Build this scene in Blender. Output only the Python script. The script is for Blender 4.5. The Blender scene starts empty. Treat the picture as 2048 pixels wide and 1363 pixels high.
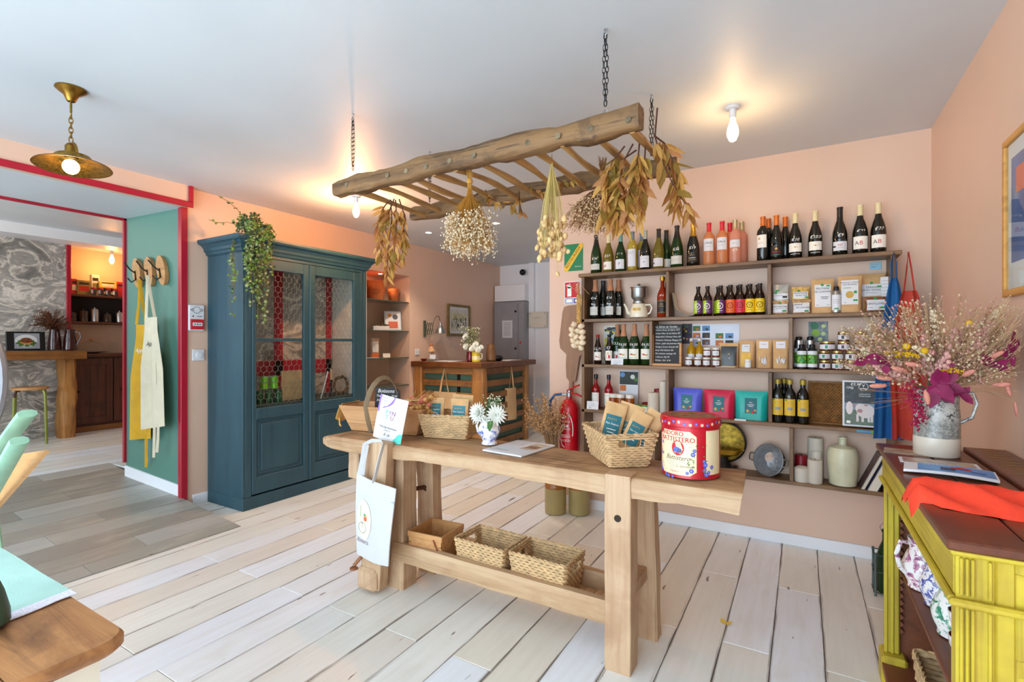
import bpy, math, random
from mathutils import Vector, Matrix, noise
R = math.radians; PI = math.pi
S = bpy.context.scene; COL = S.collection

# ------------------------------------------------------------------ camera, world, light, exposure
cd = bpy.data.cameras.new('camera'); cam = bpy.data.objects.new('camera', cd); COL.objects.link(cam)
cam.location = (0, 0, 1.35); cam.rotation_euler = (R(90), 0, R(30.407))
cd.sensor_width = 36; cd.lens = 17.40; cd.shift_y = .0012; cd.clip_start = .05
S.camera = cam
w = bpy.data.worlds.new('world'); S.world = w; w.use_nodes = True
bg = w.node_tree.nodes['Background']; bg.inputs[0].default_value = (.70, .86, 1, 1); bg.inputs[1].default_value = 7.9
S.view_settings.view_transform = 'Standard'; S.view_settings.look = 'None'; S.view_settings.gamma = 1
S.view_settings.exposure = 0.1
S.cycles.max_bounces = 10; S.cycles.diffuse_bounces = 6; S.cycles.caustics_reflective = False; S.cycles.caustics_refractive = False
S.cycles.sample_clamp_indirect = 6
def portal(loc, rot, sx, sy):
    l = bpy.data.lights.new('window_portal', 'AREA'); l.shape = 'RECTANGLE'; l.size = sx; l.size_y = sy; l.cycles.is_portal = True
    o = bpy.data.objects.new('window_portal', l); COL.objects.link(o); o.location = loc; o.rotation_euler = rot
portal((-1.75, -1.62, 1.29), (R(90), 0, 0), 4.3, 2.42)
portal((-6.4, -1.62, 1.6), (R(90), 0, 0), 2.2, 1.6)
def lamp(name, loc, watts, col, rad=.03, spot=None, parent=None):
    l = bpy.data.lights.new(name, 'SPOT' if spot else 'POINT'); l.energy = watts; l.color = col; l.shadow_soft_size = rad
    if spot: l.spot_size = R(spot); l.spot_blend = .6
    o = bpy.data.objects.new(name, l); COL.objects.link(o); o.location = loc
    if parent: o.parent = parent
    return o

# ------------------------------------------------------------------ materials
def lin(c):
    if isinstance(c, str): c = [int(c[i:i+2], 16) for i in (0, 2, 4)]
    return tuple(((v/255)/12.92 if v/255 <= .04045 else ((v/255+.055)/1.055)**2.4) for v in c) + (1,)
class NT:
    def __init__(s, name):
        s.m = bpy.data.materials.new(name); s.m.use_nodes = True; s.t = s.m.node_tree; s.b = s.t.nodes['Principled BSDF']; s.out = s.t.nodes['Material Output']
    def n(s, typ, **k):
        q = s.t.nodes.new(typ)
        for a, v in k.items():
            if a in q.inputs.keys() and not hasattr(q, a): q.inputs[a].default_value = v
            else: setattr(q, a, v)
        return q
    def l(s, a, b): s.t.links.new(a, b)
    def coords(s, scale=(1, 1, 1), rnd=7.3):
        tc = s.n('ShaderNodeTexCoord'); oi = s.n('ShaderNodeObjectInfo'); ad = s.n('ShaderNodeVectorMath', operation='MULTIPLY_ADD')
        s.l(oi.outputs['Random'], ad.inputs[0]); ad.inputs[1].default_value = (rnd, rnd*.7, rnd*1.3); s.l(tc.outputs['Object'], ad.inputs[2])
        mp = s.n('ShaderNodeMapping'); mp.inputs['Scale'].default_value = scale; s.l(ad.outputs[0], mp.inputs[0]); return mp.outputs[0]
    def noise(s, vec, scale, detail=4, rough=.55, dist=0):
        q = s.n('ShaderNodeTexNoise'); q.inputs['Scale'].default_value = scale; q.inputs['Detail'].default_value = detail; q.inputs['Roughness'].default_value = rough; q.inputs['Distortion'].default_value = dist
        s.l(vec, q.inputs['Vector']); return q.outputs[0]
    def ramp(s, fac, stops, interp='LINEAR'):
        q = s.n('ShaderNodeValToRGB'); e = q.color_ramp.elements; q.color_ramp.interpolation = interp
        while len(e) < len(stops): e.new(.5)
        for i, (p, c) in enumerate(stops): e[i].position = p; e[i].color = c if len(c) == 4 else tuple(c)+(1,)
        s.l(fac, q.inputs[0]); return q.outputs[0]
    def mix(s, fac, a, b, blend='MIX'):
        q = s.n('ShaderNodeMix', data_type='RGBA', blend_type=blend)
        for v, i in ((fac, 0), (a, 6), (b, 7)):
            if isinstance(v, (int, float)): q.inputs[i].default_value = v
            elif isinstance(v, tuple): q.inputs[i].default_value = v
            else: s.l(v, q.inputs[i])
        return q.outputs[2]
    def math(s, op, a, b=0):
        q = s.n('ShaderNodeMath', operation=op)
        for v, i in ((a, 0), (b, 1)):
            if isinstance(v, (int, float)): q.inputs[i].default_value = v
            else: s.l(v, q.inputs[i])
        return q.outputs[0]
    def bump(s, h, st=.3, dist=.01):
        q = s.n('ShaderNodeBump'); q.inputs['Strength'].default_value = st; q.inputs['Distance'].default_value = dist; s.l(h, q.inputs['Height']); s.l(q.outputs[0], s.b.inputs['Normal'])
    def col(s, c):
        if isinstance(c, tuple): s.b.inputs['Base Color'].default_value = c
        else: s.l(c, s.b.inputs['Base Color'])
MATS = {}
def M(name, c, rough=.5, metal=0, var=.12, vs=9, bump=.0, bs=60, trans=0, spec=.5, emis=0, coat=0, sub=0, translucent=0):
    if name in MATS: return MATS[name]
    t = NT(name); c = lin(c); b = t.b
    b.inputs['Roughness'].default_value = rough; b.inputs['Metallic'].default_value = metal; b.inputs['Specular IOR Level'].default_value = spec
    b.inputs['Transmission Weight'].default_value = trans; b.inputs['Coat Weight'].default_value = coat
    v = t.coords()
    if var:
        n = t.noise(v, vs, 5)
        a = tuple(min(1, x*(1-var*2)) for x in c[:3])+(1,); d = tuple(min(1, x*(1+var*1.2)) for x in c[:3])+(1,)
        t.col(t.ramp(n, [(.3, a), (.7, d)]))
    else: t.col(c)
    if bump: t.bump(t.noise(v, bs, 4), bump, .004)
    if emis: b.inputs['Emission Color'].default_value = c; b.inputs['Emission Strength'].default_value = emis
    if translucent:
        tr = t.n('ShaderNodeBsdfTranslucent'); tr.inputs[0].default_value = c
        mx = t.n('ShaderNodeMixShader'); mx.inputs[0].default_value = translucent
        t.l(b.outputs[0], mx.inputs[1]); t.l(tr.outputs[0], mx.inputs[2]); t.l(mx.outputs[0], t.out.inputs[0])
    MATS[name] = t.m; return t.m
def wood(name, c1, c2, axis=0, sc=1., rough=.6, blot=.5, c3=None, bump=.25, grain=22, crack=.35):
    if name in MATS: return MATS[name]
    t = NT(name); s = [grain*sc]*3; s[axis] = 1.6*sc
    g = t.noise(t.coords(tuple(s)), 1, 6, .65, .6)
    base = t.ramp(g, [(.28, lin(c2)), (.5, t_mid(c1, c2)), (.68, lin(c1))])
    b2 = t.noise(t.coords((2.2*sc,)*3), 1.6, 5, .6, .8)
    dk = lin(c3 or c2)
    out = t.mix(t.ramp(b2, [(.48, (0, 0, 0)), (.68, (blot,)*3)]), base, dk)
    s2 = [grain*1.9*sc]*3; s2[axis] = 1.1*sc; ck = t.noise(t.coords(tuple(s2), 3.1), 1, 3, .5, .5)
    out = t.mix(t.ramp(ck, [(.60, (0, 0, 0)), (.70, (crack,)*3)]), out, tuple(x*.45 for x in dk[:3])+(1,))
    s3 = [6.*sc]*3; s3[axis] = 2.2*sc; kn = t.noise(t.coords(tuple(s3), 5.7), 1, 2, .5, 1.5); out = t.mix(t.ramp(kn, [(.70, (0, 0, 0)), (.78, (crack*.9,)*3)]), out, dk)
    t.col(out); t.b.inputs['Roughness'].default_value = rough; t.bump(g, bump, .004)
    MATS[name] = t.m; return t.m
def t_mid(a, b):
    a, b = lin(a), lin(b); return tuple((x*.65+y*.35) for x, y in zip(a, b))

# ------------------------------------------------------------------ mesh builder
_tc = {}
def glyphs(s, size, shear, align):
    k = (s, shear, align)
    if k not in _tc:
        cu = bpy.data.curves.new('writing', 'FONT'); cu.body = s; cu.align_x = align; cu.align_y = 'CENTER'; cu.shear = shear; cu.resolution_u = 2; cu.size = 1
        o = bpy.data.objects.new('writing', cu); COL.objects.link(o)
        me = bpy.data.meshes.new_from_object(o)
        _tc[k] = ([(v.co.x, v.co.y) for v in me.vertices], [tuple(p.vertices) for p in me.polygons])
        bpy.data.objects.remove(o); bpy.data.curves.remove(cu); bpy.data.meshes.remove(me)
    v, f = _tc[k]; return [(x*size, y*size) for x, y in v], f
def planar(o, ux, uy):
    o, ux, uy = Vector(o), Vector(ux), Vector(uy)
    return lambda x, y: o+ux*x+uy*y
def front(x, y, z): return planar((x, y, z), (1, 0, 0), (0, 0, 1))          # a sheet that faces -y
def cylmap(r, z0, a0=0): return lambda x, y: Vector((r*math.sin(x/r+a0), -r*math.cos(x/r+a0), z0+y))
class MB:
    def __init__(s): s.v = []; s.f = []; s.m = []
    def add(s, vs, fs, m=0):
        o = len(s.v); s.v += [tuple(v) for v in vs]; s.f += [tuple(i+o for i in f) for f in fs]; s.m += [m]*len(fs); return s
    def box(s, x0, x1, y0, y1, z0, z1, b=0, m=0, T=None):
        if b <= 0:
            vs = [(x, y, z) for z in (z0, z1) for y in (y0, y1) for x in (x0, x1)]
            fs = [(0, 2, 3, 1), (4, 5, 7, 6), (0, 1, 5, 4), (2, 6, 7, 3), (0, 4, 6, 2), (1, 3, 7, 5)]
        else:
            b = min(b, (x1-x0)*.45, (y1-y0)*.45, (z1-z0)*.45)
            X, Y, Z = (x0, x1), (y0, y1), (z0, z1); vs = []; ix = {}
            for i in (0, 1):
                for j in (0, 1):
                    for k in (0, 1):
                        dx, dy, dz = (b if i == 0 else -b), (b if j == 0 else -b), (b if k == 0 else -b)
                        for q, d in enumerate(((0, dy, dz), (dx, 0, dz), (dx, dy, 0))):
                            ix[(i, j, k, q)] = len(vs); vs.append((X[i]+d[0], Y[j]+d[1], Z[k]+d[2]))
            fs = []; sg = lambda i: 1 if i else -1
            def fa(lst, nrm):
                p = [Vector(vs[i]) for i in lst]; nn = (p[1]-p[0]).cross(p[2]-p[0])
                fs.append(tuple(lst) if nn.dot(Vector(nrm)) > 0 else tuple(reversed(lst)))
            for i in (0, 1):
                fa([ix[(i, 0, 0, 0)], ix[(i, 1, 0, 0)], ix[(i, 1, 1, 0)], ix[(i, 0, 1, 0)]], (sg(i), 0, 0))
                fa([ix[(0, i, 0, 1)], ix[(1, i, 0, 1)], ix[(1, i, 1, 1)], ix[(0, i, 1, 1)]], (0, sg(i), 0))
                fa([ix[(0, 0, i, 2)], ix[(1, 0, i, 2)], ix[(1, 1, i, 2)], ix[(0, 1, i, 2)]], (0, 0, sg(i)))
                for j in (0, 1):
                    fa([ix[(i, j, 0, 0)], ix[(i, j, 1, 0)], ix[(i, j, 1, 1)], ix[(i, j, 0, 1)]], (sg(i), sg(j), 0))
                    fa([ix[(i, 0, j, 0)], ix[(i, 1, j, 0)], ix[(i, 1, j, 2)], ix[(i, 0, j, 2)]], (sg(i), 0, sg(j)))
                    fa([ix[(0, i, j, 1)], ix[(1, i, j, 1)], ix[(1, i, j, 2)], ix[(0, i, j, 2)]], (0, sg(i), sg(j)))
                    for k in (0, 1): fa([ix[(i, j, k, 0)], ix[(i, j, k, 1)], ix[(i, j, k, 2)]], (sg(i), sg(j), sg(k)))
        if T: vs = [T @ Vector(v) for v in vs]
        return s.add(vs, fs, m)
    def lathe(s, prof, n=16, m=0, c=(0, 0, 0), T=None, sx=1, sy=1, cap=True):
        vs = []; fs = []; k = len(prof)
        for r, z in prof:
            for i in range(n): a = 2*PI*i/n; vs.append(Vector((c[0]+r*math.cos(a)*sx, c[1]+r*math.sin(a)*sy, c[2]+z)))
        for j in range(k-1):
            for i in range(n): a, b = j*n+i, j*n+(i+1) % n; fs.append((a, b, b+n, a+n))
        if cap and prof[0][0] > 1e-5: fs.append(tuple(reversed(range(n))))
        if cap and prof[-1][0] > 1e-5: fs.append(tuple(range((k-1)*n, k*n)))
        if T: vs = [T @ v for v in vs]
        return s.add(vs, fs, m)
    def tube(s, pts, r, n=6, m=0, closed=False, flat=1.):
        P = [Vector(p) for p in pts]; k = len(P); rs = r if isinstance(r, (list, tuple)) else [r]*k; vs = []; fs = []; up = Vector((0, 0, 1))
        prev = None
        for i in range(k):
            t = (P[(i+1) % k]-P[i-1]) if closed else (P[min(i+1, k-1)]-P[max(i-1, 0)])
            if t.length < 1e-9: t = Vector((0, 0, 1))
            t.normalize()
            if prev is None: u = t.orthogonal().normalized() if abs(t.dot(up)) > .95 else t.cross(up).normalized()
            else:
                u = prev-t*prev.dot(t); u = u.normalized() if u.length > 1e-6 else t.orthogonal().normalized()
            prev = u; v2 = t.cross(u)
            for j in range(n): a = 2*PI*(j+.5)/n; vs.append(P[i]+(u*math.cos(a)+v2*math.sin(a)*flat)*rs[i])
        for i in range(k if closed else k-1):
            for j in range(n): a, b = i*n+j, i*n+(j+1) % n; c, d = ((i+1) % k)*n+j, ((i+1) % k)*n+(j+1) % n; fs.append((a, b, d, c))
        if not closed: fs.append(tuple(reversed(range(n)))); fs.append(tuple(range((k-1)*n, k*n)))
        return s.add(vs, fs, m)
    def ell(s, c, r, n=10, rings=6, m=0, T=None):
        if not isinstance(r, (list, tuple)): r = (r, r, r)
        vs = []; fs = []
        for j in range(1, rings):
            ph = PI*j/rings
            for i in range(n): a = 2*PI*i/n; vs.append(Vector((r[0]*math.sin(ph)*math.cos(a), r[1]*math.sin(ph)*math.sin(a), -r[2]*math.cos(ph))))
        b = len(vs); vs += [Vector((0, 0, -r[2])), Vector((0, 0, r[2]))]
        for j in range(rings-2):
            for i in range(n): a, d = j*n+i, j*n+(i+1) % n; fs.append((a, d, d+n, a+n))
        for i in range(n): fs.append((b, (i+1) % n, i)); fs.append((b+1, (rings-2)*n+i, (rings-2)*n+(i+1) % n))
        c = Vector(c); vs = [(T @ v if T else v)+c for v in vs]
        return s.add(vs, fs, m)
    def octa(s, c, r, m=0):
        x, y, z = c
        return s.add([(x+r, y, z), (x-r, y, z), (x, y+r, z), (x, y-r, z), (x, y, z+r), (x, y, z-r)], [(0, 2, 4), (2, 1, 4), (1, 3, 4), (3, 0, 4), (2, 0, 5), (1, 2, 5), (3, 1, 5), (0, 3, 5)], m)
    def prism(s, poly, f0, f1, m=0):
        """poly of (a,b); f0/f1 map (a,b) to the two faces"""
        n = len(poly); vs = [f0(*p) for p in poly]+[f1(*p) for p in poly]
        fs = [tuple(reversed(range(n))), tuple(range(n, 2*n))]+[(i, (i+1) % n, n+(i+1) % n, n+i) for i in range(n)]
        return s.add(vs, fs, m)
    def grid(s, nu, nv, fn, m=0, wrap=False):
        vs = [fn(i/(nu-(0 if wrap else 1)), j/(nv-1)) for j in range(nv) for i in range(nu)]; fs = []
        for j in range(nv-1):
            for i in range(nu if wrap else nu-1): a, b = j*nu+i, j*nu+(i+1) % nu; fs.append((a, b, b+nu, a+nu))
        return s.add(vs, fs, m)
    def slab(s, nu, nv, fn, thick, nrm, m=0):
        """cloth / paper sheet with thickness along nrm"""
        N = Vector(nrm)*thick; A = [Vector(fn(i/(nu-1), j/(nv-1))) for j in range(nv) for i in range(nu)]; k = len(A)
        vs = A+[a-N for a in A]; fs = []
        for j in range(nv-1):
            for i in range(nu-1): a = j*nu+i; fs.append((a, a+1, a+1+nu, a+nu)); fs.append((k+a, k+a+nu, k+a+1+nu, k+a+1))
        for i in range(nu-1): a = i; fs.append((a+1, a, k+a, k+a+1)); a = (nv-1)*nu+i; fs.append((a, a+1, k+a+1, k+a))
        for j in range(nv-1): a = j*nu; fs.append((a, a+nu, k+a+nu, k+a)); a = j*nu+nu-1; fs.append((a+nu, a, k+a, k+a+nu))
        return s.add(vs, fs, m)
    def beam(s, p0, p1, w, h, seg=12, rough=.006, m=0, ch=.18, seed=0, up=(0, 0, 1), w1=None, h1=None, bow=None, fq=5):
        """hewn beam: chamfered rectangle swept from p0 to p1 and roughened"""
        p0, p1 = Vector(p0), Vector(p1); t = (p1-p0).normalized(); u = t.cross(Vector(up)).normalized(); v = u.cross(t)
        w1 = w1 or w; h1 = h1 or h; vs = []; fs = []; q = []
        for a, b in ((-1, -1), (1, -1), (1, 1), (-1, 1)): q.append((a, b))
        ring = []
        for i in range(4):
            a = q[i]; b = q[(i+1) % 4]
            ring += [(a[0]+(b[0]-a[0])*f, a[1]+(b[1]-a[1])*f) for f in (ch/2, .5, 1-ch/2)]
        n = len(ring)
        for i in range(seg+1):
            f = i/seg; c = p0.lerp(p1, f); ww, hh = w+(w1-w)*f, h+(h1-h)*f
            if bow: c = c+Vector(bow)*math.sin(PI*f)
            e = 1 if 0 < i < seg else .965
            for a, b in ring:
                p = c+u*a*ww/2*e+v*b*hh/2*e
                d = noise.noise(p*fq+Vector((seed*3.1, seed, 7)))*rough+noise.noise(p*fq*4+Vector((seed, 1, 2)))*rough*.35
                p = p+(u*a+v*b)*d; vs.append(p)
        for i in range(seg):
            for j in range(n): a, b = i*n+j, i*n+(j+1) % n; fs.append((a, b, b+n, a+n))
        fs.append(tuple(reversed(range(n)))); fs.append(tuple(range(seg*n, seg*n+n)))
        return s.add(vs, fs, m)
    def text(s, t, size, mp, m=0, shear=0, align='CENTER'):
        v, f = glyphs(t, size, shear, align); return s.add([mp(x, y) for x, y in v], f, m)
    def rect(s, mp, x0, x1, y0, y1, m=0, n=1):
        return s.grid(n+1, 2, lambda u, v: mp(x0+(x1-x0)*u, y0+(y1-y0)*v), m)
    def disc(s, mp, cx, cy, r, m=0, n=14, ry=None):
        ry = ry or r; return s.add([mp(cx+r*math.cos(2*PI*i/n), cy+ry*math.sin(2*PI*i/n)) for i in range(n)], [tuple(range(n))], m)
    def ring(s, mp, cx, cy, r0, r1, m=0, n=18):
        vs = [mp(cx+r*math.cos(2*PI*i/n), cy+r*math.sin(2*PI*i/n)) for r in (r0, r1) for i in range(n)]
        return s.add(vs, [(i, (i+1) % n, n+(i+1) % n, n+i) for i in range(n)][::1], m)
    def leaf(s, c, d, nrm, L, W, m=0, curl=.15):
        c, d = Vector(c), Vector(d).normalized(); nrm = Vector(nrm); side = d.cross(nrm)
        side = side.normalized() if side.length > 1e-6 else d.orthogonal().normalized(); up = side.cross(d)
        P = lambda a, b, z: c+d*a*L+side*b*W+up*z*L
        vs = [P(0, 0, 0), P(.28, -.42, .05), P(.3, 0, -.04+curl*.2), P(.28, .42, .05), P(.66, -.36, .04+curl*.5), P(.66, 0, -.03+curl*.6), P(.66, .36, .04+curl*.5), P(1, 0, curl)]
        return s.add(vs, [(0, 1, 2), (0, 2, 3), (1, 4, 5, 2), (2, 5, 6, 3), (4, 7, 5), (5, 7, 6)], m)
    def mesh(s, name, mats, off=None, ang=32):
        me = bpy.data.meshes.new(name)
        vs = s.v if off is None else [(a-off[0], b-off[1], c-off[2]) for a, b, c in s.v]
        me.from_pydata(vs, [], s.f)
        for x in (mats if isinstance(mats, (list, tuple)) else [mats]): me.materials.append(x)
        me.polygons.foreach_set('material_index', s.m); me.polygons.foreach_set('use_smooth', [True]*len(s.f))
        me.set_sharp_from_angle(angle=R(ang)); me.update(); return me
# ------------------------------------------------------------------ objects
def props(o, label=None, cat=None, group=None, kind=None):
    if label: o['label'] = label
    if cat: o['category'] = cat
    if group: o['group'] = group
    if kind: o['kind'] = kind
    return o
def thing(name, label, cat, loc=(0, 0, 0), rz=0, group=None):
    o = bpy.data.objects.new(name, None); COL.objects.link(o); o.location = loc; o.rotation_euler = (0, 0, R(rz)); o.empty_display_size = .05
    return props(o, label, cat, group)
def part(name, mb, mats, parent, world=False, kind=None, label=None, ang=32):
    off = None
    if world:
        p = parent; off = Vector((0, 0, 0))
        while p: off = off+Vector(p.location); p = p.parent
    o = bpy.data.objects.new(name, mb if isinstance(mb, bpy.types.Mesh) else mb.mesh(name, mats, off, ang)); COL.objects.link(o); o.parent = parent
    return props(o, label, None, None, kind)
def solo(name, mb, mats, label, cat, group=None, loc=None, rz=0, kind=None, ang=32):
    me = mb if isinstance(mb, bpy.types.Mesh) else mb.mesh(name, mats, loc if loc and mb.v and rz == 'w' else None, ang)
    o = bpy.data.objects.new(name, me); COL.objects.link(o)
    if loc: o.location = loc
    if isinstance(rz, (int, float)): o.rotation_euler = (0, 0, R(rz))
    return props(o, label, cat, group, kind)
def struct(name, mb, mats, parent=None):
    o = bpy.data.objects.new(name, mb.mesh(name, mats)); COL.objects.link(o); o.parent = parent
    if not parent: o['kind'] = 'structure'
    return o
def dup(root, loc, rz, label=None, group=None):
    r = root.copy(); COL.objects.link(r); r.location = loc; r.rotation_euler = (0, 0, R(rz))
    if label: r['label'] = label
    if group: r['group'] = group
    for ch in root.children:
        c = ch.copy(); COL.objects.link(c); c.parent = r
        for g in ch.children: d = g.copy(); COL.objects.link(d); d.parent = c
    return r
rnd = random.Random(11)
U = rnd.uniform
# ------------------------------------------------------------------ shared materials
def plaster(name, c, rough=.7):
    t = NT(name); v = t.coords(rnd=0); n = t.noise(v, 1.3, 3); c = lin(c)
    t.col(t.ramp(n, [(.3, tuple(x*.95 for x in c[:3])+(1,)), (.7, tuple(min(1, x*1.03) for x in c[:3])+(1,))]))
    t.b.inputs['Roughness'].default_value = rough; t.bump(t.noise(v, 90, 3), .06, .003); MATS[name] = t.m; return t.m
PINK = plaster('pink_plaster', (221, 189, 166), .45)
CEIL = plaster('ceiling_white', (206, 213, 218), .5); WHITE = plaster('white_paint', (236, 238, 242), .4)
GREEN = plaster('green_paint', (84, 130, 116), .5); RED = M('red_trim', (172, 16, 44), .35, var=.04)
BEIGE = plaster('warm_wall', (228, 196, 170), .5)
def wallpaper():
    t = NT('cloud_wallpaper'); v = t.coords((1, 1, 1.5), rnd=0)
    a = t.noise(v, 2.1, 9, .6, 1.1); c1 = t.ramp(a, [(.30, lin((104, 102, 99))), (.42, lin((142, 138, 133))), (.47, lin((222, 216, 205))), (.50, lin((150, 146, 141))), (.57, lin((176, 172, 166))), (.61, lin((234, 228, 218))), (.65, lin((160, 156, 150))), (.74, lin((200, 196, 190)))])
    b = t.noise(t.coords((3, 3, 26), rnd=0), 6, 4, .7, .4); c2 = t.ramp(b, [(.4, (.62,)*3), (.6, (1.0,)*3)])
    t.col(t.mix(.55, c1, c2, 'MULTIPLY')); t.b.inputs['Roughness'].default_value = .7; return t.m
PAPER = wallpaper()
def plankmat(name, cols, nick=(92, 74, 62), wear=.7, tint=None, rough=.34):
    t = NT(name); oi = t.n('ShaderNodeObjectInfo')
    base = t.ramp(oi.outputs['Random'], [(i/len(cols), lin(c)) for i, c in enumerate(cols)], 'CONSTANT')
    g = t.noise(t.coords((34, 1.5, 10)), 1, 6, .65, .3); gr = t.ramp(g, [(.3, (.93, .92, .90)), (.58, (1, 1, 1))])
    c = t.mix(.8, base, gr, 'MULTIPLY')
    bl = t.noise(t.coords((9, 2.2, 4)), 1, 4, .6, .5); c = t.mix(t.ramp(bl, [(.5, (0, 0, 0)), (.75, (.35,)*3)]), c, lin((212, 206, 190)))
    sc = t.noise(t.coords((26, 5.5, 10)), 1, 2.5, .5, .2); nk = t.ramp(sc, [(.725, (0, 0, 0)), (.75, (.85,)*3)])
    tc = t.n('ShaderNodeTexCoord'); sp = t.n('ShaderNodeSeparateXYZ'); t.l(tc.outputs['Object'], sp.inputs[0])
    ed = t.math('ABSOLUTE', sp.outputs[0]); edn = t.math('ADD', ed, t.math('MULTIPLY', t.noise(t.coords((60, 2.4, 10)), 1, 4, .6), .05))
    ew = t.ramp(edn, [(.116, (0, 0, 0)), (.125, (wear,)*3)])
    c = t.mix(ew, c, lin(nick)); c = t.mix(nk, c, lin(nick))
    t.col(c); t.b.inputs['Roughness'].default_value = rough; t.bump(g, .08, .002); MATS[name] = t.m; return t.m
PLANK = plankmat('whitewashed_plank', [(236, 237, 232), (232, 233, 227), (236, 243, 252), (234, 236, 234), (232, 229, 218), (236, 241, 246), (233, 233, 227), (240, 247, 255), (229, 225, 217)])
RPLANK = plankmat('grey_plank', [(158, 158, 150), (164, 164, 157), (152, 150, 141), (170, 171, 167), (146, 144, 136)], (110, 96, 82), .35, rough=.42)
JOINT = M('plank_joint', (96, 78, 62), .8)
PINE = wood('pale_pine', (198, 168, 132), (170, 134, 98), 0, 1, .62, .5, (160, 118, 80), .5, 24, .4)
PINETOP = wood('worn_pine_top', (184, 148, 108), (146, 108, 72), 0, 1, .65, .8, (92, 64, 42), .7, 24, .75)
PINEZ = wood('pale_pine_upright', (200, 170, 136), (170, 134, 102), 2, 1, .62, .6, (156, 114, 80), .5, 24, .4)
OAK = wood('weathered_oak', (144, 108, 68), (88, 63, 38), 0, 1, .7, .85, (62, 44, 30), .9, 26, .9)
STICK = wood('peeled_branch', (186, 142, 84), (140, 98, 52), 1, 1.4, .6, .4, (110, 76, 42), .4)
SHELFW = wood('brown_shelf_board', (138, 104, 68), (98, 70, 42), 0, 1, .45, .5, (74, 52, 32), .2)
SHELFZ = wood('brown_shelf_upright', (132, 98, 64), (94, 66, 40), 2, 1, .45, .5, (70, 50, 32), .2)
WALNUT = wood('counter_wood', (128, 74, 34), (84, 44, 20), 0, 1, .4, .5, (58, 30, 16), .15)
HONEY = wood('honey_wood', (190, 134, 70), (142, 92, 44), 2, 1, .5, .4, (112, 70, 36), .2)
DARKW = wood('dark_cabinet_wood', (96, 50, 30), (58, 28, 18), 2, 1, .45, .4, (40, 20, 14), .15)
BAMBOO = wood('bamboo', (200, 150, 96), (176, 122, 72), 0, 1, .5, .2)
TEALW = wood('teal_paint', (40, 78, 90), (31, 65, 78), 2, .8, .5, .35, (30, 64, 80), .15, 12)
KRAFT = M('kraft_paper', (206, 164, 112), .75, var=.08, vs=14, bump=.15, bs=40)
CREAMP = M('label_paper', (240, 236, 224), .6, var=.03); WHITEP = M('white_paper', (218, 220, 224), .5, var=.02)
INK = M('black_ink', (24, 22, 24), .6, var=0); REDINK = M('red_ink', (196, 30, 40), .6, var=0); WINK = M('white_ink', (246, 246, 240), .6, var=0)
GREENINK = M('green_ink', (44, 150, 76), .6, var=0); GREYINK = M('grey_ink', (150, 150, 156), .6, var=0); PURPLE = M('purple_ink', (150, 118, 196), .6, var=0)
TEALINK = M('teal_label', (24, 110, 122), .5, var=.1); GOLDINK = M('gold_ink', (196, 158, 66), .4, var=.05); PINKINK = M('pink_ink', (226, 150, 140), .6, var=.1); BLUEINK = M('blue_ink', (58, 98, 182), .6, var=.1)
BRASS = M('aged_brass', (146, 112, 48), .32, 1, .2, 14); STEEL = M('steel', (186, 190, 194), .3, 1, .08); BLACKM = M('black_metal', (22, 22, 24), .45, .3, .05); ALU = M('aluminium', (170, 174, 176), .38, 1, .12)
SEAGRASS = M('seagrass', (202, 168, 122), .8, var=.16, vs=30, bump=.3, bs=120); WICKER = M('brown_wicker', (156, 104, 48), .6, var=.2, vs=30)
CERAM = M('cream_ceramic', (232, 224, 200), .25, var=.03); TERRA = M('terracotta', (196, 100, 44), .6, var=.08); CANVAS = M('white_canvas', (200, 202, 205), .8, var=.02, bump=.1, bs=300)
def thinglass():
    t = NT('clear_glass'); g = t.n('ShaderNodeBsdfGlossy'); g.inputs['Roughness'].default_value = .02; tr = t.n('ShaderNodeBsdfTransparent'); tr.inputs[0].default_value = (.96, .98, .97, 1)
    lw = t.n('ShaderNodeFresnel'); lw.inputs[0].default_value = 1.35; mx = t.n('ShaderNodeMixShader'); ge = t.n('ShaderNodeNewGeometry'); t.l(t.math('MULTIPLY', lw.outputs[0], t.math('SUBTRACT', 1, ge.outputs['Backfacing'])), mx.inputs[0]); t.l(tr.outputs[0], mx.inputs[1]); t.l(g.outputs[0], mx.inputs[2]); t.l(mx.outputs[0], t.out.inputs[0]); return t.m
GLASS = thinglass()
# ------------------------------------------------------------------ setting
H = 2.62; XL = -4.37; XR = .66; YB = 3.794; YF = 7.05; ZU = .2
fl = struct('floor', MB().box(XL-.95, XR+.1, -1.7, YF+.1, -.12, -.012), JOINT)
def planks(parent, x0, x1, ylims, z, th, w, L, mat, offs, phase=-.116, name='plank', slope=None):
    cache = {}; k = math.floor((x0-phase)/w)
    while phase+k*w < x1-1e-4:
        a, b = max(x0, phase+k*w), min(x1, phase+(k+1)*w); y0, y1 = ylims((a+b)/2)
        j = offs[k % 2]-L*20
        while j < y1:
            c, d = max(j, y0), min(j+L, y1); j += L
            if d-c < .02: continue
            key = (round(b-a, 3), round(d-c, 3))
            if key not in cache: cache[key] = MB().box(-(b-a)/2+.0012, (b-a)/2-.0012, -(d-c)/2+.0012, (d-c)/2-.0012, -th, 0, .0022).mesh(name, mat)
            o = bpy.data.objects.new(name, cache[key]); COL.objects.link(o); o.parent = parent
            o.location = ((a+b)/2, (c+d)/2, z if slope is None else slope((a+b)/2))
            if slope: o.rotation_euler = (0, math.atan2(slope(a)-slope(b), b-a), 0)
        k += 1
planks(fl, XL, XR, lambda x: (-1.6, YB if x > -1.86 else YF), 0, .014, .198, 1.39, PLANK, (3.10, 2.41))
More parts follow.
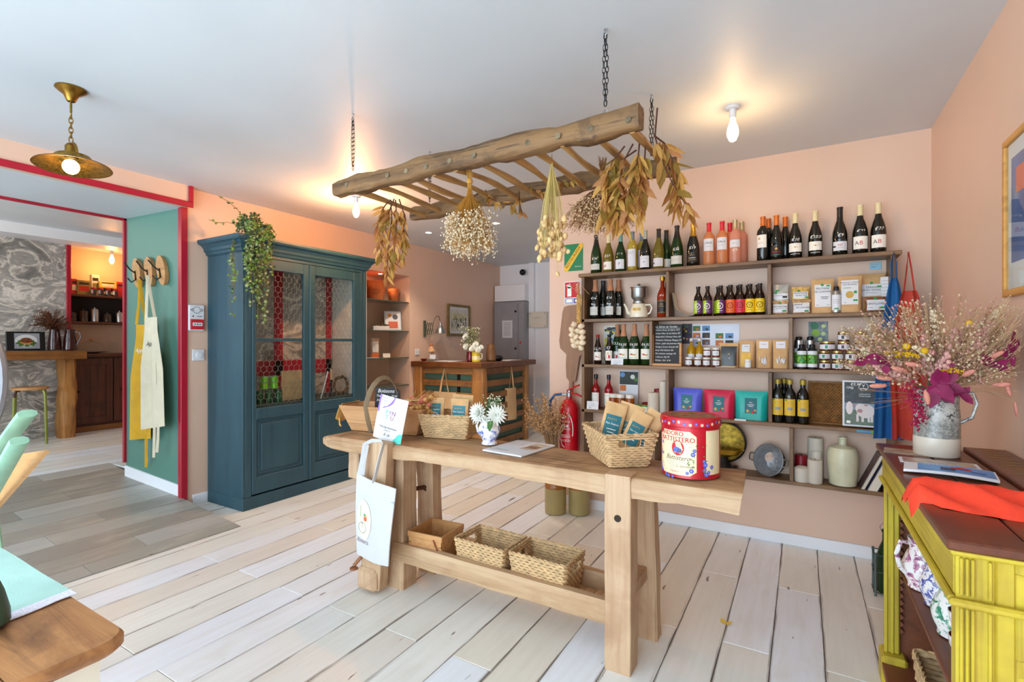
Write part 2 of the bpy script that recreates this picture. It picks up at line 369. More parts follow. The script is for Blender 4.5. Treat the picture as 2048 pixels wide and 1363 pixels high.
fu = struct('floor', MB().box(-8.0, -5.685, -1.6, 4.3, 0, ZU-.012).box(-5.685, -5.3, 2.13, 4.3, 0, ZU-.012), JOINT)
planks(fu, -8.0, -5.3, lambda x: (-1.6 if x < -5.69 else 2.13, 3.6), ZU, .014, .198, 1.39, PLANK, (3.0, 2.3))
# back wall with shelves, right wall, far walls
struct('wall_back', MB().box(-1.855, XR+.1, YB, YB+.1, 0, H), PINK)
struct('wall_right', MB().box(XR, XR+.1, -1.6, YB, 0, H), PINK)
ny0, ny1, nz0, nz1 = 4.11, 4.84, .3, 2.2
lw = MB().box(XL-.4, XL, 2.13, ny0, 0, H).box(XL-.4, XL, ny1, YF, 0, H).box(XL-.4, XL, ny0, ny1, nz1, H).box(XL-.4, XL, ny0, ny1, 0, nz0).box(XL-.4, XL-.36, ny0, ny1, nz0, nz1)
struct('wall_left', lw, PINK)
struct('wall_left', MB().box(XL-.85, XL, -1.6, -.45, 0, H), PINK)
struct('wall_far', MB().box(XL, -1.0, YF, YF+.1, 0, H), WHITE)
struct('wall_passage', MB().box(-1.0, -.9, YB+.1, YF, 0, H), WHITE)
struct('ceiling', MB().box(XL-.9, XR+.1, -1.7, YF+.1, H, H+.1), CEIL)
# street side with shop windows
wf = MB().box(XL-.95, -3.9, -1.7, -1.6, 0, H).box(.4, XR+.1, -1.7, -1.6, 0, H).box(-3.9, .4, -1.7, -1.6, 0, .08).box(-3.9, .4, -1.7, -1.6, 2.5, H)
struct('wall_front', wf, PINK)
struct('window_1', MB().box(-2.5, -2.42, -1.69, -1.62, .08, 2.5).box(-1.08, -1.0, -1.69, -1.62, .08, 2.5).box(-3.9, .4, -1.69, -1.62, 2.0, 2.07), WHITE)
# deep opening to the raised room: header, soffit, green jamb
struct('wall_header', MB().box(XL, -4.30, -.45, 2.14, 2.45, H), PINK)
struct('ceiling_soffit', MB().box(-5.2, XL, -.45, 2.16, 2.45, H-.001), CEIL)
jb = MB(); jb.prism([(XL-.002, 2.128), (-5.2, 2.065), (-5.2, 2.5), (XL-.405, 2.5), (XL-.405, 2.129), (XL-.002, 2.129)], lambda a, b: (a, b, 0), lambda a, b: (a, b, 2.45))
struct('wall_jamb', jb, GREEN)
for i, b in enumerate([(-4.302, -4.285, -.45, 2.17, 2.445, 2.49), (-4.302, -4.285, 2.135, 2.17, 2.491, H), (-5.225, -5.195, -.45, 2.08, 2.43, 2.455)]):
    struct('trim_%d' % (i+1), MB().box(*b, .003), RED)
struct('trim_4', MB().box(XL-.03, XL+.02, 2.105, 2.155, .06, 2.45, .003), RED)
struct('trim_5', MB().box(-5.225, -5.195, 2.045, 2.075, .28, 2.45, .003), RED)
# ramp
slope = lambda x: ZU*max(0, min(1, (-3.55-x)/2.13))
rp = thing('ramp', 'grey wood-look ramp sloping up from the pale floor to the room at the left', 'ramp', (-4.6, .8, 0))
rb = MB(); rb.prism([(-3.55, .001), (-5.68, .001), (-5.68, ZU-.006)], lambda a, b: (a, -.45, b), lambda a, b: (a, 2.125, b)); part('wedge', rb, M('ramp_edge', (150, 146, 138), .6), rp, world=True)
k = 0; x = -5.68; cache = {}; th_ = math.atan(ZU/2.13)
while x < -3.58:
    x2 = min(x+.198, -3.56); y0 = -.45-(.0, .34, .68)[k % 3]; k += 1
    while y0 < 2.115:
        a, b = max(y0, -.45), min(y0+1.02, 2.12); y0 += 1.02; key = (round(b-a, 3), round(x2-x, 3)); ln = (x2-x)/math.cos(th_)
        if b-a < .02: continue
        if key not in cache: cache[key] = MB().box(-ln/2+.001, ln/2-.001, -(b-a)/2+.001, (b-a)/2-.001, -.002, .006, .0015).mesh('plank', RPLANK)
        o = bpy.data.objects.new('plank', cache[key]); COL.objects.link(o); o.parent = rp
        o.location = ((x+x2)/2+4.6, (a+b)/2-.8, slope((x+x2)/2)); o.rotation_euler = (0, th_, 0)
    x = x2
# skirting boards
struct('baseboard_back', MB().box(-1.86, XR, YB-.014, YB, 0, .078, .003), WHITE)
struct('baseboard_left', MB().box(XL, XL+.014, 2.2, 2.32, 0, .085, .003), WHITE)
sb = MB(); sb.prism([(XL-.02, slope(XL)), (-5.2, slope(-5.2)), (-5.2, slope(-5.2)+.1), (XL-.02, slope(XL)+.1)], lambda a, b: (a, 2.13+(a-XL)*.078-.012, b), lambda a, b: (a, 2.13+(a-XL)*.078, b)); struct('baseboard_jamb', sb, WHITE)
# raised room
struct('wall_paper', MB().box(-7.95, -7.85, -1.6, 2.50, 0, 2.7), PAPER)
struct('wall_alcove', MB().box(-8.55, -8.45, 2.4, 4.4, 0, 2.7).box(-8.5, -5.2, 4.3, 4.4, 0, 2.7).box(-8.5, -7.951, 2.42, 2.5, 0, 2.7), BEIGE)
struct('wall_inner', MB().box(-5.3, -5.2, 2.5, 4.4, 0, 2.7).box(-5.3, -5.2, -1.6, -.45, 0, 2.7), BEIGE)
struct('wall_street', MB().box(-8, -7.5, -1.7, -1.6, 0, 2.7).box(-5.3, -5.2, -1.7, -1.6, 0, 2.7).box(-7.5, -5.3, -1.7, -1.6, 0, .8).box(-7.5, -5.3, -1.7, -1.6, 2.4, 2.7), BEIGE)
struct('ceiling', MB().box(-8.6, -5.15, -1.7, 4.4, 2.675, 2.77), CEIL)
struct('trim_6', MB().box(-7.86, -7.5, -1.6, 4.3, 2.556, 2.68), WHITE)
struct('trim_7', MB().box(-7.87, -7.83, 2.485, 2.53, ZU, 2.556, .003), RED)
# ------------------------------------------------------------------ blue armoire
A = thing('armoire', 'tall blue-green painted armoire with two glazed doors against the pink wall', 'armoire', (-4.09, 2.955, 0))
ax0, ax1, ay0, ay1 = -4.345, -3.84, 2.31, 3.605
part('plinth', MB().box(ax0, ax1, ay0, ay1, 0, .10, .004), TEALW, A, True)
for s0, s1 in ((ay0, ay0+.025), (ay1-.025, ay1)): part('side_panel', MB().box(ax0, ax1, s0, s1, .1, 2.07, .003), TEALW, A, True)
part('back_panel', MB().box(ax0, ax0+.015, ay0+.025, ay1-.025, .1, 2.07), TEALW, A, True)
part('front_stile', MB().box(ax1-.03, ax1, ay0+.025, 2.385, .1, 2.07, .003), TEALW, A, True)
part('front_stile', MB().box(ax1-.03, ax1, 3.535, ay1-.025, .1, 2.07, .003), TEALW, A, True)
part('front_rail', MB().box(ax1-.03, ax1, 2.385, 3.535, 2.05, 2.07), TEALW, A, True)
part('top_board', MB().box(ax0, ax1, ay0, ay1, 2.07, 2.09), TEALW, A, True)
cor = MB(); pr = [(0, 2.075), (.012, 2.08), (.018, 2.10), (.03, 2.11), (.034, 2.13), (.055, 2.155), (.078, 2.165), (.085, 2.18), (.085, 2.198), (0, 2.2)]
rings = [[(ax0, ay0-d, z) for d, z in pr], [(ax1+d, ay0-d, z) for d, z in pr], [(ax1+d, ay1+d, z) for d, z in pr], [(ax0, ay1+d, z) for d, z in pr]]
n = len(pr); cv = [p for r in rings for p in r]; cf = []
for i in range(3):
    for j in range(n-1): cf.append((i*n+j, (i+1)*n+j, (i+1)*n+j+1, i*n+j+1))
cf.append(tuple(range(n))); cf.append(tuple(reversed(range(3*n, 4*n)))); cor.add(cv, cf); cor.box(ax0, ax1, ay0, ay1, 2.09, 2.199); part('cornice', cor, TEALW, A, True, ang=25)
part('shelf', MB().box(ax0+.015, ax1-.04, ay0+.025, ay1-.025, .795, .815), TEALW, A, True)
# lining seen through the glass: wallpaper panels, red battens, whitewashed board
lx = ax0+.016
part('lining', MB().box(lx, lx+.003, ay0+.03, 3.578, .82, 2.06), PAPER, A, True)
part('lining', MB().box(ax0+.03, ax1-.05, ay1-.030, ay1-.026, .82, 2.06), M('whitewash', (214, 208, 196), .8, var=.08, bump=.5, bs=60), A, True)
for y0, y1, z0, z1 in ((2.905, 2.998, .82, 2.06), (3.50, 3.566, .82, 2.06), (ay0+.03, 3.566, 1.036, 1.176)): part('batten', MB().box(lx+.003, lx+.008, y0, y1, z0, z1), RED, A, True)
WIRE = M('galvanised_wire', (150, 150, 146), .5, .6, 0)
def door(y0, y1, o0, o1, zt):
    d = MB(); x1 = ax1+.004; x0 = x1-.028
    d.box(x0, x1, y0, o0, .115, 2.045, .003).box(x0, x1, o1, y1, .115, 2.045, .003).box(x0, x1, o0, o1, zt, 2.045, .003).box(x0, x1, o0, o1, .115, .25, .003).box(x0, x1, o0, o1, .72, .81, .003).box(x0+.004, x1-.002, o0, o1, 1.358, 1.385, .003)
    D = part('door', d, TEALW, A, True)
    def kid(n, mb, mt, kind=None): off = Vector(A.location); o = bpy.data.objects.new(n, mb.mesh(n, mt, off)); COL.objects.link(o); o.parent = D; props(o, kind=kind); return o
    p = MB().box(x0+.006, x0+.014, o0, o1, .25, .72); p.box(x0+.012, x0+.022, o0+.045, o1-.045, .29, .68, .008); kid('panel', p, TEALW)
    fr = MB()
    for b in ((o0+.022, o0+.03, .27, .70), (o1-.03, o1-.022, .27, .70), (o0+.022, o1-.022, .27, .278), (o0+.022, o1-.022, .692, .70)): fr.box(x0+.012, x0+.02, *b, .002)
    kid('panel_moulding', fr, TEALW)
    kid('pane', MB().box(x0+.008, x0+.0095, o0, o1, .81, 1.358), GLASS); kid('pane', MB().box(x0+.008, x0+.0095, o0, o1, 1.385, zt), GLASS)
    wm = MB(); a = .030; hx = x0+.003; hy = a*math.sqrt(3)
    ny = int((o1-o0)/hy)+2; nz = int((zt-.81)/(1.5*a))+2
    for j in range(nz):
        for i in range(ny):
            cy = o0+i*hy+(hy/2 if j % 2 else 0); cz = .81+j*1.5*a
            pts = [(cy, cz+a), (cy+hy/2, cz+a/2), (cy+hy/2, cz-a/2), (cy, cz-a)]
            for (ya, za), (yb, zb) in zip(pts, pts[1:]):
                if o0 < (ya+yb)/2 < o1 and .815 < (za+zb)/2 < zt-.005: wm.tube([(hx, min(max(ya, o0), o1), za), (hx, min(max(yb, o0), o1), zb)], .0015, 3)
    kid('wire_mesh', wm, WIRE, 'stuff')
door(2.388, 2.925, 2.425, 2.868, 1.955); door(2.945, 3.532, 2.99, 3.44, 1.96)
part('astragal', MB().box(ax1-.01, ax1+.014, 2.924, 2.946, .115, 2.045, .004), TEALW, A, True)
# cans, candlesticks and other things inside
def can(name, label, y, z, mat, txt=None, grp=None, x=-4.06, rz=55):
    t = thing(name, label, 'can', (x, y, z), rz, grp)
    part('body', MB().lathe([(.025, 0), (.033, .006), (.033, .10), (.027, .112)], 18, 0), mat, t)
    part('lid', MB().lathe([(.027, .112), (.028, .116), (.024, .114)], 18, 0), ALU, t)
    if txt: part('print', MB().text(txt, .026, cylmap(.0334, .06), 0).rect(cylmap(.0333, .06), -.02, .026, -.014, -.011, 1, 4), [M('navy_ink', (30, 40, 120), .5, var=0), M('orange_ink', (240, 120, 20), .5, var=0)], t)
LIME = M('lime_can', (120, 206, 30), .3, .2, .04); DGRN = M('dark_green_can', (10, 84, 44), .3, .2, .05)
for i, y in enumerate((2.635, 2.73)): can('drink_can', ('lime green drink can at the left, on top of the dark green cans', 'lime green drink can at the right, on top of the dark green cans')[i], y, .937, LIME, 'FAN')
for i, y in enumerate((2.59, 2.68, 2.77)): can('drink_can', ('dark green drink can left of its row in the armoire', 'dark green drink can in the middle of its row in the armoire', 'dark green drink can right of its row in the armoire')[i], y, .815, DGRN)
solo('board_offcut', MB().box(-4.06, -4.05, 2.80, 3.03, .82, 1.09, .002), KRAFT, 'brown card board standing in the armoire behind the left door', 'board')
WAX = M('ivory_wax', (232, 210, 160), .5, var=.05, translucent=.3)
for y, z, l in ((2.99, .93, 'candlestick with short ivory candle behind the gap between armoire doors'), (3.08, 1.0, 'candlestick with ivory candle, taller one behind the right door'), (3.30, .98, 'candlestick with ivory candle at the right side of the armoire')):
    t = thing('candlestick', l, 'candlestick', (-4.0, y, .815), 0, 'candlesticks in the armoire')
    h = z-.815; part('holder', MB().lathe([(.035, 0), (.036, .01), (.01, .02), (.008, h*.5), (.014, h*.6), (.008, h*.7), (.017, h), (.0, h)], 14), BLACKM, t)
    part('candle', MB().lathe([(.0115, h), (.0115, h+.10), (.003, h+.105)], 10), WAX, t)
solo('magazine_stand', MB().box(-.1, .1, -.004, .004, 0, .26, .001, T=Matrix.Rotation(R(-14), 4, 'X')), WHITEP, 'thin white framed card leaning inside the right armoire door', 'card', loc=(-3.99, 3.17, .817), rz=-38)
t = thing('twig_basket', 'small round brown twig wreath inside the armoire at the right', 'wreath', (-4.05, 3.46, .815)); wr = MB()
for k in range(7): wr.tube([(U(-.01, .01), (.085+U(-.015, .015))*math.cos(a), .1+(.085+U(-.015, .015))*math.sin(a)) for a in [2*PI*i/14 for i in range(14)]], .006, 4, closed=True)
part('twigs', wr, OAK, t)
# ------------------------------------------------------------------ ivy on the armoire
iv = thing('ivy_plant', 'trailing green ivy in a pot on top of the armoire', 'plant', (-3.93, 2.44, 2.2))
part('pot', MB().lathe([(.045, 0), (.06, .10), (.065, .105), (.058, .10), (.0, .09)], 16), M('dark_pot', (60, 44, 36), .6), iv)
LEAFM = [M('ivy_leaf_dark', (46, 84, 44), .45, var=.2, vs=20, translucent=.25), M('ivy_leaf_light', (122, 160, 60), .45, var=.2, vs=20, translucent=.3), M('ivy_leaf_variegated', (176, 188, 130), .5, var=.15, vs=20, translucent=.3)]
STEMM = M('ivy_stem', (96, 92, 48), .6)
def ivyleaf(mb, c, sz, nrm, m):
    nrm = Vector(nrm).normalized(); u = nrm.orthogonal().normalized(); a = U(0, 6.28); u = (u*math.cos(a)+nrm.cross(u)*math.sin(a)); v = nrm.cross(u); c = Vector(c)
    sh = [(0, -.15), (-.55, -.35), (-.35, .05), (-.75, .35), (-.22, .35), (0, 1), (.22, .35), (.75, .35), (.35, .05), (.55, -.35)]
    mb.add([c+nrm*sz*.12]+[c+u*x*sz*.7+v*y*sz*.7 for x, y in sh], [(0, i+1, (i+1) % 10+1) for i in range(10)], m)
lv = MB(); st = MB()
def vine(pts, n, sz, spread, dark):
    P = [Vector(p) for p in pts]; st.tube(P, .0022, 4)
    for i in range(n):
        f = U(0, 1)*(len(P)-1); j = min(int(f), len(P)-2); c = P[j].lerp(P[j+1], f-j)+Vector((U(-1, 1), U(-1, 1), U(-1, 1)))*spread
        ivyleaf(lv, c, U(.7, 1.2)*sz, (.8+U(-.7, .5), -.6+U(-.6, .6), U(-.3, .8)), rnd.choices((0, 1, 2), dark)[0])
for k in range(46):
    a = U(0, 6.28); r = U(.06, .15); vine([(0, 0, .08), (r*.6*math.cos(a), r*.6*math.sin(a), U(.10, .21)), (r*math.cos(a), r*math.sin(a), U(.03, .15))], 9, .03, .014, (7, 3, 1))
for k in range(34):
    y = U(-.15, .11); L = rnd.choice((.2, .3, .45, .62, .75))*U(.8, 1.05)
    if abs(y+.02) > .08: L *= .6
    x = .185+U(-.01, .03); z0 = U(.02, .08)
    vine([(.03, y*.4, .1), (.13, y*.8, z0+.05), (x, y, z0-.02)]+[(x+U(-.012, .006)-.085*min(1, q/2), y+U(-.015, .015)+.02*q/4, z0-.02-L*q/4) for q in range(1, 5)], int(14+L*50), .028, .018, (2, 6, 3))
vine([(0, -.04, .14), (.0, -.12, .22), (.02, -.2, .26), (.0, -.27, .29)], 12, .026, .01, (5, 5, 2)); vine([(.05, -.05, .08), (.0, -.2, .1), (0, -.28, .08), (.0, -.34, .09)], 12, .024, .012, (4, 5, 2))
for k in range(4): vine([(.06, -.08, .06), (.08, -.19, -.02)]+[(.08+U(-.02, .03), -.20+U(-.03, .02), -.06-.12*q) for q in range(1, 4+k % 3)], 16, .026, .016, (2, 6, 3))
part('foliage', lv, LEAFM, iv, kind='stuff', ang=80); part('stems', st, STEMM, iv, kind='stuff')
# ------------------------------------------------------------------ wall shelf unit
SH = thing('wall_shelf', 'long brown wooden shelf unit of five tiers on the pink wall', 'shelf', (-.51, 3.7, .44))
SY0, SY1 = 3.605, YB; T0, T1, T2, T3, T4 = 1.882, 1.53, 1.18, .832, .468; sx0, sx1 = -1.487, .468
part('top_board', MB().box(-1.51, .495, SY0-.012, SY1, T0-.026, T0, .004), SHELFW, SH, True)
for T in (T1, T2, T3, T4): part('shelf_board', MB().box(sx0, sx1, SY0, SY1, T-.024, T, .003), SHELFW, SH, True)
for x in (sx0, sx1-.024): part('side_board', MB().box(x, x+.024, SY0, SY1, T4-.024, T0-.026, .002), SHELFZ, SH, True)
for x, a, b in ((-.832, T1, T0), (-.185, T1, T0), (-.95, T2, T1), (-.064, T2, T1), (-.833, T3, T2), (-.18, T3, T2), (-.06, T4, T3), (-.93, T4, T3)):
    part('divider', MB().box(x-.011, x+.011, SY0+.003, SY1, a, b-.026, .002), SHELFZ, SH, True)
# ------------------------------------------------------------------ bottles
PROF = {
 'burg': [(.034, 0), (.0395, .006), (.0395, .125), (.037, .15), (.028, .185), (.018, .215), (.0148, .24), (.0145, .286), (.0162, .287), (.0162, .297), (.012, .298)],
 'bord': [(.034, 0), (.037, .005), (.037, .19), (.034, .208), (.02, .228), (.0145, .242), (.0140, .285), (.0158, .287), (.0158, .299), (.012, .30)],
 'champ': [(.036, 0), (.0435, .007), (.0435, .12), (.040, .16), (.030, .20), (.020, .235), (.0155, .265), (.0155, .29), (.018, .295), (.017, .305), (.012, .307)],
 'beer': [(.026, 0), (.0300, .004), (.0300, .115), (.027, .135), (.017, .158), (.0125, .172), (.0125, .197), (.0142, .198), (.0142, .21), (.012, .211)],
 'cider': [(.026, 0), (.0300, .004), (.0300, .105), (.027, .128), (.018, .165), (.0135, .19), (.0125, .215), (.0148, .217), (.0148, .228), (.012, .23)],
 'oil': [(.032, 0), (.036, .005), (.036, .165), (.033, .19), (.02, .215), (.0145, .225), (.0145, .25), (.017, .25), (.017, .278), (.012, .28)],
 'liq': [(.030, 0), (.0345, .005), (.0345, .16), (.031, .178), (.018, .20), (.0135, .215), (.013, .25), (.016, .252), (.016, .285), (.012, .287)],
 'cog': [(.034, 0), (.0385, .005), (.0385, .15), (.034, .175), (.02, .21), (.0145, .228), (.0135, .27), (.0165, .272), (.0165, .298), (.012, .30)],
 'mini': [(.024, 0), (.0275, .004), (.0275, .10), (.02, .125), (.0095, .14), (.009, .165), (.012, .168), (.011, .185), (.006, .19)]}
CAPZ = {'burg': .232, 'bord': .236, 'champ': .215, 'beer': .198, 'cider': .208, 'oil': .247, 'liq': .245, 'cog': .268, 'mini': .165}
G = dict(green=M('green_glass', (30, 58, 22), .06, var=.05, translucent=.2), olive=M('olive_glass', (134, 118, 40), .06, var=.05, translucent=.35), dark=M('dark_glass', (14, 18, 14), .06, var=0, coat=.3), brown=M('brown_glass', (34, 20, 12), .06, var=0), white=M('white_wine_glass', (214, 190, 78), .05, var=.04, translucent=.45), rose=M('rose_glass', (250, 184, 128), .05, var=.04, translucent=.6), pinkr=M('pink_wine_glass', (252, 196, 168), .05, var=.04, translucent=.6), amber=M('amber_liquor', (170, 54, 22), .05, var=.05, translucent=.4), red=M('red_liquor', (176, 26, 30), .05, var=.05, translucent=.4), oil=M('yellow_oil', (220, 170, 30), .05, var=.05, translucent=.45), honey=M('amber_honey', (178, 92, 20), .08, var=.08, translucent=.4))
CAP = dict(black=M('black_foil', (22, 20, 22), .35, var=.05), cream=M('cream_foil', (228, 214, 166), .4, var=.03), teal=M('teal_foil', (104, 146, 138), .35, var=.03), grey=M('grey_foil', (120, 128, 134), .35, var=.03), silver=M('silver_foil', (160, 170, 160), .3, .3, .03), gold=M('gold_foil', (206, 158, 56), .3, .8, .05), red=M('red_foil', (214, 32, 50), .35, var=.03), champagne=M('champagne_foil', (190, 176, 132), .3, .4, .04), orange=M('orange_foil', (212, 112, 40), .35, .2, .04), cork=M('cork', (186, 128, 92), .8, var=.12), brass=M('yellow_cap', (170, 146, 52), .4, .3, .05), white=WHITEP, redcap=M('dark_red_cap', (168, 28, 30), .4, var=0))
PAL = dict(cream=CREAMP, white=WHITEP, grey=M('grey_label', (206, 204, 194), .6, var=.03), black=M('black_label', (22, 20, 18), .5, var=.05), lime=M('lime_label', (176, 204, 44), .5, var=.04), purple=M('purple_label', (96, 40, 100), .5, var=.04), orange=M('orange_label', (232, 104, 44), .5, var=.04), red=M('red_label', (214, 44, 72), .5, var=.04), yellow=M('yellow_label', (236, 198, 30), .5, var=.04), oly=M('ochre_label', (226, 186, 56), .5, var=.05))
INKS = [INK, WINK, REDINK, GOLDINK, GREYINK, GREENINK]
_bm = {}
def bottle(label, kind, x, y, z, glass, cap, lab=None, marks=(), price=None, rz=0, group=None, sc=1., name='wine_bottle', pz=None, lab2=None):
    """lab=(paper,z0,z1,halfwidth); marks=(text,size,z,ink index,dx)"""
    t = thing(name, label, 'bottle', (x, y, z), rz, group); P = PROF[kind]; cz = CAPZ[kind]; h = P[-1][1]
    if ('g', kind, glass) not in _bm: _bm[('g', kind, glass)] = MB().lathe(P, 18).mesh('glass', G[glass], ang=50)
    part('glass', _bm[('g', kind, glass)], None, t)
    if ('c', kind, cap) not in _bm:
        def rad(zz):
            for (r0, z0), (r1, z1) in zip(P, P[1:]):
                if z0 <= zz <= z1: return r0+(r1-r0)*(zz-z0)/max(1e-6, z1-z0)
        q = [(rad(cz)+.0006, cz)]+[(r+.0007, zz) for r, zz in P if zz > cz and zz < h]+[(.0, h+.0015)]
        _bm[('c', kind, cap)] = MB().lathe(q, 16).mesh('capsule', CAP[cap], ang=50)
    part('capsule', _bm[('c', kind, cap)], None, t)
    R0 = max(r for r, _ in P[:4])
    if lab:
        pm, z0, z1, hw = lab; mb = MB(); mp = cylmap(R0+.0006, 0); mp2 = cylmap(R0+.0010, 0)
        mb.rect(mp, -hw, hw, z0, z1, 0, 10)
        if lab2: mb.rect(cylmap(R0+.0008, 0), *lab2[1:5], 7, 8)
        for q in marks:
            s, size, zz, ink = q[:4]; dx = q[4] if len(q) > 4 else 0
            if s == '#o': mb.ring(lambda a, b: mp2(dx+a, zz+b), 0, 0, size*.8, size, ink+1)
            elif s == '#d': mb.disc(lambda a, b: mp2(dx+a, zz+b), 0, 0, size, ink+1)
            elif s == '#-': mb.rect(mp2, dx-size, dx+size, zz, zz+.002, ink+1, 5)
            elif s == '#r': mb.rect(mp2, dx-size, dx+size, zz, zz+size*1.0, ink+1, 4)
            else: mb.text(s, size, lambda a, b: mp2(dx+a, zz+b), ink+1)
        part('label', mb, [PAL[pm]]+INKS+([PAL[lab2[0]]] if lab2 else []), t)
    if price:
        pzz = pz if pz else (.150 if kind in ('burg', 'champ') else .13)
        rr = R0*(.98 if pzz < .13 else .93) if kind != 'champ' else R0*.97
        part('price', MB().text(price, .026, lambda a, b: Vector(((rr+.002)*math.sin(a/rr), -(rr+.0015)*math.cos(a/rr)-.0012*0, pzz+b)), 0, .25), WINK, t)
    if sc != 1: t.scale = (sc,)*3
    return t
YF1, YB1 = 3.675, 3.75; g0 = 'wine bottles on the top shelf board'
z = T0
bottle('green sparkling wine bottle with black foil, first at the left end of the top shelf', 'champ', -1.392, YF1, z, 'green', 'black', ('grey', .03, .075, .042), (('#-', .02, .05, 4),), '€36', group=g0, pz=.115)
bottle('olive green wine bottle with cream foil priced €27', 'burg', -1.292, YF1, z, 'olive', 'cream', ('cream', .025, .085, .036), (('B', .03, .052, 2, -.012), ('A', .026, .05, 0, -.028)), '€27', group=g0, pz=.128)
bottle('dark wine bottle with teal foil cap and white label priced €17', 'burg', -1.196, YF1, z, 'green', 'teal', ('white', .022, .095, .040), (('P', .03, .06, 0),), '€17', group=g0, pz=.132)
bottle('white wine bottle with grey cap and tall white label on the top shelf', 'bord', -1.105, YF1, z, 'white', 'grey', ('white', .035, .165, .035), (('#-', .018, .14, 4), ('#-', .015, .13, 4)), group=g0)
bottle('pale white wine bottle standing half hidden behind the tall-labelled one', 'bord', -1.055, YB1, z, 'white', 'grey', ('white', .035, .165, .035), group=g0)
bottle('dark wine bottle with silver-grey cap and square white label', 'burg', -1.008, YF1, z, 'dark', 'silver', ('white', .02, .105, .040), (('#-', .02, .085, 4), ('#d', .006, .06, 4)), group=g0)
bottle('olive wine bottle with black cap and colourful printed label', 'burg', -.909, YF1, z, 'olive', 'black', ('white', .02, .08, .042), (('#-', .028, .065, 2), ('#-', .03, .05, 4), ('#-', .026, .035, 2), ('#r', .008, .04, 0, -.03)), group=g0)
bottle('green wine bottle behind the one with the colourful label', 'burg', -.872, YB1, z, 'green', 'black', ('cream', .02, .08, .042), group=g0)
bottle('sparkling wine bottle with black foil neck and silver label, priced €36', 'champ', -.779, YF1, z, 'green', 'black', ('grey', .025, .085, .046), (('#-', .026, .055, 4),), '€36', group=g0, pz=.13)
bottle('black sparkling wine bottle with gold foil neck', 'champ', -.668, YF1, z, 'dark', 'gold', ('black', .03, .09, .05), (('BRUT', .012, .08, 3), ('#-', .03, .045, 3), ('Champagne', .011, .06, 1)), '€19', group=g0, pz=.13)
bottle('orange rose wine bottle with red cap marked CALA, left one of the pair', 'bord', -.563, YF1, z, 'rose', 'red', ('white', .10, .185, .037), (('CALA', .02, .155, 0), ('#-', .02, .13, 4)), group=g0)
bottle('orange rose wine bottle with red cap marked CALA, right one of the pair', 'bord', -.477, YF1, z, 'rose', 'red', ('white', .10, .185, .037), (('CALA', .02, .155, 0), ('#-', .02, .13, 4)), group=g0)
bottle('rose wine bottle with red cap hidden behind the right CALA bottle', 'bord', -.437, YB1, z, 'rose', 'red', group=g0)
bottle('pink rose wine bottle with champagne-coloured cap', 'bord', -.395, YF1, z, 'pinkr', 'champagne', ('white', .11, .16, .037), (('#-', .02, .135, 4),), '€9', group=g0, pz=.09)
bottle('pink rose wine bottle hidden behind the one with the champagne-coloured cap', 'bord', -.362, YB1, z, 'pinkr', 'champagne', group=g0)
bottle('straight-sided red wine bottle with orange cap and cream label', 'bord', -.226, YF1, z, 'dark', 'orange', ('cream', .09, .175, .036), (('#d', .007, .15, 3, -.01), ('#-', .018, .12, 4)), group=g0, rz=-18)
bottle('red wine bottle with orange cap behind the straight-sided one', 'bord', -.198, YB1, z, 'dark', 'orange', group=g0)
bottle('dark wine bottle with orange cap and gold crown print', 'burg', -.147, YF1, z, 'dark', 'orange', ('black', .03, .09, .042), (('#d', .008, .075, 3), ('Reserva', .016, .055, 2), ('#-', .022, .035, 4)), group=g0)
bottle('dark wine bottle with orange cap behind the one with the crown print', 'burg', -.098, YB1, z, 'dark', 'orange', group=g0)
bottle('dark bird-label wine bottle with cream cap next to the orange-capped bottles', 'burg', -.04, YF1, z, 'dark', 'cream', ('cream', .045, .10, .042), (('#d', .005, .075, 3), ('#-', .016, .074, 3, .006), ('#-', .03, .03, 1)), '€10', group=g0, pz=.122)
bottle('dark bird-label wine bottle with cream cap next to the €9 bottle', 'burg', .07, YF1, z, 'dark', 'cream', ('cream', .045, .10, .042), (('#d', .005, .075, 3), ('#-', .016, .074, 3, .006), ('#-', .03, .03, 1)), '€10.0', group=g0, pz=.128)
bottle('dark wine bottle with black cap priced €9', 'burg', .2, YF1, z, 'dark', 'black', ('white', .03, .085, .042), (('N7', .02, .062, 2), ('#-', .018, .045, 4), ('#r', .01, .05, 0, -.034)), '€9', group=g0, pz=.122, sc=1.02)
bottle('dark wine bottle with cream cap and AB label, left of the end pair', 'burg', .303, YF1, z, 'dark', 'cream', ('cream', .03, .105, .042), (('A', .034, .065, 0, -.02), ('B', .034, .065, 2, .002)), '€22', group=g0, pz=.135, sc=1.02)
bottle('dark wine bottle with cream cap and AB label, last at the right end', 'burg', .393, YF1, z, 'dark', 'cream', ('cream', .03, .105, .042), (('A', .034, .065, 0, -.02), ('B', .034, .065, 2, .002)), '€22', group=g0, pz=.14, sc=1.02)
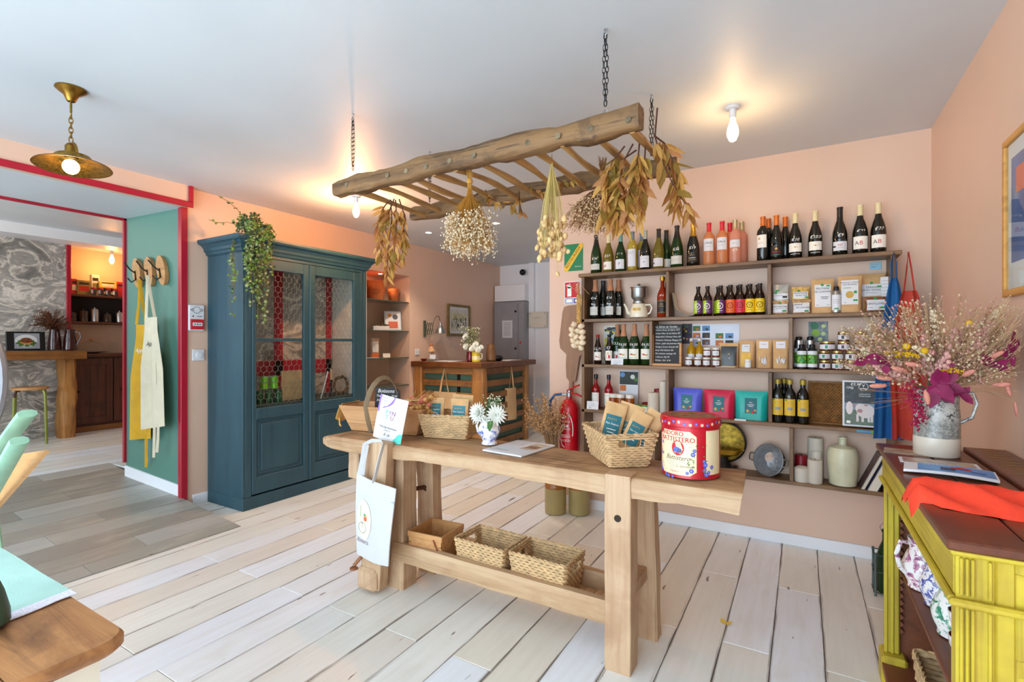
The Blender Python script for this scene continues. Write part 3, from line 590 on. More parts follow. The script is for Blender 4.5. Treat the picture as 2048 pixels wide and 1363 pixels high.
# second tier
z = T1; g1 = 'cork-stoppered cider bottles on the second tier'
for i, (x, y) in enumerate(((-1.40, YF1), (-1.362, YB1), (-1.275, YF1), (-1.238, YB1))):
    bottle(('front left of the four dark corked bottles beside the teapot', 'rear left of the four dark corked bottles, mostly hidden', 'front right of the four dark corked bottles, next to the teapot', 'rear right of the four dark corked bottles by the teapot')[i], 'champ', x, y, z, 'dark', 'cork' if i != 1 else 'black', ('grey', .03, .095, .034), (('Brut', .02, .115, 1), ('#-', .02, .06, 4), ('#-', .02, .075, 4)), '€16' if y == YF1 else None, group=g1, pz=.16, name='cider_bottle')
bottle('amber spirit bottle with black label and gold cap beside the divider', 'cog', -.882, YF1, z, 'amber', 'gold', ('black', .03, .125, .04), (('#-', .03, .118, 3), ('#-', .03, .036, 3), ('#-', .022, .08, 3), ('XO', .018, .095, 3)), '€6', pz=.155, name='spirit_bottle')
bottle('second amber spirit bottle hidden behind the first by the divider', 'cog', -.868, 3.755, z, 'amber', 'gold', name='spirit_bottle')
gb = 'beer bottles with a V on the label'
bl = [(-.634, 'L', 'first beer bottle with lime and purple label, nearest the curled paper'), (-.572, 'L', 'second beer bottle with lime and purple label'), (-.487, 'L', 'third beer bottle with lime and purple label, beside the orange one'), (-.424, 'orange', 'beer bottle with orange label'), (-.364, 'red', 'beer bottle with red label'), (-.304, 'yellow', 'beer bottle with yellow label, left of the two'), (-.244, 'yellow', 'beer bottle with yellow label, right of the two beside the divider')]
for i, (x, c, l) in enumerate(bl):
    if c == 'L': lb, l2, ik = ('lime', .02, .11, .045), ('purple', -.004, .045, .02, .11), 1
    else: lb, l2, ik = (c, .02, .11, .045), None, 0
    bottle(l, 'beer', x, YF1, z, 'brown', 'black', lb, (('#o', .021, .07, ik), ('V', .03, .068, ik), ('#-', .016, .036, ik)), group=gb, name='beer_bottle', lab2=l2)
for i, (x, c) in enumerate(((-.512, 'lime'), (-.445, 'orange'), (-.383, 'red'), (-.322, 'yellow'), (-.262, 'yellow'))):
    bottle('beer bottle in the back row behind the ' + ('third lime and purple one', 'orange-labelled one', 'red-labelled one', 'left yellow-labelled one', 'right yellow-labelled one')[i], 'beer', x, YB1-.005, z, 'brown', 'black', (c, .02, .11, .045), group='back row of beer bottles', name='beer_bottle')
# third tier
z = T2
RM = M('farm_print', (190, 60, 44), .6, var=.2)
bottle('small dark cider bottle with red cap at the left of the third tier', 'cider', -1.379, YF1, z, 'brown', 'redcap', ('cream', .03, .095, .034), (('#r', .008, .055, 2, -.006), ('#r', .007, .05, 3, .01)), '€2.70', name='cider_bottle', group='cider bottles on the third tier', pz=.118, rz=10)
bottle('small dark cider bottle with large red fruit on its label', 'cider', -1.286, YF1, z, 'brown', 'black', ('cream', .03, .105, .034), (('#d', .016, .06, 2), ('#d', .007, .086, 3)), '€3', name='cider_bottle', group='cider bottles on the third tier', pz=.128)
bottle('corked cider bottle behind the small one with the red fruit label', 'champ', -1.243, YB1-.005, z, 'green', 'cork', ('cream', .03, .10, .04), (('#d', .014, .06, 2),), '€3.50', name='cider_bottle', group='cider bottles on the third tier', pz=.16)
for i, x in enumerate((-1.172, -1.088, -.998)):
    bottle(('corked green cider bottle priced 4.50, behind the white price card', 'corked green cider bottle in the middle of the three large ones', 'corked green cider bottle next to the divider by the chalkboard')[i], 'champ', x, YF1, z, 'green', 'cork', ('cream', .045, .12, .043), (('#r', .01, .075, 2, -.012), ('#r', .012, .07, 3, .008), ('#-', .03, .055, 5)), ('€4.50', '€4.50', '€4.50')[i], name='cider_bottle', group='cider bottles on the third tier', pz=.152)
def card(name, label, x, y, z, w, h, texts=(), tilt=-12, rz=0, mat=WHITEP, inks=None, extra=None, cat='card', group=None, th=.0012, hang=0):
    T = Matrix.Translation((0, 0, -hang)) @ Matrix.Rotation(R(tilt), 4, 'X'); mb = MB().box(-w/2, w/2, 0, th, 0, h, 0, T=T)
    mp = lambda a, b: T @ Vector((a, -.0006, b))
    for s, size, tx, tz, ik in texts:
        if s == '#-': mb.rect(mp, tx-size, tx+size, tz, tz+.0022, ik+1)
        else: mb.text(s, size, lambda a, b: mp(tx+a, tz+b), ik+1)
    if extra: extra(mb, mp)
    return solo(name, mb, [mat]+(inks or INKS), label, cat, group, (x, y, z), rz)
card('price_card', 'white price card in front of the corked cider bottles', -1.205, 3.612, T2-.012, .095, .06, (('Cidre brut', .012, 0, .042, 4), ('#-', .03, 0, .03, 4), ('€4.50', .014, -.01, .016, 0)), -8)
card('price_card', 'white price card in front of the left red bottle on the fourth tier', -1.40, 3.612, T3, .095, .062, (('Sirop', .012, 0, .044, 4), ('#-', .03, 0, .03, 4), ('€6', .016, -.02, .014, 0)), -8)
def scatter(cols, seed, n, x0, x1, z0, z1, smin, smax):
    def f(mb, mp):
        q = random.Random(seed)
        for i in range(n):
            cx, cz, sx, sz = q.uniform(x0, x1), q.uniform(z0, z1), q.uniform(smin, smax), q.uniform(smin, smax); c = q.randrange(cols)+1; e = .0004+i*1e-5
            mp2 = lambda a, b: mp(a, b)+Vector((0, -e, 0))
            mb.disc(mp2, max(x0+sx, min(x1-sx, cx)), max(z0+sz, min(z1-sz, cz)), sx, c, 8, sz)
    return f
FOL = [M('print_green', (70, 120, 50), .6, var=.2), M('print_blue', (90, 140, 190), .6, var=.2), M('print_yellow', (220, 200, 70), .6, var=.2), M('print_dark', (50, 56, 50), .6, var=.2), M('print_pale', (220, 224, 214), .6, var=.1), M('print_orange', (214, 120, 50), .6, var=.2)]
card('poster', 'colourful leafy poster on the wall behind the cider bottles', -1.297, 3.785, T2, .15, .30, mat=FOL[4], inks=FOL, extra=scatter(4, 3, 46, -.07, .07, .01, .29, .008, .028), tilt=-1, cat='poster')
# ------------------------------------------------------------------ second tier: teapot, curled paper, food bags
t = thing('coffee_pot', 'cream ceramic pot with a metal drip filter on top', 'coffee pot', (-1.06, 3.69, T1))
part('body', MB().lathe([(.05, 0), (.066, .006), (.068, .03), (.06, .075), (.048, .10), (.044, .108), (.0, .108)], 24), CERAM, t)
part('spout', MB().tube([(-.055, 0, .03), (-.085, 0, .045), (-.095, 0, .08), (-.112, 0, .112)], [.017, .014, .010, .007], 10), CERAM, t)
part('handle', MB().tube([(.046, 0, .098), (.085, 0, .098), (.098, 0, .075), (.085, 0, .04), (.06, 0, .025)], .007, 8), CERAM, t)
fm = part('filter', MB().lathe([(.036, .106), (.042, .112), (.042, .125), (.034, .13), (.05, .15), (.056, .16), (.056, .225), (.064, .229), (.064, .234), (.03, .24), (.0, .242)], 24), ALU, t)
part('lid_knob', MB().ell((0, 0, .25), (.012, .012, .01), 10, 6), ALU, fm)
part('badge', MB().rect(cylmap(.0655, 0), -.03, .03, .055, .075, 0, 6), GOLDINK, t)
cp = MB()
def curl(u, v, k=0):
    s = u*.30; a = min(s, .12); 
    if s < .12: x, zz = -.03+.02*s/.12, .17-s
    else: q = (s-.12)/.18; x, zz = -.01+.14*q, .05-.047*math.sin(min(1, q*1.3)*PI/2)+.03*max(0, q-.75)
    return (x+k*.004, .02+v*.11-k*.006, zz+k*.003)
for k in range(3): cp.slab(20, 2, lambda u, v: curl(u, v, k), .001, (0, 0, 1))
solo('leaflet_stack', cp, M('newsprint', (220, 212, 200), .7, var=.06), 'curled printed leaflets leaning against the divider beside the beer bottles', 'leaflets', loc=(-.785, 3.645, T1+.002))
def bag(name, label, x, y, z, w, d, h, mat, texts=(), lab=None, tilt=0, rz=0, group=None, seal=None, inks=None, win=None, round_=.0, cat='bag'):
    """soft standing pouch: gusseted bottom, flat top; lab=(x0,x1,z0,z1,paper)"""
    t = thing(name, label, cat, (x, y, z), rz, group); sd = rnd.random()*50
    def yy(u, v):
        prof = (1-v)**.6*(1-.55*round_)+.03
        bul = math.sin(PI*min(1, v*1.15+.08))*.35*round_
        return (prof+bul)*d/2*math.sqrt(max(0.0, 1-(2*u-1)**6))
    T = Matrix.Rotation(R(tilt), 4, 'X')
    def pt(u, v, sgn):
        wv = w*(1-.10*math.sin(PI*v*.9)*round_-.04*(1-v)); px = (u-.5)*wv; dz = noise.noise(Vector((px*40+sd, v*5, 0)))*.003
        return T @ Vector((px, sgn*(yy(u, v)+.0012)+dz*(1 if v > .3 else .2), v*h))
    mb = MB(); mb.grid(11, 11, lambda u, v: pt(u, v, -1)); mb.grid(11, 11, lambda u, v: pt(1-u, v, 1)); mb.grid(11, 2, lambda u, v: pt(u, 0, 1 if v < .5 else -1)); mb.grid(11, 2, lambda u, v: pt(u, 1, -1 if v < .5 else 1))
    for ue in (0, 1): mb.grid(2, 11, lambda u, v: pt(ue, v, (1 if u < .5 else -1)*(-1 if ue else 1)))
    part('pouch', mb, mat, t, ang=60)
    mp = lambda a, b: pt(a/w+.5, b/h, -1)+Vector((0, -.0022, 0)); mp2 = lambda a, b: mp(a, b)+Vector((0, -.001, 0))
    if lab or texts:
        lbm = MB()
        if lab: lbm.grid(7, 7, lambda u, v: mp(lab[0]+(lab[1]-lab[0])*u, lab[2]+(lab[3]-lab[2])*v), 0)
        for s, size, tx, tz, ik in texts:
            if s == '#d': lbm.disc(lambda a, b: mp2(tx+a, tz+b)+Vector((0, -.0006, 0)), 0, 0, size, ik+1)
            elif s == '#-': lbm.rect(mp2, tx-size, tx+size, tz, tz+.003, ik+1, 4)
            elif s == '#r': lbm.rect(mp2, tx-size, tx+size, tz-size*.45, tz+size*.45, ik+1, 2)
            else: lbm.text(s, size, lambda a, b: mp2(tx+a, tz+b), ik+1)
        part('label', lbm, [lab[4] if lab else WHITEP]+(inks or INKS), t, ang=60)
    if win: wm = MB(); wm.grid(7, 7, lambda u, v: mp(win[0]+(win[1]-win[0])*u, win[2]+(win[3]-win[2])*v), 0); part('window', wm, win[4], t)
    if seal: part('seal', MB().disc(lambda a, b: mp2(a, b)+Vector((0, -.0015, 0)), *seal), GREENINK, t)
    return t
z = T1; CLEARB = M('clear_bag_grain', (190, 150, 104), .25, var=.25, vs=60); CLEARY = M('clear_bag_yellow', (212, 176, 96), .25, var=.2, vs=60); CLEARG = M('clear_bag_grey', (172, 172, 164), .2, var=.2, vs=20)
GI = 5
bag('grain_bag', 'clear bag of petit epeautre grain at the bottom left of the food bags', -.125, 3.67, z, .098, .07, .092, CLEARB, (('PETIT EPEAUTRE', .0115, 0, .05, 0), ('#r', .012, .025, .022, GI), ('#-', .03, 0, .037, 4)), (-.045, .046, .012, .068, WHITEP), seal=(0, .074, .008), round_=1)
bag('grain_bag', 'silver-grey clear bag with a bar code lying on the petit epeautre bag', -.122, 3.685, z+.092, .096, .05, .105, CLEARG, (('#r', .012, -.02, .065, GI), ('#r', .014, .025, .022, 0), ('#-', .025, -.01, .03, 4)), (-.045, .045, .008, .045, WHITEP), seal=(-.03, .05, .008), round_=.8)
bag('grain_bag', 'clear bag of graine de chanvre below the boulgour bag', -.005, 3.67, z, .108, .07, .092, CLEARB, (('GRAINE', .015, -.02, .06, 0), ('DE CHANVRE', .0135, .006, .04, 0), ('#r', .012, .03, .018, GI)), (-.05, .048, .01, .072, WHITEP), round_=1)
bag('grain_bag', 'clear yellow bag of boulgour de ble dur on top of the chanvre bag', -.01, 3.68, z+.092, .105, .06, .085, CLEARY, (('BOULGOUR', .0145, 0, .04, 0), ('DE BLE DUR', .013, .004, .024, 0), ('#r', .01, .035, .012, GI)), (-.045, .045, .008, .05, WHITEP), seal=(-.01, .056, .008), round_=.9, tilt=-6)
bag('flour_bag', 'brown paper pouch of proteine de chanvre with white label', .108, 3.67, z, .125, .07, .215, KRAFT, (('PROTEINE', .0165, 0, .155, 0), ('DE CHANVRE', .0155, 0, .135, 0), ('#-', .022, .01, .10, 0), ('#-', .018, .01, .09, 0), ('#r', .01, .03, .172, GI), ('#-', .008, -.03, .05, 4), ('#-', .008, .03, .05, 4)), (-.045, .045, .04, .18, WHITEP), seal=(-.002, .178, .0085), round_=.35, rz=3)
bag('flour_bag', 'brown paper pouch of graine de chanvre decortiquee with a picture of seeds', .25, 3.67, z, .125, .07, .225, KRAFT, (('GRAINE DE CHANVRE', .010, 0, .185, 0), ('DECORTIQUEE', .011, 0, .172, 0), ('#d', .022, .0, .11, 3), ('#d', .009, .03, .125, GI), ('#-', .022, -.015, .15, GI), ('#r', .012, .03, .075, GI), ('#-', .009, -.025, .06, 4)), (-.045, .045, .05, .20, WHITEP), round_=.35, rz=-3)
bag('flour_bag', 'brown paper pouch of farine de ble tendre at the right, behind the lentil bag', .363, 3.735, z, .14, .06, .24, KRAFT, (('FARINE', .017, .0, .155, 0), ('DE BLE TENDRE', .0135, 0, .138, 0), ('#-', .03, 0, .12, 4), ('#r', .012, .04, .158, GI)), (-.06, .062, .10, .175, WHITEP), seal=(0, .182, .0085), round_=.3)
bag('grain_bag', 'clear bag of brown lentillons in front of the farine pouch', .378, 3.665, z, .118, .06, .092, M('lentils', (132, 84, 50), .3, var=.3, vs=80), (('LENTILLONS', .0165, 0, .05, 0), ('#r', .013, .03, .026, GI), ('#-', .014, -.03, .026, 4)), (-.048, .048, .012, .075, WHITEP), seal=(-.003, .082, .0085), round_=.9)
t = thing('metal_flask', 'small aluminium bottle with a black cap between two brown pouches', 'bottle', (.18, 3.65, z))
part('body', MB().lathe([(.022, 0), (.025, .004), (.025, .125), (.018, .138), (.016, .14)], 18), ALU, t); part('cap', MB().lathe([(.014, .14), (.014, .160), (.011, .164)], 14), BLACKM, t)
part('label', MB().rect(cylmap(.0255, 0), -.03, .03, .018, .112, 0, 8).rect(cylmap(.0258, 0), -.012, .012, .022, .03, 1, 4).rect(cylmap(.0258, 0), -.018, .018, .08, .082, 2, 4).rect(cylmap(.0258, 0), -.018, .018, .07, .072, 2, 4).rect(cylmap(.0258, 0), -.018, .018, .06, .062, 2, 4), [WHITEP, GREENINK, GREYINK], t)
card('leaflet', 'printed white leaflets standing at the right end of the second tier', .425, 3.70, T1, .05, .215, (('#-', .018, 0, .19, 4), ('#-', .018, 0, .17, 4), ('#-', .018, 0, .15, 4), ('#-', .018, 0, .13, 4), ('#-', .018, 0, .11, 4)), -4, rz=-25, cat='leaflet', th=.006)
card('sticker', 'small pale blue sticker under the top shelf board at the right', .39, 3.788, 1.80, .058, .045, (('#-', .02, 0, .03, 4), ('#-', .012, -.01, .015, 0)), 0, mat=M('pale_blue_paper', (150, 200, 222), .5, var=.05), cat='sticker')
# ------------------------------------------------------------------ third tier: chalkboard, oils, jars, pouches
z = T2
t = thing('chalkboard', 'black menu chalkboard with white handwriting in a wooden stand', 'chalkboard', (-.84, 3.64, z))
SLATE = M('slate', (26, 27, 30), .6, var=.15)
cb = MB().box(-.098, .098, 0, .006, .015, .30, .002, T=Matrix.Rotation(R(-6), 4, 'X')); part('board', cb, SLATE, t)
Tm = Matrix.Rotation(R(-6), 4, 'X'); wr = MB(); mpc = lambda a, b: Tm @ Vector((a, -.0012, b))
for i, s in enumerate(('Le Safran de Vendee', 'Velours Sirop de Safran €12', 'Ocean Fleur de sel Safran €9', 'Gingembre Chutney Poire €7', 'Tentation Chutney Mangue €7', 'Coeur  gelee de pommes €6', 'Vinaigre Saveur lavande €8', 'Sirop Miel Safrane €6', 'The infusion melange €5', '1 infusion 20g €5', 'Whisky  25cl  €10')):
    wr.text(s, (.0185 if i == 0 else .0148), lambda a, b: mpc(-.09+a, .284-i*.0245+b), 0, .3, 'LEFT')
wr.rect(mpc, -.085, .085, .272, .2735, 0); part('writing', wr, WINK, t)
part('stand_base', MB().box(-.115, .105, -.03, .035, 0, .018, .003), BAMBOO, t); part('upright', MB().box(-.112, -.096, -.015, .012, .018, .225, .003), BAMBOO, t); part('upright', MB().box(.086, .102, -.015, .012, .018, .165, .003), BAMBOO, t)
ph = [FOL[0], FOL[1], FOL[5], FOL[3], M('print_lilac', (190, 190, 214), .6, var=.1), M('print_brown', (120, 76, 56), .6, var=.2)]
def photos(mb, mp):
    k = 0
    for (x, zz) in [(-.125, .125), (-.06, .125), (-.125, .075), (-.06, .075), (-.125, .025), (-.06, .025), (.03, .07), (.095, .07), (.03, .02), (.095, .02)]:
        mb.rect(lambda a, b: mp(a, b)+Vector((0, -.0003, 0)), x-.026, x+.026, zz-.019, zz+.019, k % 6+1)
        mb.disc(lambda a, b: mp(a, b)+Vector((0, -.0006, 0)), x+.005, zz-.006, .012, (k+2) % 6+1, 8, .008); k += 1
card('poster', 'white poster of small landscape photographs on the wall behind the little jars', -.54, 3.788, T2+.145, .32, .155, (), -1, mat=M('poster_white', (222, 226, 238), .5, var=.03), inks=ph, extra=photos, cat='poster')
card('poster', 'dark strip of small cup pictures between the chalkboard and the white poster', -.73, 3.786, T2+.16, .07, .145, mat=M('print_aubergine', (62, 54, 70), .6, var=.2), inks=FOL, extra=scatter(6, 8, 12, -.03, .03, .01, .135, .006, .01), tilt=-1, cat='poster')
for x, l in ((-.688, 'small bottle of yellow oil with a swing stopper, left one'), (-.632, 'small bottle of yellow oil with a swing stopper, right one')):
    bottle(l, 'mini', x, 3.715, z+.012, 'oil', 'white', ('white', .03, .075, .026), (('#d', .004, .05, 0, .01),), name='oil_bottle', group='small oil bottles behind the little jars')
def jar(label, x, y, z, r, h, fill, lidm, lab=None, marks=(), group=None, name='jar', lidtop=None, paper=WHITEP):
    t = thing(name, label, 'jar', (x, y, z), 0, group)
    part('glass', MB().lathe([(r*.86, 0), (r, .004), (r, h*.74), (r*.9, h*.8)], 18), fill, t)
    part('lid', MB().lathe([(r*.93, h*.78), (r*.97, h*.79), (r*.97, h*.97), (r*.9, h)], 18, 0), lidm, t)
    if lab:
        mb = MB().rect(cylmap(r+.0006, 0), -lab[2], lab[2], lab[0], lab[1], 0, 8); mp = cylmap(r+.001, 0)
        for s, size, tx, tz, ik in marks:
            if s == '#r': mb.rect(mp, tx-size*.7, tx+size*.7, tz-size, tz+size, ik+1, 3)
            elif s == '#-': mb.rect(mp, tx-size, tx+size, tz, tz+.0016, ik+1, 4)
            elif s == '#o': mb.ring(lambda a, b: mp(tx+a, tz+b), 0, 0, size*.7, size, ik+1, 10)
            else: mb.text(s, size, lambda a, b: mp(tx+a, tz+b), ik+1)
        part('label', mb, [paper]+INKS+[M('jar_green', (40, 130, 100), .5, var=0), M('jar_plum', (84, 40, 56), .5, var=0), M('jar_brick', (186, 84, 70), .5, var=0), M('jar_orange', (224, 132, 50), .5, var=0), M('jar_black', (36, 34, 38), .5, var=0)], t)
    return t
JAM = M('dark_jam', (120, 52, 30), .12, var=.15, translucent=.3); GLID = M('gold_lid', (176, 158, 96), .3, .7, .06); WLID = M('white_lid', (222, 220, 212), .35, var=.03)
for i, (x, zz) in enumerate(((-.692, 0), (-.632, 0), (-.575, 0), (-.512, 0), (-.571, .067), (-.514, .067))):
    jar(('jam jar with white label at the left of the low row by the chalkboard', 'second jam jar from the left of the low row by the chalkboard', 'third jam jar of the low row by the chalkboard', 'fourth jam jar of the low row by the chalkboard', 'jam jar with white lid stacked at the left of the upper pair', 'jam jar with white lid stacked at the right of the upper pair')[i], x, 3.655, z+zz, .0255, .065, JAM, WLID, (.012, .044, .026), (('#o', .004, .006, .028, 0),), 'small jam jars by the chalkboard', 'jam_jar')
bag('tea_pouch', 'kraft pouch with a black front panel and a small hanging tag', -.432, 3.665, z, .118, .05, .165, KRAFT, (('#r', .006, 0, .09, 3), ('#-', .004, .004, .06, 1)), (-.052, .052, .01, .142, M('black_foil_panel', (26, 26, 28), .3, var=.2, vs=30)), round_=.4)
solo('saucer_card', MB().box(-.06, .06, -.02, .02, 0, .003, .001), WHITEP, 'flat white card lying on the shelf in front of the black-panelled pouch', 'card', loc=(-.45, 3.628, T2+.0005))
bag('tea_pouch', 'kraft pouch with a yellow window and white label', -.325, 3.69, z, .105, .06, .18, KRAFT, (('#-', .012, 0, .14, 4),), (-.03, .02, .105, .155, WHITEP), round_=.4, win=(-.035, .03, .01, .10, M('yellow_powder', (214, 170, 52), .5, var=.1)))
jar('tiny jar with a white label in front of the yellow-windowed pouch', -.312, 3.63, z, .021, .058, M('pale_cream', (226, 214, 180), .2, var=.05), WLID, (.008, .038, .02), (('#o', .002, 0, .022, 4),))
for x, l in ((-.22, 'kraft pouch with a round window of white sticks, left one'), (-.122, 'kraft pouch with a round window of white sticks, right one next to the divider')):
    t = bag('tea_pouch', l, x, 3.67, z, .096, .055, .185, KRAFT, (('#-', .016, 0, .155, 4),), (-.028, .028, .13, .175, M('label_grey', (224, 222, 224), .6, var=.02)), round_=.4, group='kraft pouches with round windows')
    wmb = MB(); q = random.Random(int(x*1000))
    for k in range(12): a = q.uniform(-.022, .022); b = q.uniform(.025, .065); wmb.tube([(a, -.03+q.uniform(0, .003), b-.012), (a+q.uniform(-.008, .008), -.031, b+.014)], .0032, 5)
    part('white_sticks', wmb, WHITEP, t)
# green-labelled supplement bottles
for i, (x, y, zz) in enumerate(((-.004, 3.645, 0), (.053, 3.645, 0), (-.02, 3.72, .0), (.043, 3.72, .0))):
    t = thing('supplement_bottle', ('black bottle with leafy green label, front left', 'black bottle with leafy green label, front right', 'black bottle with leafy label and silver shoulder, rear left', 'black bottle with leafy label and silver shoulder, rear right')[i], 'bottle', (x, y, z), 0, 'black bottles with green labels')
    if i < 2:
        part('body', MB().lathe([(.024, 0), (.0275, .004), (.0275, .118), (.02, .132), (.016, .134)], 18), BLACKM, t); part('cap', MB().lathe([(.0165, .134), (.0165, .152), (.013, .156)], 14), BLACKM, t); r, zt = .0275, .115
    else:
        part('body', MB().lathe([(.024, 0), (.0275, .004), (.0275, .15), (.0255, .155), (.0255, .182), (.018, .188)], 18), [BLACKM, STEEL][1], t); part('cap', MB().lathe([(.0185, .188), (.0185, .202), (.014, .206)], 14), BLACKM, t); r, zt = .0275, .13
    mb = MB(); mb.rect(cylmap(r+.0006, 0), -.034, .034, .014, zt, 0, 8); mb.rect(cylmap(r+.0009, 0), -.034, .034, .035, zt*.8, 1, 8); mp = cylmap(r+.0013, 0)
    for k in range(16): mb.disc(lambda a, b: mp(a, b), U(-.028, .026), U(.042, zt*.74), U(.003, .007), 2+k % 2, 7)
    mb.disc(lambda a, b: cylmap(r+.0017, 0)(a, b), 0, .055, .012, 4); part('label', mb, [WHITEP, M('leaf_green', (84, 150, 50), .5, var=.2), M('leaf_lime', (150, 190, 70), .5, var=.1), M('leaf_deep', (40, 96, 44), .5, var=.1), GREENINK], t)
card('poster', 'small poster of green bowls and lime slices on the wall above the black bottles', .088, 3.788, T2+.17, .108, .135, (), -1, mat=M('poster_slate', (132, 142, 146), .6, var=.25, vs=60), inks=[M('bowl_green', (60, 120, 84), .6, var=.1), M('lime_fill', (140, 178, 60), .6, var=.1), M('lime_pale', (200, 212, 140), .6, var=.1)], extra=lambda mb, mp: (mb.disc(mp, -.02, .108, .024, 1), mb.disc(mp, -.014, .06, .024, 2), mb.disc(mp, .028, .055, .013, 3), mb.disc(mp, .03, .105, .012, 3), mb.disc(mp, .01, .02, .013, 3)), cat='poster')
# stacked tapenade jars
js = [(.12, 0, 10, .03), (.187, 0, 6, .03), (.256, 0, 7, .031), (.347, 0, 9, .031), (.412, 0, 9, .031),
      (.118, .059, 6, .03), (.186, .059, 6, .03), (.256, .059, 10, .031), (.325, .059, 8, .031), (.395, .059, 9, .031),
      (.133, .118, 6, .042), (.218, .118, 7, .032), (.305, .118, 8, .031), (.388, .118, 9, .034),
      (.218, .177, 10, .031), (.305, .177, 8, .031), (.387, .177, 9, .031)]
rows = ['bottom', 'second', 'third', 'top']; cn = {6: 'green', 7: 'plum', 8: 'brick-red', 9: 'orange', 10: 'black'}; cnt = {}
for x, dz, c, r in js:
    rw = round(dz/.059); cnt[rw] = cnt.get(rw, 0)+1; pos = ('first', 'second', 'third', 'fourth', 'fifth')[cnt[rw]-1]
    jar('jar with a %s mark on its label, %s in the %s row of the stack' % (cn[c], pos, rows[rw]), x, 3.66, z+dz, r, .058, JAM, GLID, (.009, .038, r*1.25), (('#r', .0105, -.006, .0235, c), ('#-', .010, .016, .028, 4), ('#-', .010, .016, .022, 4), ('#-', .007, .016, .016, 4)), 'stacked spread jars on the third tier', 'spread_jar')
# ------------------------------------------------------------------ fourth tier
z = T3
for i, x in enumerate((-1.40, -1.295)):
    bottle(('red syrup bottle behind the price card at the left of the fourth tier', 'red syrup bottle between the price card and the jam jars')[i], 'liq', x, 3.69, z, 'red', 'black', ('cream', .03, .135, .038), (('#-', .02, .115, 4), ('#r', .008, .05, 2, -.006), ('#r', .007, .045, 3, .01)), '€8', name='syrup_bottle', group='red syrup bottles', pz=.155, sc=.93)
card('brochure', 'open brochure with dark photographs standing behind the jam jars', -1.165, 3.76, T3, .15, .30, (('#-', .05, 0, .10, 4), ('#-', .05, 0, .085, 4), ('#-', .05, 0, .07, 4), ('#-', .05, 0, .055, 4)), -5, inks=[FOL[3], FOL[1], FOL[4], FOL[0], GREYINK, FOL[5]], extra=lambda mb, mp: (mb.rect(lambda a, b: mp(a, b)+Vector((0, -.0003, 0)), -.072, .072, .19, .29, 1), mb.disc(lambda a, b: mp(a, b)+Vector((0, -.0006, 0)), -.05, .265, .02, 2), mb.disc(lambda a, b: mp(a, b)+Vector((0, -.0006, 0)), .03, .25, .018, 3), mb.disc(lambda a, b: mp(a, b)+Vector((0, -.0006, 0)), .055, .23, .015, 4), mb.rect(lambda a, b: mp(a, b)+Vector((0, -.0004, 0)), -.07, -.02, .14, .185, 6)), cat='brochure')
for i, x in enumerate((-1.247, -1.19, -1.118)):
    jar(('amber jam jar with white lid, left of the three', 'amber jam jar with white lid, middle of the three', 'amber jam jar with white lid, right of the three')[i], x, 3.655, z, .032, .125, G['honey'], WLID, (.012, .055, .036), (('#o', .011, 0, .032, 3), ('#-', .02, 0, .05, 5)), 'tall amber jam jars', 'jam_jar', paper=M('jam_label_green', (70, 110, 40), .5, var=.2))
for i, x in enumerate((-1.058, -1.003)): jar(('small jar with green lid, left of two', 'small jar with green lid, right of two')[i], x, 3.65, z, .026, .055, M('white_cream', (224, 226, 214), .2, var=.05), M('green_lid', (88, 150, 50), .35, var=.05), group='small jars with green lids', name='cream_jar')
solo('red_dish', MB().lathe([(.02, 0), (.045, .03), (.052, .062), (.048, .062), (.03, .02), (0, .015)], 20), M('red_glaze', (168, 24, 34), .25, var=.05), 'small red dish behind the green-lidded jars', 'dish', loc=(-1.0, 3.735, T3))
CW = M('white_wax', (238, 232, 218), .45, var=.03, translucent=.35); CR = M('red_wax', (150, 18, 34), .4, var=.05, translucent=.15)
def candle(label, x, y, z, r, h, mat=CW, wick=True, group=None, mold=0):
    t = thing('pillar_candle', label, 'candle', (x, y, z), 0, group)
    if mold: n = 20; prof = [(r, 0), (r, h*.82), (r*.97, h*.86), (r*.55, h*.97), (.004, h)]
    else: prof = [(r*.98, 0), (r, .004), (r, h-.004), (r*.92, h), (.004, h-.004)]
    part('wax', MB().lathe(prof, 20), mat, t, ang=40)
    if wick: part('wick', MB().tube([(0, 0, h-.006), (.001, 0, h+.008)], .0014, 4), BLACKM, t)
candle('short white pillar candle in front of the red one on the fourth tier', -.94, 3.64, z, .039, .15, mold=0, group='candles on the fourth tier')
candle('red candle behind the white ones on the fourth tier', -.925, 3.74, z, .034, .17, CR, group='candles on the fourth tier')
candle('tall white pillar candle beside the divider on the fourth tier', -.872, 3.67, z, .032, .235, group='candles on the fourth tier')
FOILB = [M('blue_pouch', (84, 94, 214), .35, var=.05), M('crimson_pouch', (206, 16, 66), .35, var=.05), M('turquoise_pouch', (18, 176, 166), .35, var=.05)]
for i, x in enumerate((-.708, -.497, -.297)):
    t = bag('tea_pouch', ('blue tea pouch with dark label', 'crimson tea pouch with dark label', 'turquoise tea pouch with dark label')[i], x, 3.68, z, .20, .085, .19, FOILB[i], (('TEA', .012, 0, .115, 1), ('#-', .022, 0, .10, 1), ('#-', .014, 0, .09, 1), ('#d', .01, -.02, .06, 3), ('#d', .009, .012, .055, 2), ('#d', .007, .028, .065, 3), ('#d', .006, -.004, .05, 5)), (-.038, .038, .045, .145, TEALINK), round_=.25, group='coloured tea pouches')
    if i: card('shelf_tag', ('narrow white price strip under the crimson pouch', 'narrow white price strip under the turquoise pouch')[i-1], x-.06, 3.603, T3-.004, .07, .012, tilt=0, cat='price tag')
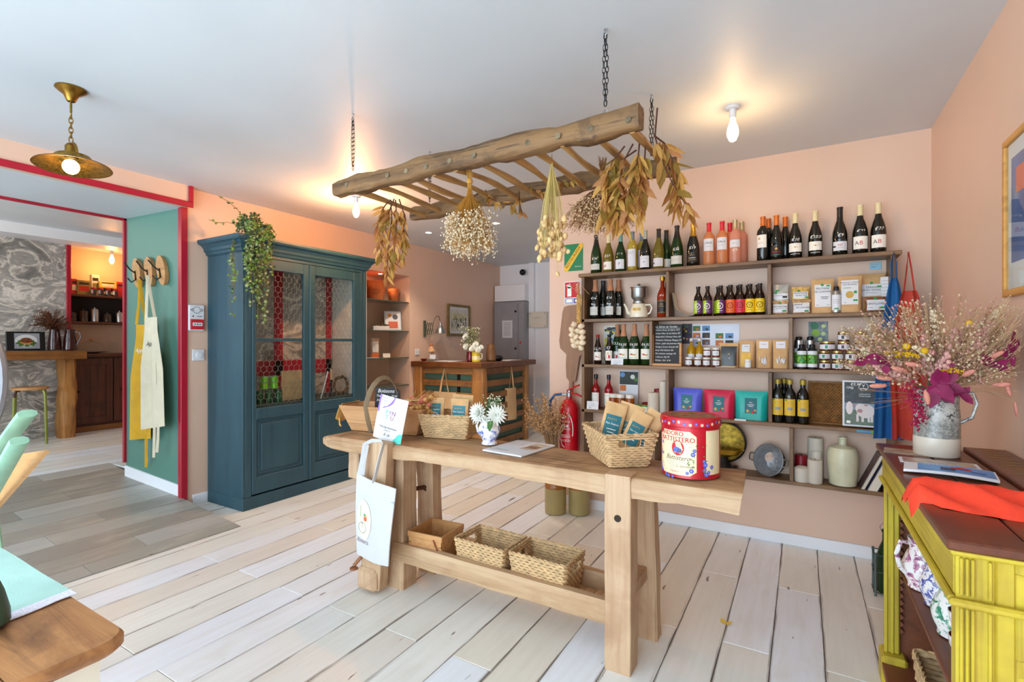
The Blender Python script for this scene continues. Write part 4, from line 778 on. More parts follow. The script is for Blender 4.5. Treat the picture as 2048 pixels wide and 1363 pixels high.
for i, (x, y) in enumerate(((-.138, 3.65), (-.105, 3.735), (-.07, 3.65), (.003, 3.65))):
    bottle(('olive oil bottle with yellow label, left of the front three', 'olive oil bottle behind the front three', 'olive oil bottle with yellow label, middle of the front three', 'olive oil bottle with yellow label, right, beside the wicker tray')[i], 'oil', x, y, z, 'dark', 'brass', ('oly', .05, .155, .036), (('#-', .02, .135, 3), ('#-', .022, .125, 3), ('#r', .016, .085, 4), ('#r', .007, .145, 5, -.022)), name='oil_bottle', group='olive oil bottles')
# wicker tray leaning on the wall
t = thing('wicker_tray', 'brown woven wicker tray leaning against the wall behind the cow poster', 'tray', (.23, 3.72, z)); wk = MB()
T = Matrix.Rotation(R(-8), 4, 'X')
for j in range(26):
    wk.tube([T @ Vector((-.19+.38*i/44, (.0035 if (i+j) % 2 else -.0035), .008+j*.0097)) for i in range(45)], .0052, 4)
part('weave', wk, WICKER, t, kind='stuff'); part('rim', MB().tube([T @ Vector(p) for p in ((-.195, 0, .004), (.195, 0, .004), (.195, 0, .262), (-.195, 0, .262))], .008, 6, closed=True), WICKER, t)
def cow(mb, mp):
    e = lambda k: (lambda a, b: mp(a, b)+Vector((0, -.0003*k, 0)))
    mb.rect(e(1), -.085, .085, .01, .265, 1); mb.rect(e(2), -.085, .085, .01, .10, 2); mb.rect(e(2), -.085, .085, .10, .14, 3)
    mb.disc(e(3), .02, .095, .045, 4, 16, .042); mb.disc(e(4), -.005, .11, .026, 4, 14, .028); mb.disc(e(5), -.008, .095, .014, 5, 10, .012)
    mb.disc(e(3), -.06, .11, .018, 4, 10, .04); mb.disc(e(4), -.035, .128, .012, 5, 8, .005); mb.disc(e(4), .022, .13, .012, 5, 8, .005)
    for x in (-.02, .005, .035, .05): mb.rect(e(4), x-.006, x+.006, .03, .075, 4)
    mb.ring(e(4), .01, .24, .022, .024, 6); mb.text('Y', .026, lambda a, b: e(4)(.01+a, .243+b), 6); mb.rect(e(4), -.006, .026, .226, .23, 6)
    mb.text('LE BURGER DE', .0085, lambda a, b: e(4)(.015+a, .195+b), 6); mb.text('VIANDE RACEE', .0085, lambda a, b: e(4)(.015+a, .183+b), 6)
    mb.text('100g', .02, lambda a, b: e(4)(-.06+a, .232+b), 6, .3); mb.text('€5.90', .022, lambda a, b: e(4)(-.03+a, .252+b), 6, .3)
    mb.rect(e(4), -.075, -.055, .018, .034, 6)
card('poster', 'framed-white poster of a pale cow in a field leaning before the wicker tray', .305, 3.612, T3+.012, .19, .275, (), -2, rz=0, mat=WHITEP, inks=[M('poster_forest', (64, 72, 76), .5, var=.25, vs=40), M('poster_grass', (104, 122, 106), .5, var=.2, vs=40), M('poster_mist', (130, 152, 172), .5, var=.15, vs=30), M('cow_white', (226, 216, 214), .5, var=.06), M('cow_pink', (176, 136, 136), .5, var=.05), WINK], extra=cow, cat='poster')
solo('shelf_strip', MB().box(-.05, .02, 0, .004, 0, .014).box(.02, .045, 0, .004, 0, .014, m=1), [M('strip_blue', (70, 150, 200), .4, var=.05), M('strip_green', (120, 180, 60), .4, var=.05)], 'blue and green price strip on the edge of the fourth shelf', 'price tag', loc=(.33, 3.60, T3-.02))
# ------------------------------------------------------------------ fifth tier
z = T4
t = thing('kitchen_scale', 'old brass weighing pan and dial on a black base, behind the red tin', 'scale', (-.47, 3.69, z))
part('base', MB().lathe([(.075, 0), (.075, .02), (.05, .04), (.03, .07), (.02, .09)], 20).box(-.09, .09, -.05, .05, 0, .03, .006), BLACKM, t)
part('dial', MB().lathe([(.132, 0), (.132, .02), (.122, .024)], 36, T=Matrix.Translation((.0, .05, .19)) @ Matrix.Rotation(R(90), 4, 'X')), M('mottled_brass', (150, 124, 44), .4, .8, .3, 40), t)
part('rim', MB().tube([(.136*math.cos(a), .035, .19+.136*math.sin(a)) for a in [2*PI*i/36 for i in range(36)]], .008, 6, closed=True), BLACKM, t)
part('pan', MB().lathe([(.02, 0), (.08, .02), (.11, .055), (.104, .055), (.07, .022), (0, .01)], 28, c=(.02, -.02, .10), sx=1.05, sy=.62), M('pan_brass', (172, 140, 44), .3, .9, .15), t)
t = thing('colander', 'grey metal colander lying on its side on the bottom shelf', 'colander', (-.2, 3.69, z+.103)); COLG = M('colander_grey', (168, 172, 176), .42, .6, .12, 30); T = Matrix.Rotation(R(-32), 4, 'Z') @ Matrix.Rotation(R(78), 4, 'X')
prof = [(.100, 0), (.108, .003), (.108, -.004), (.098, -.006), (.094, -.04), (.078, -.075), (.05, -.098), (0, -.105)]
part('bowl', MB().lathe([(r, -zz) for r, zz in [(.104, 0), (.108, .004), (.1, .005), (.092, .05), (.07, .09), (.04, .105), (.0, .108)]], 30, T=T, cap=False), COLG, t)
part('liner', MB().lathe([(r, -zz) for r, zz in [(.102, .001), (.09, .048), (.068, .087), (.038, .102), (.0, .104)]], 30, T=T, cap=False), COLG, t)
hl = MB()
for rr, nn, zz in ((.016, 6, -.1), (.045, 5, -.096), (.066, 9, -.084)):
    for i in range(nn):
        a = 2*PI*i/nn
        for dx, dy in ((0, 0), (.007, 0), (-.007, 0), (0, .007), (0, -.007)): p = T @ Vector((rr*math.cos(a)+dx, rr*math.sin(a)+dy, zz+.002)); nrm = (T.to_3x3() @ Vector((-math.cos(a)*.4, -math.sin(a)*.4, 1))).normalized(); u = nrm.orthogonal().normalized(); v = nrm.cross(u); hl.add([p+nrm*.001+(u*math.cos(q)+v*math.sin(q))*.0022 for q in [2*PI*i/6 for i in range(6)]], [tuple(range(6))])
part('holes', hl, BLACKM, t, kind='stuff')
for sx in (-1, 1): part('handle', MB().tube([T @ Vector(p) for p in ((sx*.1, .025, -.006), (sx*.135, .022, -.006), (sx*.14, 0, -.006), (sx*.135, -.022, -.006), (sx*.1, -.025, -.006))], .004, 6), ALU, t)
candle('red pillar candle on the bottom shelf behind a white one', -.008, 3.735, z, .036, .15, CR, group='candles on the bottom shelf')
candle('low white candle with a sloping top in front of the red candle', -.003, 3.65, z, .045, .098, group='candles on the bottom shelf', mold=1)
candle('white ribbed candle in front of the tall one on the bottom shelf', .067, 3.645, z, .041, .145, group='candles on the bottom shelf')
candle('tall white pillar candle at the back of the bottom shelf', .072, 3.735, z, .044, .27, group='candles on the bottom shelf')
candle('ivory candle between the tall and the ribbed white candles', .075, 3.70, z, .03, .19, group='candles on the bottom shelf')
solo('stoneware_bottle', MB().lathe([(.06, 0), (.072, .006), (.078, .06), (.084, .15), (.082, .20), (.07, .232), (.03, .245), (.021, .25), (.02, .285), (.024, .288), (.024, .296), (.016, .297), (.014, .28), (0, .27)], 28), M('pale_stoneware', (206, 206, 176), .35, var=.06), 'tall pale stoneware bottle vase on the bottom shelf', 'vase', loc=(.215, 3.68, z))
def book(label, x, y, z, w, h, th, tilt, cover, rz=0):
    t = thing('book', label, 'book', (x, y, z), rz, 'books leaning at the right end of the bottom shelf'); T = Matrix.Rotation(R(tilt), 4, 'Y')
    part('cover', MB().box(0, .003, -w/2, w/2, 0, h, T=T).box(th-.003, th, -w/2, w/2, 0, h, T=T).box(0, th, w/2-.003, w/2, 0, h, T=T), cover, t)
    part('pages', MB().box(.003, th-.003, -w/2+.004, w/2-.004, .003, h-.003, T=T), M('book_pages', (226, 218, 200), .8, var=.04), t)
book('book with dark spotted cover leaning at the end of the bottom shelf', .30, 3.70, z+.001, .15, .235, .022, 24, M('book_dark', (110, 84, 80), .5, var=.3, vs=40))
book('thick book with pale pages leaning on the spotted one', .33, 3.69, z+.001, .16, .23, .05, 24, M('book_navy', (46, 52, 84), .5, var=.1))
# ------------------------------------------------------------------ on the wall left of the shelf
def sign(name, label, x, z, w, h, inks, f, mat, cat='sign'):
    mb = MB().box(-w/2, w/2, -.003, 0, 0, h, .0005); f(mb, lambda a, b, k=1: Vector((a, -.003-.0004*k, b))); return solo(name, mb, [mat]+inks, label, cat, loc=(x, YB, z))
def f1(mb, mp):
    mb.add([mp(-.083, .0), mp(-.05, .0), mp(.083, .19), mp(.083, .222), mp(.055, .222), mp(-.083, .035)], [(0, 1, 2, 3, 4, 5)], 1)
    a = math.atan2(.19, .138); L = lambda x, y: mp(-.002+x*math.cos(a)-y*math.sin(a), .112+x*math.sin(a)+y*math.cos(a), 2); mb.text('RESTAURANT', .034, L, 2)
    mb.text('Bienvenue', .013, lambda x, y: mp(.042+x, .035+y, 2), 3)
    mb.add([mp(-.05+.026*(1 if i % 2 else .55)*math.cos(i*PI/9), .165+.026*(1 if i % 2 else .55)*math.sin(i*PI/9), 2) for i in range(18)], [tuple(range(18))], 4)
sign('restaurant_sign', 'green sign with a yellow diagonal band reading RESTAURANT', -1.635, 1.94, .166, .222, [M('sign_yellow', (236, 186, 28), .4, var=0), INK, WINK, M('sign_sun', (236, 222, 170), .4, var=0)], f1, M('sign_green', (10, 122, 70), .4, var=.02))
def f2(mb, mp):
    mb.rect(mp, -.066, .066, .056, .182, 1); k = lambda a, b: mp(a, b, 2)
    mb.rect(k, -.045, -.008, .065, .145, 2); mb.disc(k, -.0265, .145, .0185, 2, 12, .014); mb.rect(k, -.034, -.019, .155, .168, 2); mb.add([k(-.052, .15), k(-.019, .168), k(-.019, .174), k(-.056, .156)], [(0, 1, 2, 3)], 2)
    for i in range(5): mb.add([k(.02+.002*i, .07+.02*i), k(.034, .078+.02*i), k(.06, .10+.02*i), k(.04, .082+.018*i)], [(0, 1, 2, 3)], 2)
    mb.rect(mp, -.062, .005, .008, .048, 3); mb.rect(k, -.056, -.0, .013, .043, 2); mb.rect(mp, .012, .062, .008, .048, 4); mb.disc(k, .037, .028, .013, 2)
sign('extinguisher_sign', 'red and white fire extinguisher sign above the wooden peel', -1.645, 1.665, .145, .19, [REDINK, WINK, BLUEINK, M('sign_violet', (70, 66, 170), .4, var=0)], f2, WHITEP)
pl = [(-1.668, 1.65), (-1.60, 1.655), (-1.53, 1.645), (-1.50, 1.60), (-1.50, 1.34), (-1.53, 1.26), (-1.565, 1.235), (-1.588, 1.10), (-1.60, 1.03), (-1.622, 1.03), (-1.648, .70), (-1.675, .70), (-1.655, 1.03), (-1.68, 1.06), (-1.685, 1.16), (-1.68, 1.25), (-1.735, 1.30), (-1.745, 1.36), (-1.715, 1.60), (-1.70, 1.64)]
pe = MB(); pe.prism([(x+1.62, zz-.7) for x, zz in reversed(pl)], lambda a, b: (a, 0, b), lambda a, b: (a, -.018, b))
solo('bread_peel', pe, wood('peel_wood', (160, 122, 92), (122, 88, 64), 2, 1, .6, .4), 'old flat wooden bread peel standing against the wall, handle down', 'peel', loc=(-1.62, YB-.028, .7))
# garlic braid
gb_ = thing('garlic_braid', 'braid of garlic bulbs hanging at the left edge of the shelf', 'garlic', (-1.497, 3.585, 1.72)); br = MB()
STRAW = M('garlic_straw', (206, 164, 92), .7, var=.2, vs=30); GARL = M('garlic_skin', (234, 216, 184), .5, var=.1, vs=30, bump=.2)
for k in range(3): br.tube([(.011*math.cos(i*.9+k*2.1), .009*math.sin(i*.9+k*2.1)-.012, -.22*i/22) for i in range(23)], .008, 5)
for k in range(7): a = U(-2, 2); br.tube([(0, -.012, 0), (.03*a*.5, -.02, .04+U(0, .06)), (.05*a, -.02, U(-.02, .1))], .0016, 4)
part('stalks', br, STRAW, gb_)
for i, (x, zz) in enumerate(((-.028, -.235), (.033, -.25), (-.045, -.275), (.0, -.285), (.042, -.295), (-.04, -.315), (-.012, -.33), (.04, -.335), (-.035, -.36), (.0, -.375), (.042, -.375), (-.022, -.40), (.025, -.415))):
    mb = MB(); T = Matrix.Rotation(U(-.8, .8), 4, 'Y') @ Matrix.Rotation(U(-.6, .6), 4, 'X')
    def gp(u, v):
        a = u*2*PI; ph = v; r = .027*(math.sin(PI*min(1, ph*1.12))**.7 if ph < .85 else .28*(1.1-ph)/.25)*(1+.07*abs(math.sin(a*4))); return T @ Vector((r*math.cos(a), r*math.sin(a), -.02+.05*v))
    mb.grid(16, 9, gp, wrap=True); mb.v = [(a+x, b-.03-(i % 3)*.008, c+zz) for a, b, c in mb.v]; part('garlic_bulb', mb, GARL, gb_, ang=70)
# extinguisher
ex = thing('fire_extinguisher', 'red fire extinguisher with blue hose hanging on the wall beside the shelf', 'fire extinguisher', (-1.632, 3.70, .45)); EXR = M('extinguisher_red', (196, 16, 32), .25, var=.03)
part('cylinder', MB().lathe([(.07, 0), (.079, .01), (.079, .36), (.07, .40), (.045, .43), (.025, .44), (.025, .46)], 24), EXR, ex)
part('valve', MB().lathe([(.024, .455), (.024, .49), (.016, .495), (.016, .51)], 12).tube([(0, 0, .475), (-.06, -.01, .478)], .01, 6), STEEL, ex)
part('lever', MB().tube([(-.02, 0, .505), (.06, -.02, .545), (.10, -.03, .56)], .008, 5).tube([(-.02, 0, .49), (.07, -.02, .485), (.115, -.03, .47)], .008, 5), EXR, ex)
part('hose', MB().tube([(-.06, -.01, .478), (-.12, -.02, .47), (-.155, -.03, .42), (-.15, -.03, .33), (-.12, -.03, .24), (-.105, -.03, .14), (-.102, -.03, .08)], .011, 8).tube([(-.102, -.03, .09), (-.1, -.03, -.03)], .014, 8), M('blue_hose', (24, 84, 140), .4, var=.05), ex)
mb = MB(); mp = cylmap(.0798, 0)
for a0, a1 in ((-.35, 1.4), (2.0, 4.6)): mb.grid(22, 2, lambda u, v: mp((.058+v*.007)*math.cos(a0+(a1-a0)*u), .2+(.135+v*.007)*math.sin(a0+(a1-a0)*u)))
mb.disc(mp, -.02, .295, .016, 0, 12, .009)
for i in range(3): mb.rect(mp, -.04+i*.024, -.022+i*.024, .222, .242, 0, 2)
for zz in (.27, .26, .212, .204, .16, .15, .14, .12, .11): mb.rect(mp, -.045, .04, zz, zz+.0025, 0, 5)
part('print', mb, WINK, ex)
# aprons at the right end of the shelf
def apron(name, label, loc, W, Hh, mat, fold, rz=0, top=.35, txt=None, strap=.2, seed=0, group=None, cat='apron', pinch=.25, sway=0):
    t = thing(name, label, cat, loc, rz, group)
    def fn(u, v):
        zz = -v*Hh; wid = W*(pinch+(1-pinch)*min(1, v/top)**.7) if v < top else W
        f = fold*math.sin(u*PI*3.2+seed)*(.4+.6*v)+fold*.5*math.sin(u*PI*7+seed*2)*v
        return Vector(((u-.5)*wid+sway*v*v, -f-.02-.012*math.sin(v*6+seed), zz))
    part('cloth', MB().slab(26, 26, fn, .002, (0, -1, 0)), mat, t, ang=60)
    part('neck_strap', MB().tube([fn(.12, 0), (-.01, -.02, strap*.6), (0, -.015, strap), (.012, -.02, strap*.6), fn(.88, 0)], .008, 5, flat=.35), mat, t)
    if txt: part('embroidery', MB().text(txt[0], txt[1], lambda a, b: fn(.5+(txt[2]+a)/W, (txt[3]-b)/Hh)+Vector((0, -.004, 0)), 0, .35), txt[4] if len(txt) > 4 else WINK, t)
    return t
apron('apron', 'blue apron hanging from the right end of the shelf', (.455, 3.60, 1.72), .16, .93, M('blue_cloth', (20, 92, 150), .8, var=.06), .02, top=.55, strap=.15, seed=1, pinch=.2, sway=-.02)
apron('apron', 'rust red apron hanging beside the blue one at the right end of the shelf', (.512, 3.565, 1.64), .19, .84, M('rust_cloth', (186, 60, 44), .8, var=.06), .03, top=.45, txt=('Bon', .05, -.0, .17), strap=.22, seed=2, pinch=.4, rz=18)
# ------------------------------------------------------------------ carpenter's bench
BZ = .80
B = thing('workbench', 'pale rustic carpenter bench with a thick top, leg vise and low tray', 'workbench', (-1.35, 2.16, 0))
sl = MB(); n = 44; ring = []
prof = [(-.5, -.42), (-.5, .3), (-.47, .46), (-.42, .5), (-.15, .5), (.15, .5), (.42, .5), (.5, .44), (.5, -.4), (.44, -.5), (.1, -.5), (-.2, -.5), (-.44, -.5)]
vs = []; fs = []; k = len(prof)
for i in range(n+1):
    f = i/n; x = -2.49+f*(2.285); tap = 1 if f > .05 else (.55+.45*math.sqrt(f/.05))
    for a, b in prof:
        hh = .079+.012*max(0, min(1, (x+.9)/.5)); zc = BZ-hh/2; y = 2.165+a*.39*(.72+.28*tap); zz = zc+b*hh*tap
        p = Vector((x, y, zz)); d = noise.noise(p*4)*.012+noise.noise(p*14)*.004
        if abs(b) > .45 and b > 0: d *= .18
        if b < 0: zz -= .006*math.sin(x*5)
        if i == n: x2 = x+noise.noise(p*9)*.008+(b*.012)-a*.02
        else: x2 = x
        vs.append((x2, y+(a*2 if abs(a) > .4 else 0)*d, zz+(b*1.6 if abs(b) > .4 else 0)*d))
for i in range(n):
    for j in range(k): a, b = i*k+j, i*k+(j+1) % k; fs.append((a, a+k, b+k, b))
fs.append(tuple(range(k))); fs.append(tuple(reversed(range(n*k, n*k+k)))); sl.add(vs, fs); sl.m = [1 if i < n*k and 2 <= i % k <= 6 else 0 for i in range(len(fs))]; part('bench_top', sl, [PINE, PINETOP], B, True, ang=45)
part('leg', MB().beam((-.652, 2.008, 0), (-.652, 2.008, BZ+.006), .112, .10, 14, .003, seed=1, up=(0, 1, 0), ch=.06), PINEZ, B, True)
part('leg', MB().beam((-.612, 2.29, 0), (-.622, 2.26, .74), .10, .085, 12, .008, seed=2, up=(0, 1, 0), ch=.2), PINEZ, B, True)
part('leg', MB().beam((-1.935, 2.075, 0), (-1.935, 2.075, .74), .13, .12, 12, .006, seed=3, up=(0, 1, 0), ch=.12), PINEZ, B, True)
part('leg', MB().beam((-1.905, 2.29, 0), (-1.905, 2.27, .74), .125, .09, 12, .006, seed=4, up=(0, 1, 0), ch=.12), PINEZ, B, True)
hole = MB().lathe([(.0145, 0), (.0145, .001), (0, .001)], 14, T=Matrix.Translation((-.65, 1.9565, .632)) @ Matrix.Rotation(R(90), 4, 'X')); part('peg_hole', hole, M('hole_dark', (50, 38, 28), .9), B, True)
jw = MB(); jw.beam((-2.005, 1.94, .03), (-1.97, 1.955, BZ+.015), .13, .075, 16, .006, seed=5, up=(0, 1, 0), w1=.155, ch=.22); part('vise_jaw', jw, PINEZ, B, True, ang=40)
part('vise_toe', MB().box(-2.085, -1.945, 1.88, 1.935, .02, .14, .018), PINEZ, B, True)
RUST = M('rusty_iron', (110, 70, 48), .7, .5, .2)
part('vise_screw', MB().tube([(-1.96, 1.99, .52), (-1.90, 2.24, .505)], .013, 10).lathe([(.024, 0), (.024, .012), (.015, .016)], 12, T=Matrix.Translation((-1.897, 2.235, .505)) @ Matrix.Rotation(R(-90), 4, 'X')), RUST, B, True)
part('vise_guide', MB().tube([(-2.06, 1.90, .19), (-2.10, 1.885, .14)], .010, 8).lathe([(.0, -.006), (.022, 0), (.022, .008), (.012, .014)], 12, c=(-2.102, 1.884, .118)), M('copper_knob', (166, 116, 84), .4, .6, .1), B, True)
part('hanging_block', MB().beam((-2.30, 2.10, .545), (-2.30, 2.10, .73), .085, .09, 6, .004, seed=6, up=(0, 1, 0), ch=.15), PINEZ, B, True)
part('tray_board', MB().beam((-1.94, 2.02, .213), (-.66, 2.02, .208), .04, .10, 20, .004, seed=7, ch=.15), PINE, B, True)
part('tray_board', MB().beam((-1.94, 2.285, .20), (-.64, 2.285, .195), .035, .09, 20, .005, seed=8, ch=.15), PINE, B, True)
for i in range(7): part('tray_slat', MB().box(-1.88+i*.172, -1.715+i*.172, 2.035, 2.27, .148, .163, .003), wood('tray_wood', (216, 178, 134), (178, 136, 96), 1, 1, .7, .4), B, True)
part('stretcher', MB().beam((-.63, 2.05, .31), (-.63, 2.28, .31), .05, .06, 4, .004, seed=9), PINEZ, B, True)
# ------------------------------------------------------------------ hanging ladder
LD = thing('hanging_ladder', 'rustic wooden ladder hung flat from the ceiling on chains', 'ladder', (-1.42, 2.24, 2.22))
part('rail', MB().beam((-2.29, 1.93, 2.215), (-.545, 1.93, 2.228), .075, .082, 44, .016, seed=11, w1=.08, h1=.096, ch=.3, bow=(0, 0, .006), fq=6), OAK, LD, True, ang=50)
part('rail', MB().beam((-2.275, 2.56, 2.212), (-.535, 2.56, 2.226), .075, .078, 44, .017, seed=12, w1=.075, h1=.085, ch=.3, bow=(0, 0, .014), fq=6), OAK, LD, True, ang=50)
rx = [-2.165, -2.02, -1.86, -1.73, -1.60, -1.455, -1.315, -1.17, -1.03, -.885, -.74, -.585]
for i, x in enumerate(rx):
    q = [(x+.006*math.sin(i*2+f*3), 1.94+f*.61, 2.20+.016*math.sin(PI*f)*(1 if i % 3 else -.4)+.006*math.sin(i+f*5)) for f in [j/8 for j in range(9)]]
    part('rung', MB().tube(q, [.0165+.003*math.sin(i*1.7+j) for j in range(9)], 8, flat=.9), STICK, LD, True, ang=60)
pg = MB()
for i, x in enumerate(rx): pg.lathe([(.013, 0), (.013, .006), (.0, .007)], 10, T=Matrix.Translation((x, 1.893, 2.216)) @ Matrix.Rotation(R(90), 4, 'X'))
part('rung_pegs', pg, [M('peg_pale', (128, 112, 84), .7, var=.42, vs=9)], LD, True)
def chain(label, x, y, z0):
    mb = MB(); L = H-z0
    mb.tube([(x+.006*math.cos(a), y, H-.012+.010*math.sin(a)) for a in [2*PI*i/10 for i in range(10)]], .0016, 5, closed=True, m=1); mb.tube([(x, y, H), (x, y, H-.004)], .006, 8, m=1)
    for sgn in (-1, 1):
        nl = int((L-.05)/.0225)
        for i in range(nl):
            zc = H-.03-i*.0225; dx = sgn*(.007*math.sin(PI*min(1, (i+.6)/nl))); tw = PI/2 if i % 2 else 0.25
            mb.tube([(x+dx+.0058*math.cos(a)*math.cos(tw), y+.0058*math.cos(a)*math.sin(tw), zc+.0145*math.sin(a)) for a in [2*PI*j/10 for j in range(10)]], .0017, 4, closed=True)
    mb.tube([(x+.009*math.cos(a), y, z0+.008+.011*math.sin(a)) for a in [2*PI*i/10 for i in range(10)]], .0018, 5, closed=True, m=1)
    solo('chain', MBoff(mb, (x, y, z0)), [BLACKM, STEEL], label, 'chain', 'ladder chains', (x, y, z0))
def MBoff(mb, o): mb.v = [(a-o[0], b-o[1], c-o[2]) for a, b, c in mb.v]; return mb
chain('black chain at the left end of the front ladder rail', -2.16, 1.93, 2.258); chain('black chain at the right end of the front ladder rail', -.69, 1.925, 2.274)
chain('black chain at the right end of the rear ladder rail', -.668, 2.555, 2.27); chain('black chain at the left end of the rear ladder rail', -2.145, 2.57, 2.255)
# ------------------------------------------------------------------ dried bundles on the ladder
DRY = [M('dry_leaf_gold', (212, 164, 86), .6, var=.14, vs=14, translucent=.4), M('dry_leaf_brown', (186, 128, 74), .6, var=.14, vs=14, translucent=.35), M('dry_leaf_olive', (166, 136, 62), .6, var=.14, vs=14, translucent=.4)]
TWIG = M('twig_brown', (86, 50, 36), .7)
LMESH = [MB().leaf((0, 0, 0), (0, 0, -1), (0, -1, 0), 1, .30+.07*i, 0, (.12, -.2, .3)[i]).mesh('leaf', DRY[i], ang=80) for i in range(3)]
def laurel(name, label, loc, branches, nleaf, L, seed):
    t = thing(name, label, 'dried leaves', loc, 0, None); q = random.Random(seed); tw = MB()
    for pts in branches:
        P = [Vector(p) for p in pts]; tw.tube(P, [.0042-.0022*i/(len(P)-1) for i in range(len(P))], 5)
        for i in range(nleaf):
            f = (.18+.82*q.random())*(len(P)-1); j = min(int(f), len(P)-2); c = P[j].lerp(P[j+1], f-j); tg = (P[j+1]-P[j]).normalized()
            a = q.uniform(0, 6.28); side = tg.orthogonal().normalized(); side = Matrix.Rotation(a, 3, tg) @ side
            d = (tg*q.uniform(.3, 1)+side*q.uniform(.35, .9)+Vector((0, 0, -.55))).normalized(); ln = L*q.uniform(.7, 1.15)
            o = bpy.data.objects.new('leaf', LMESH[q.choices((0, 1, 2), (6, 3, 3))[0]]); COL.objects.link(o); o.parent = t
            zax = -d; xax = Vector((q.uniform(-1, 1), q.uniform(-1, 1), q.uniform(-.4, .4))).cross(zax).normalized(); yax = zax.cross(xax)
            m = Matrix((xax, yax, zax)).transposed().to_4x4(); m.translation = c; o.matrix_local = m @ Matrix.Scale(ln, 4)
    part('twigs', tw, TWIG, t); return t
laurel('laurel_bundle', 'bundle of brown dried laurel leaves hanging at the left end of the ladder', (-2.12, 2.18, 2.19), [[(.03, 0, .01), (.0, -.02, -.08), (-.05, -.03, -.22), (-.06, -.02, -.34)], [(.02, .02, .01), (.05, .0, -.1), (.05, -.01, -.25), (.03, -.02, -.40)], [(.0, 0, .01), (.01, 0, -.1), (.0, -.02, -.28), (.0, -.03, -.46)], [(.05, .02, .01), (.08, .03, -.08), (.085, .02, -.2), (.075, .02, -.34)], [(-.02, 0, 0), (-.05, -.02, -.05), (-.075, -.02, -.12), (-.09, 0, -.28)]], 30, .085, 5)
laurel('laurel_bundle', 'large bundle of golden dried laurel branches at the right end of the ladder', (-.635, 2.12, 2.20), [[(-.03, -.02, .0), (-.08, -.03, -.06), (-.12, -.04, -.16), (-.11, -.05, -.29)], [(0, 0, .01), (-.04, -.03, -.08), (-.05, -.05, -.2), (-.05, -.05, -.33)], [(.03, 0, .02), (.03, -.03, -.08), (.0, -.05, -.2), (-.015, -.05, -.34)], [(.0, .05, .0), (-.09, .0, -.07), (-.09, -.02, -.2), (-.07, -.03, -.31)], [(.05, .02, .02), (.05, .0, -.1), (.04, -.02, -.2), (.03, -.03, -.3)]], 34, .10, 6)
laurel('laurel_branch', 'dried laurel branch sticking out to the right beyond the ladder end', (-.57, 2.16, 2.24), [[(.03, .0, .12), (.02, 0, 0), (.04, .05, -.1), (.08, .09, -.20), (.13, .12, -.29), (.14, .13, -.31)], [(.02, 0, 0), (.05, .05, -.02), (.08, .09, -.1), (.10, .12, -.14)], [(.04, .04, -.06), (.06, .1, -.12), (.08, .16, -.2), (.07, .18, -.26)]], 26, .105, 9)
laurel('laurel_sprig', 'greenish dried leaf sprigs along the rear ladder rail', (-1.62, 2.45, 2.25), [[(.0, 0, 0), (.05, -.03, -.06), (.12, -.05, -.1), (.22, -.06, -.13)], [(.25, 0, -.02), (.34, -.05, -.06), (.44, -.06, -.1), (.48, -.06, -.2)], [(.45, .0, .0), (.52, -.04, -.05), (.60, -.05, -.05)], [(-.05, .02, 0), (-.1, -.03, -.05), (-.13, -.04, -.1)], [(.24, -.02, -.05), (.26, -.05, -.12), (.28, -.05, -.2)]], 18, .06, 12)
def gyps(name, label, loc, R0, L, n, stemc, bloom, seed, spread=1.0, bs=.0034):
    t = thing(name, label, 'dried flowers', loc, 0, None); q = random.Random(seed); sm = MB(); bm = MB()
    for i in range(n):
        a = q.uniform(0, 6.28); r = R0*math.sqrt(q.random())*spread; x, y = r*math.cos(a), r*math.sin(a); zz = -L*(.62+.38*q.random())-.02*q.random()+(r/R0)**2*L*.13
        k = Vector((x*.12, y*.12, -.06)); m = Vector((x*.5, y*.5, zz*.55)); e = Vector((x, y, zz))
        sm.tube([(0, 0, .03), k, m, e], .0009, 3)
        for j in range(7):
            p = m.lerp(e, q.uniform(.45, 1.05))+Vector((q.uniform(-1, 1), q.uniform(-1, 1), q.uniform(-1, 1)))*.026
            bm.octa(p, bs*q.uniform(.6, 1.3)); 
            if j % 2: sm.tube([m.lerp(e, .6), p], .0006, 3)
    part('stems', sm, stemc, t, kind='stuff'); part('blossoms', bm, bloom, t, kind='stuff')
    tie = MB().lathe([(.013, .0), (.015, .004), (.015, .016), (.013, .02)], 10)
    for i in range(26): a = q.uniform(0, 6.28); r = .011*math.sqrt(q.random()); tie.tube([(r*math.cos(a), r*math.sin(a), -.03), (r*math.cos(a), r*math.sin(a), .02), (r*2*math.cos(a), r*2*math.sin(a), q.uniform(.05, .095))], .0018, 4)
    part('tied_stalks', tie, stemc, t)
gyps('dried_flower_bunch', 'bunch of small white dried flowers hanging in the middle of the ladder', (-1.43, 2.02, 2.14), .135, .37, 330, M('straw_gold', (196, 146, 62), .6, var=.15), M('white_blossom', (244, 232, 204), .6, var=.05, translucent=.3), 21, bs=.0048)
gyps('dried_flower_bunch', 'bunch of brownish tiny dried flowers hanging right of the seed heads', (-.83, 2.27, 2.15), .16, .27, 400, M('stem_brown', (140, 92, 50), .6, var=.15), M('tan_blossom', (236, 206, 160), .6, var=.08, translucent=.3), 22, 1.05, .0042)
t = thing('seed_head_bunch', 'bunch of pale dried poppy seed heads hanging from the ladder', 'dried flowers', (-1.03, 2.13, 2.20)); q = random.Random(31); sm = MB()
POD = M('seed_pod', (222, 186, 128), .6, var=.15, vs=40)
pm = MB().lathe([(.001, -.016), (.009, -.012), (.012, -.002), (.011, .008), (.005, .013), (.008, .017), (.0, .016)], 8).mesh('seed_head', POD, ang=50)
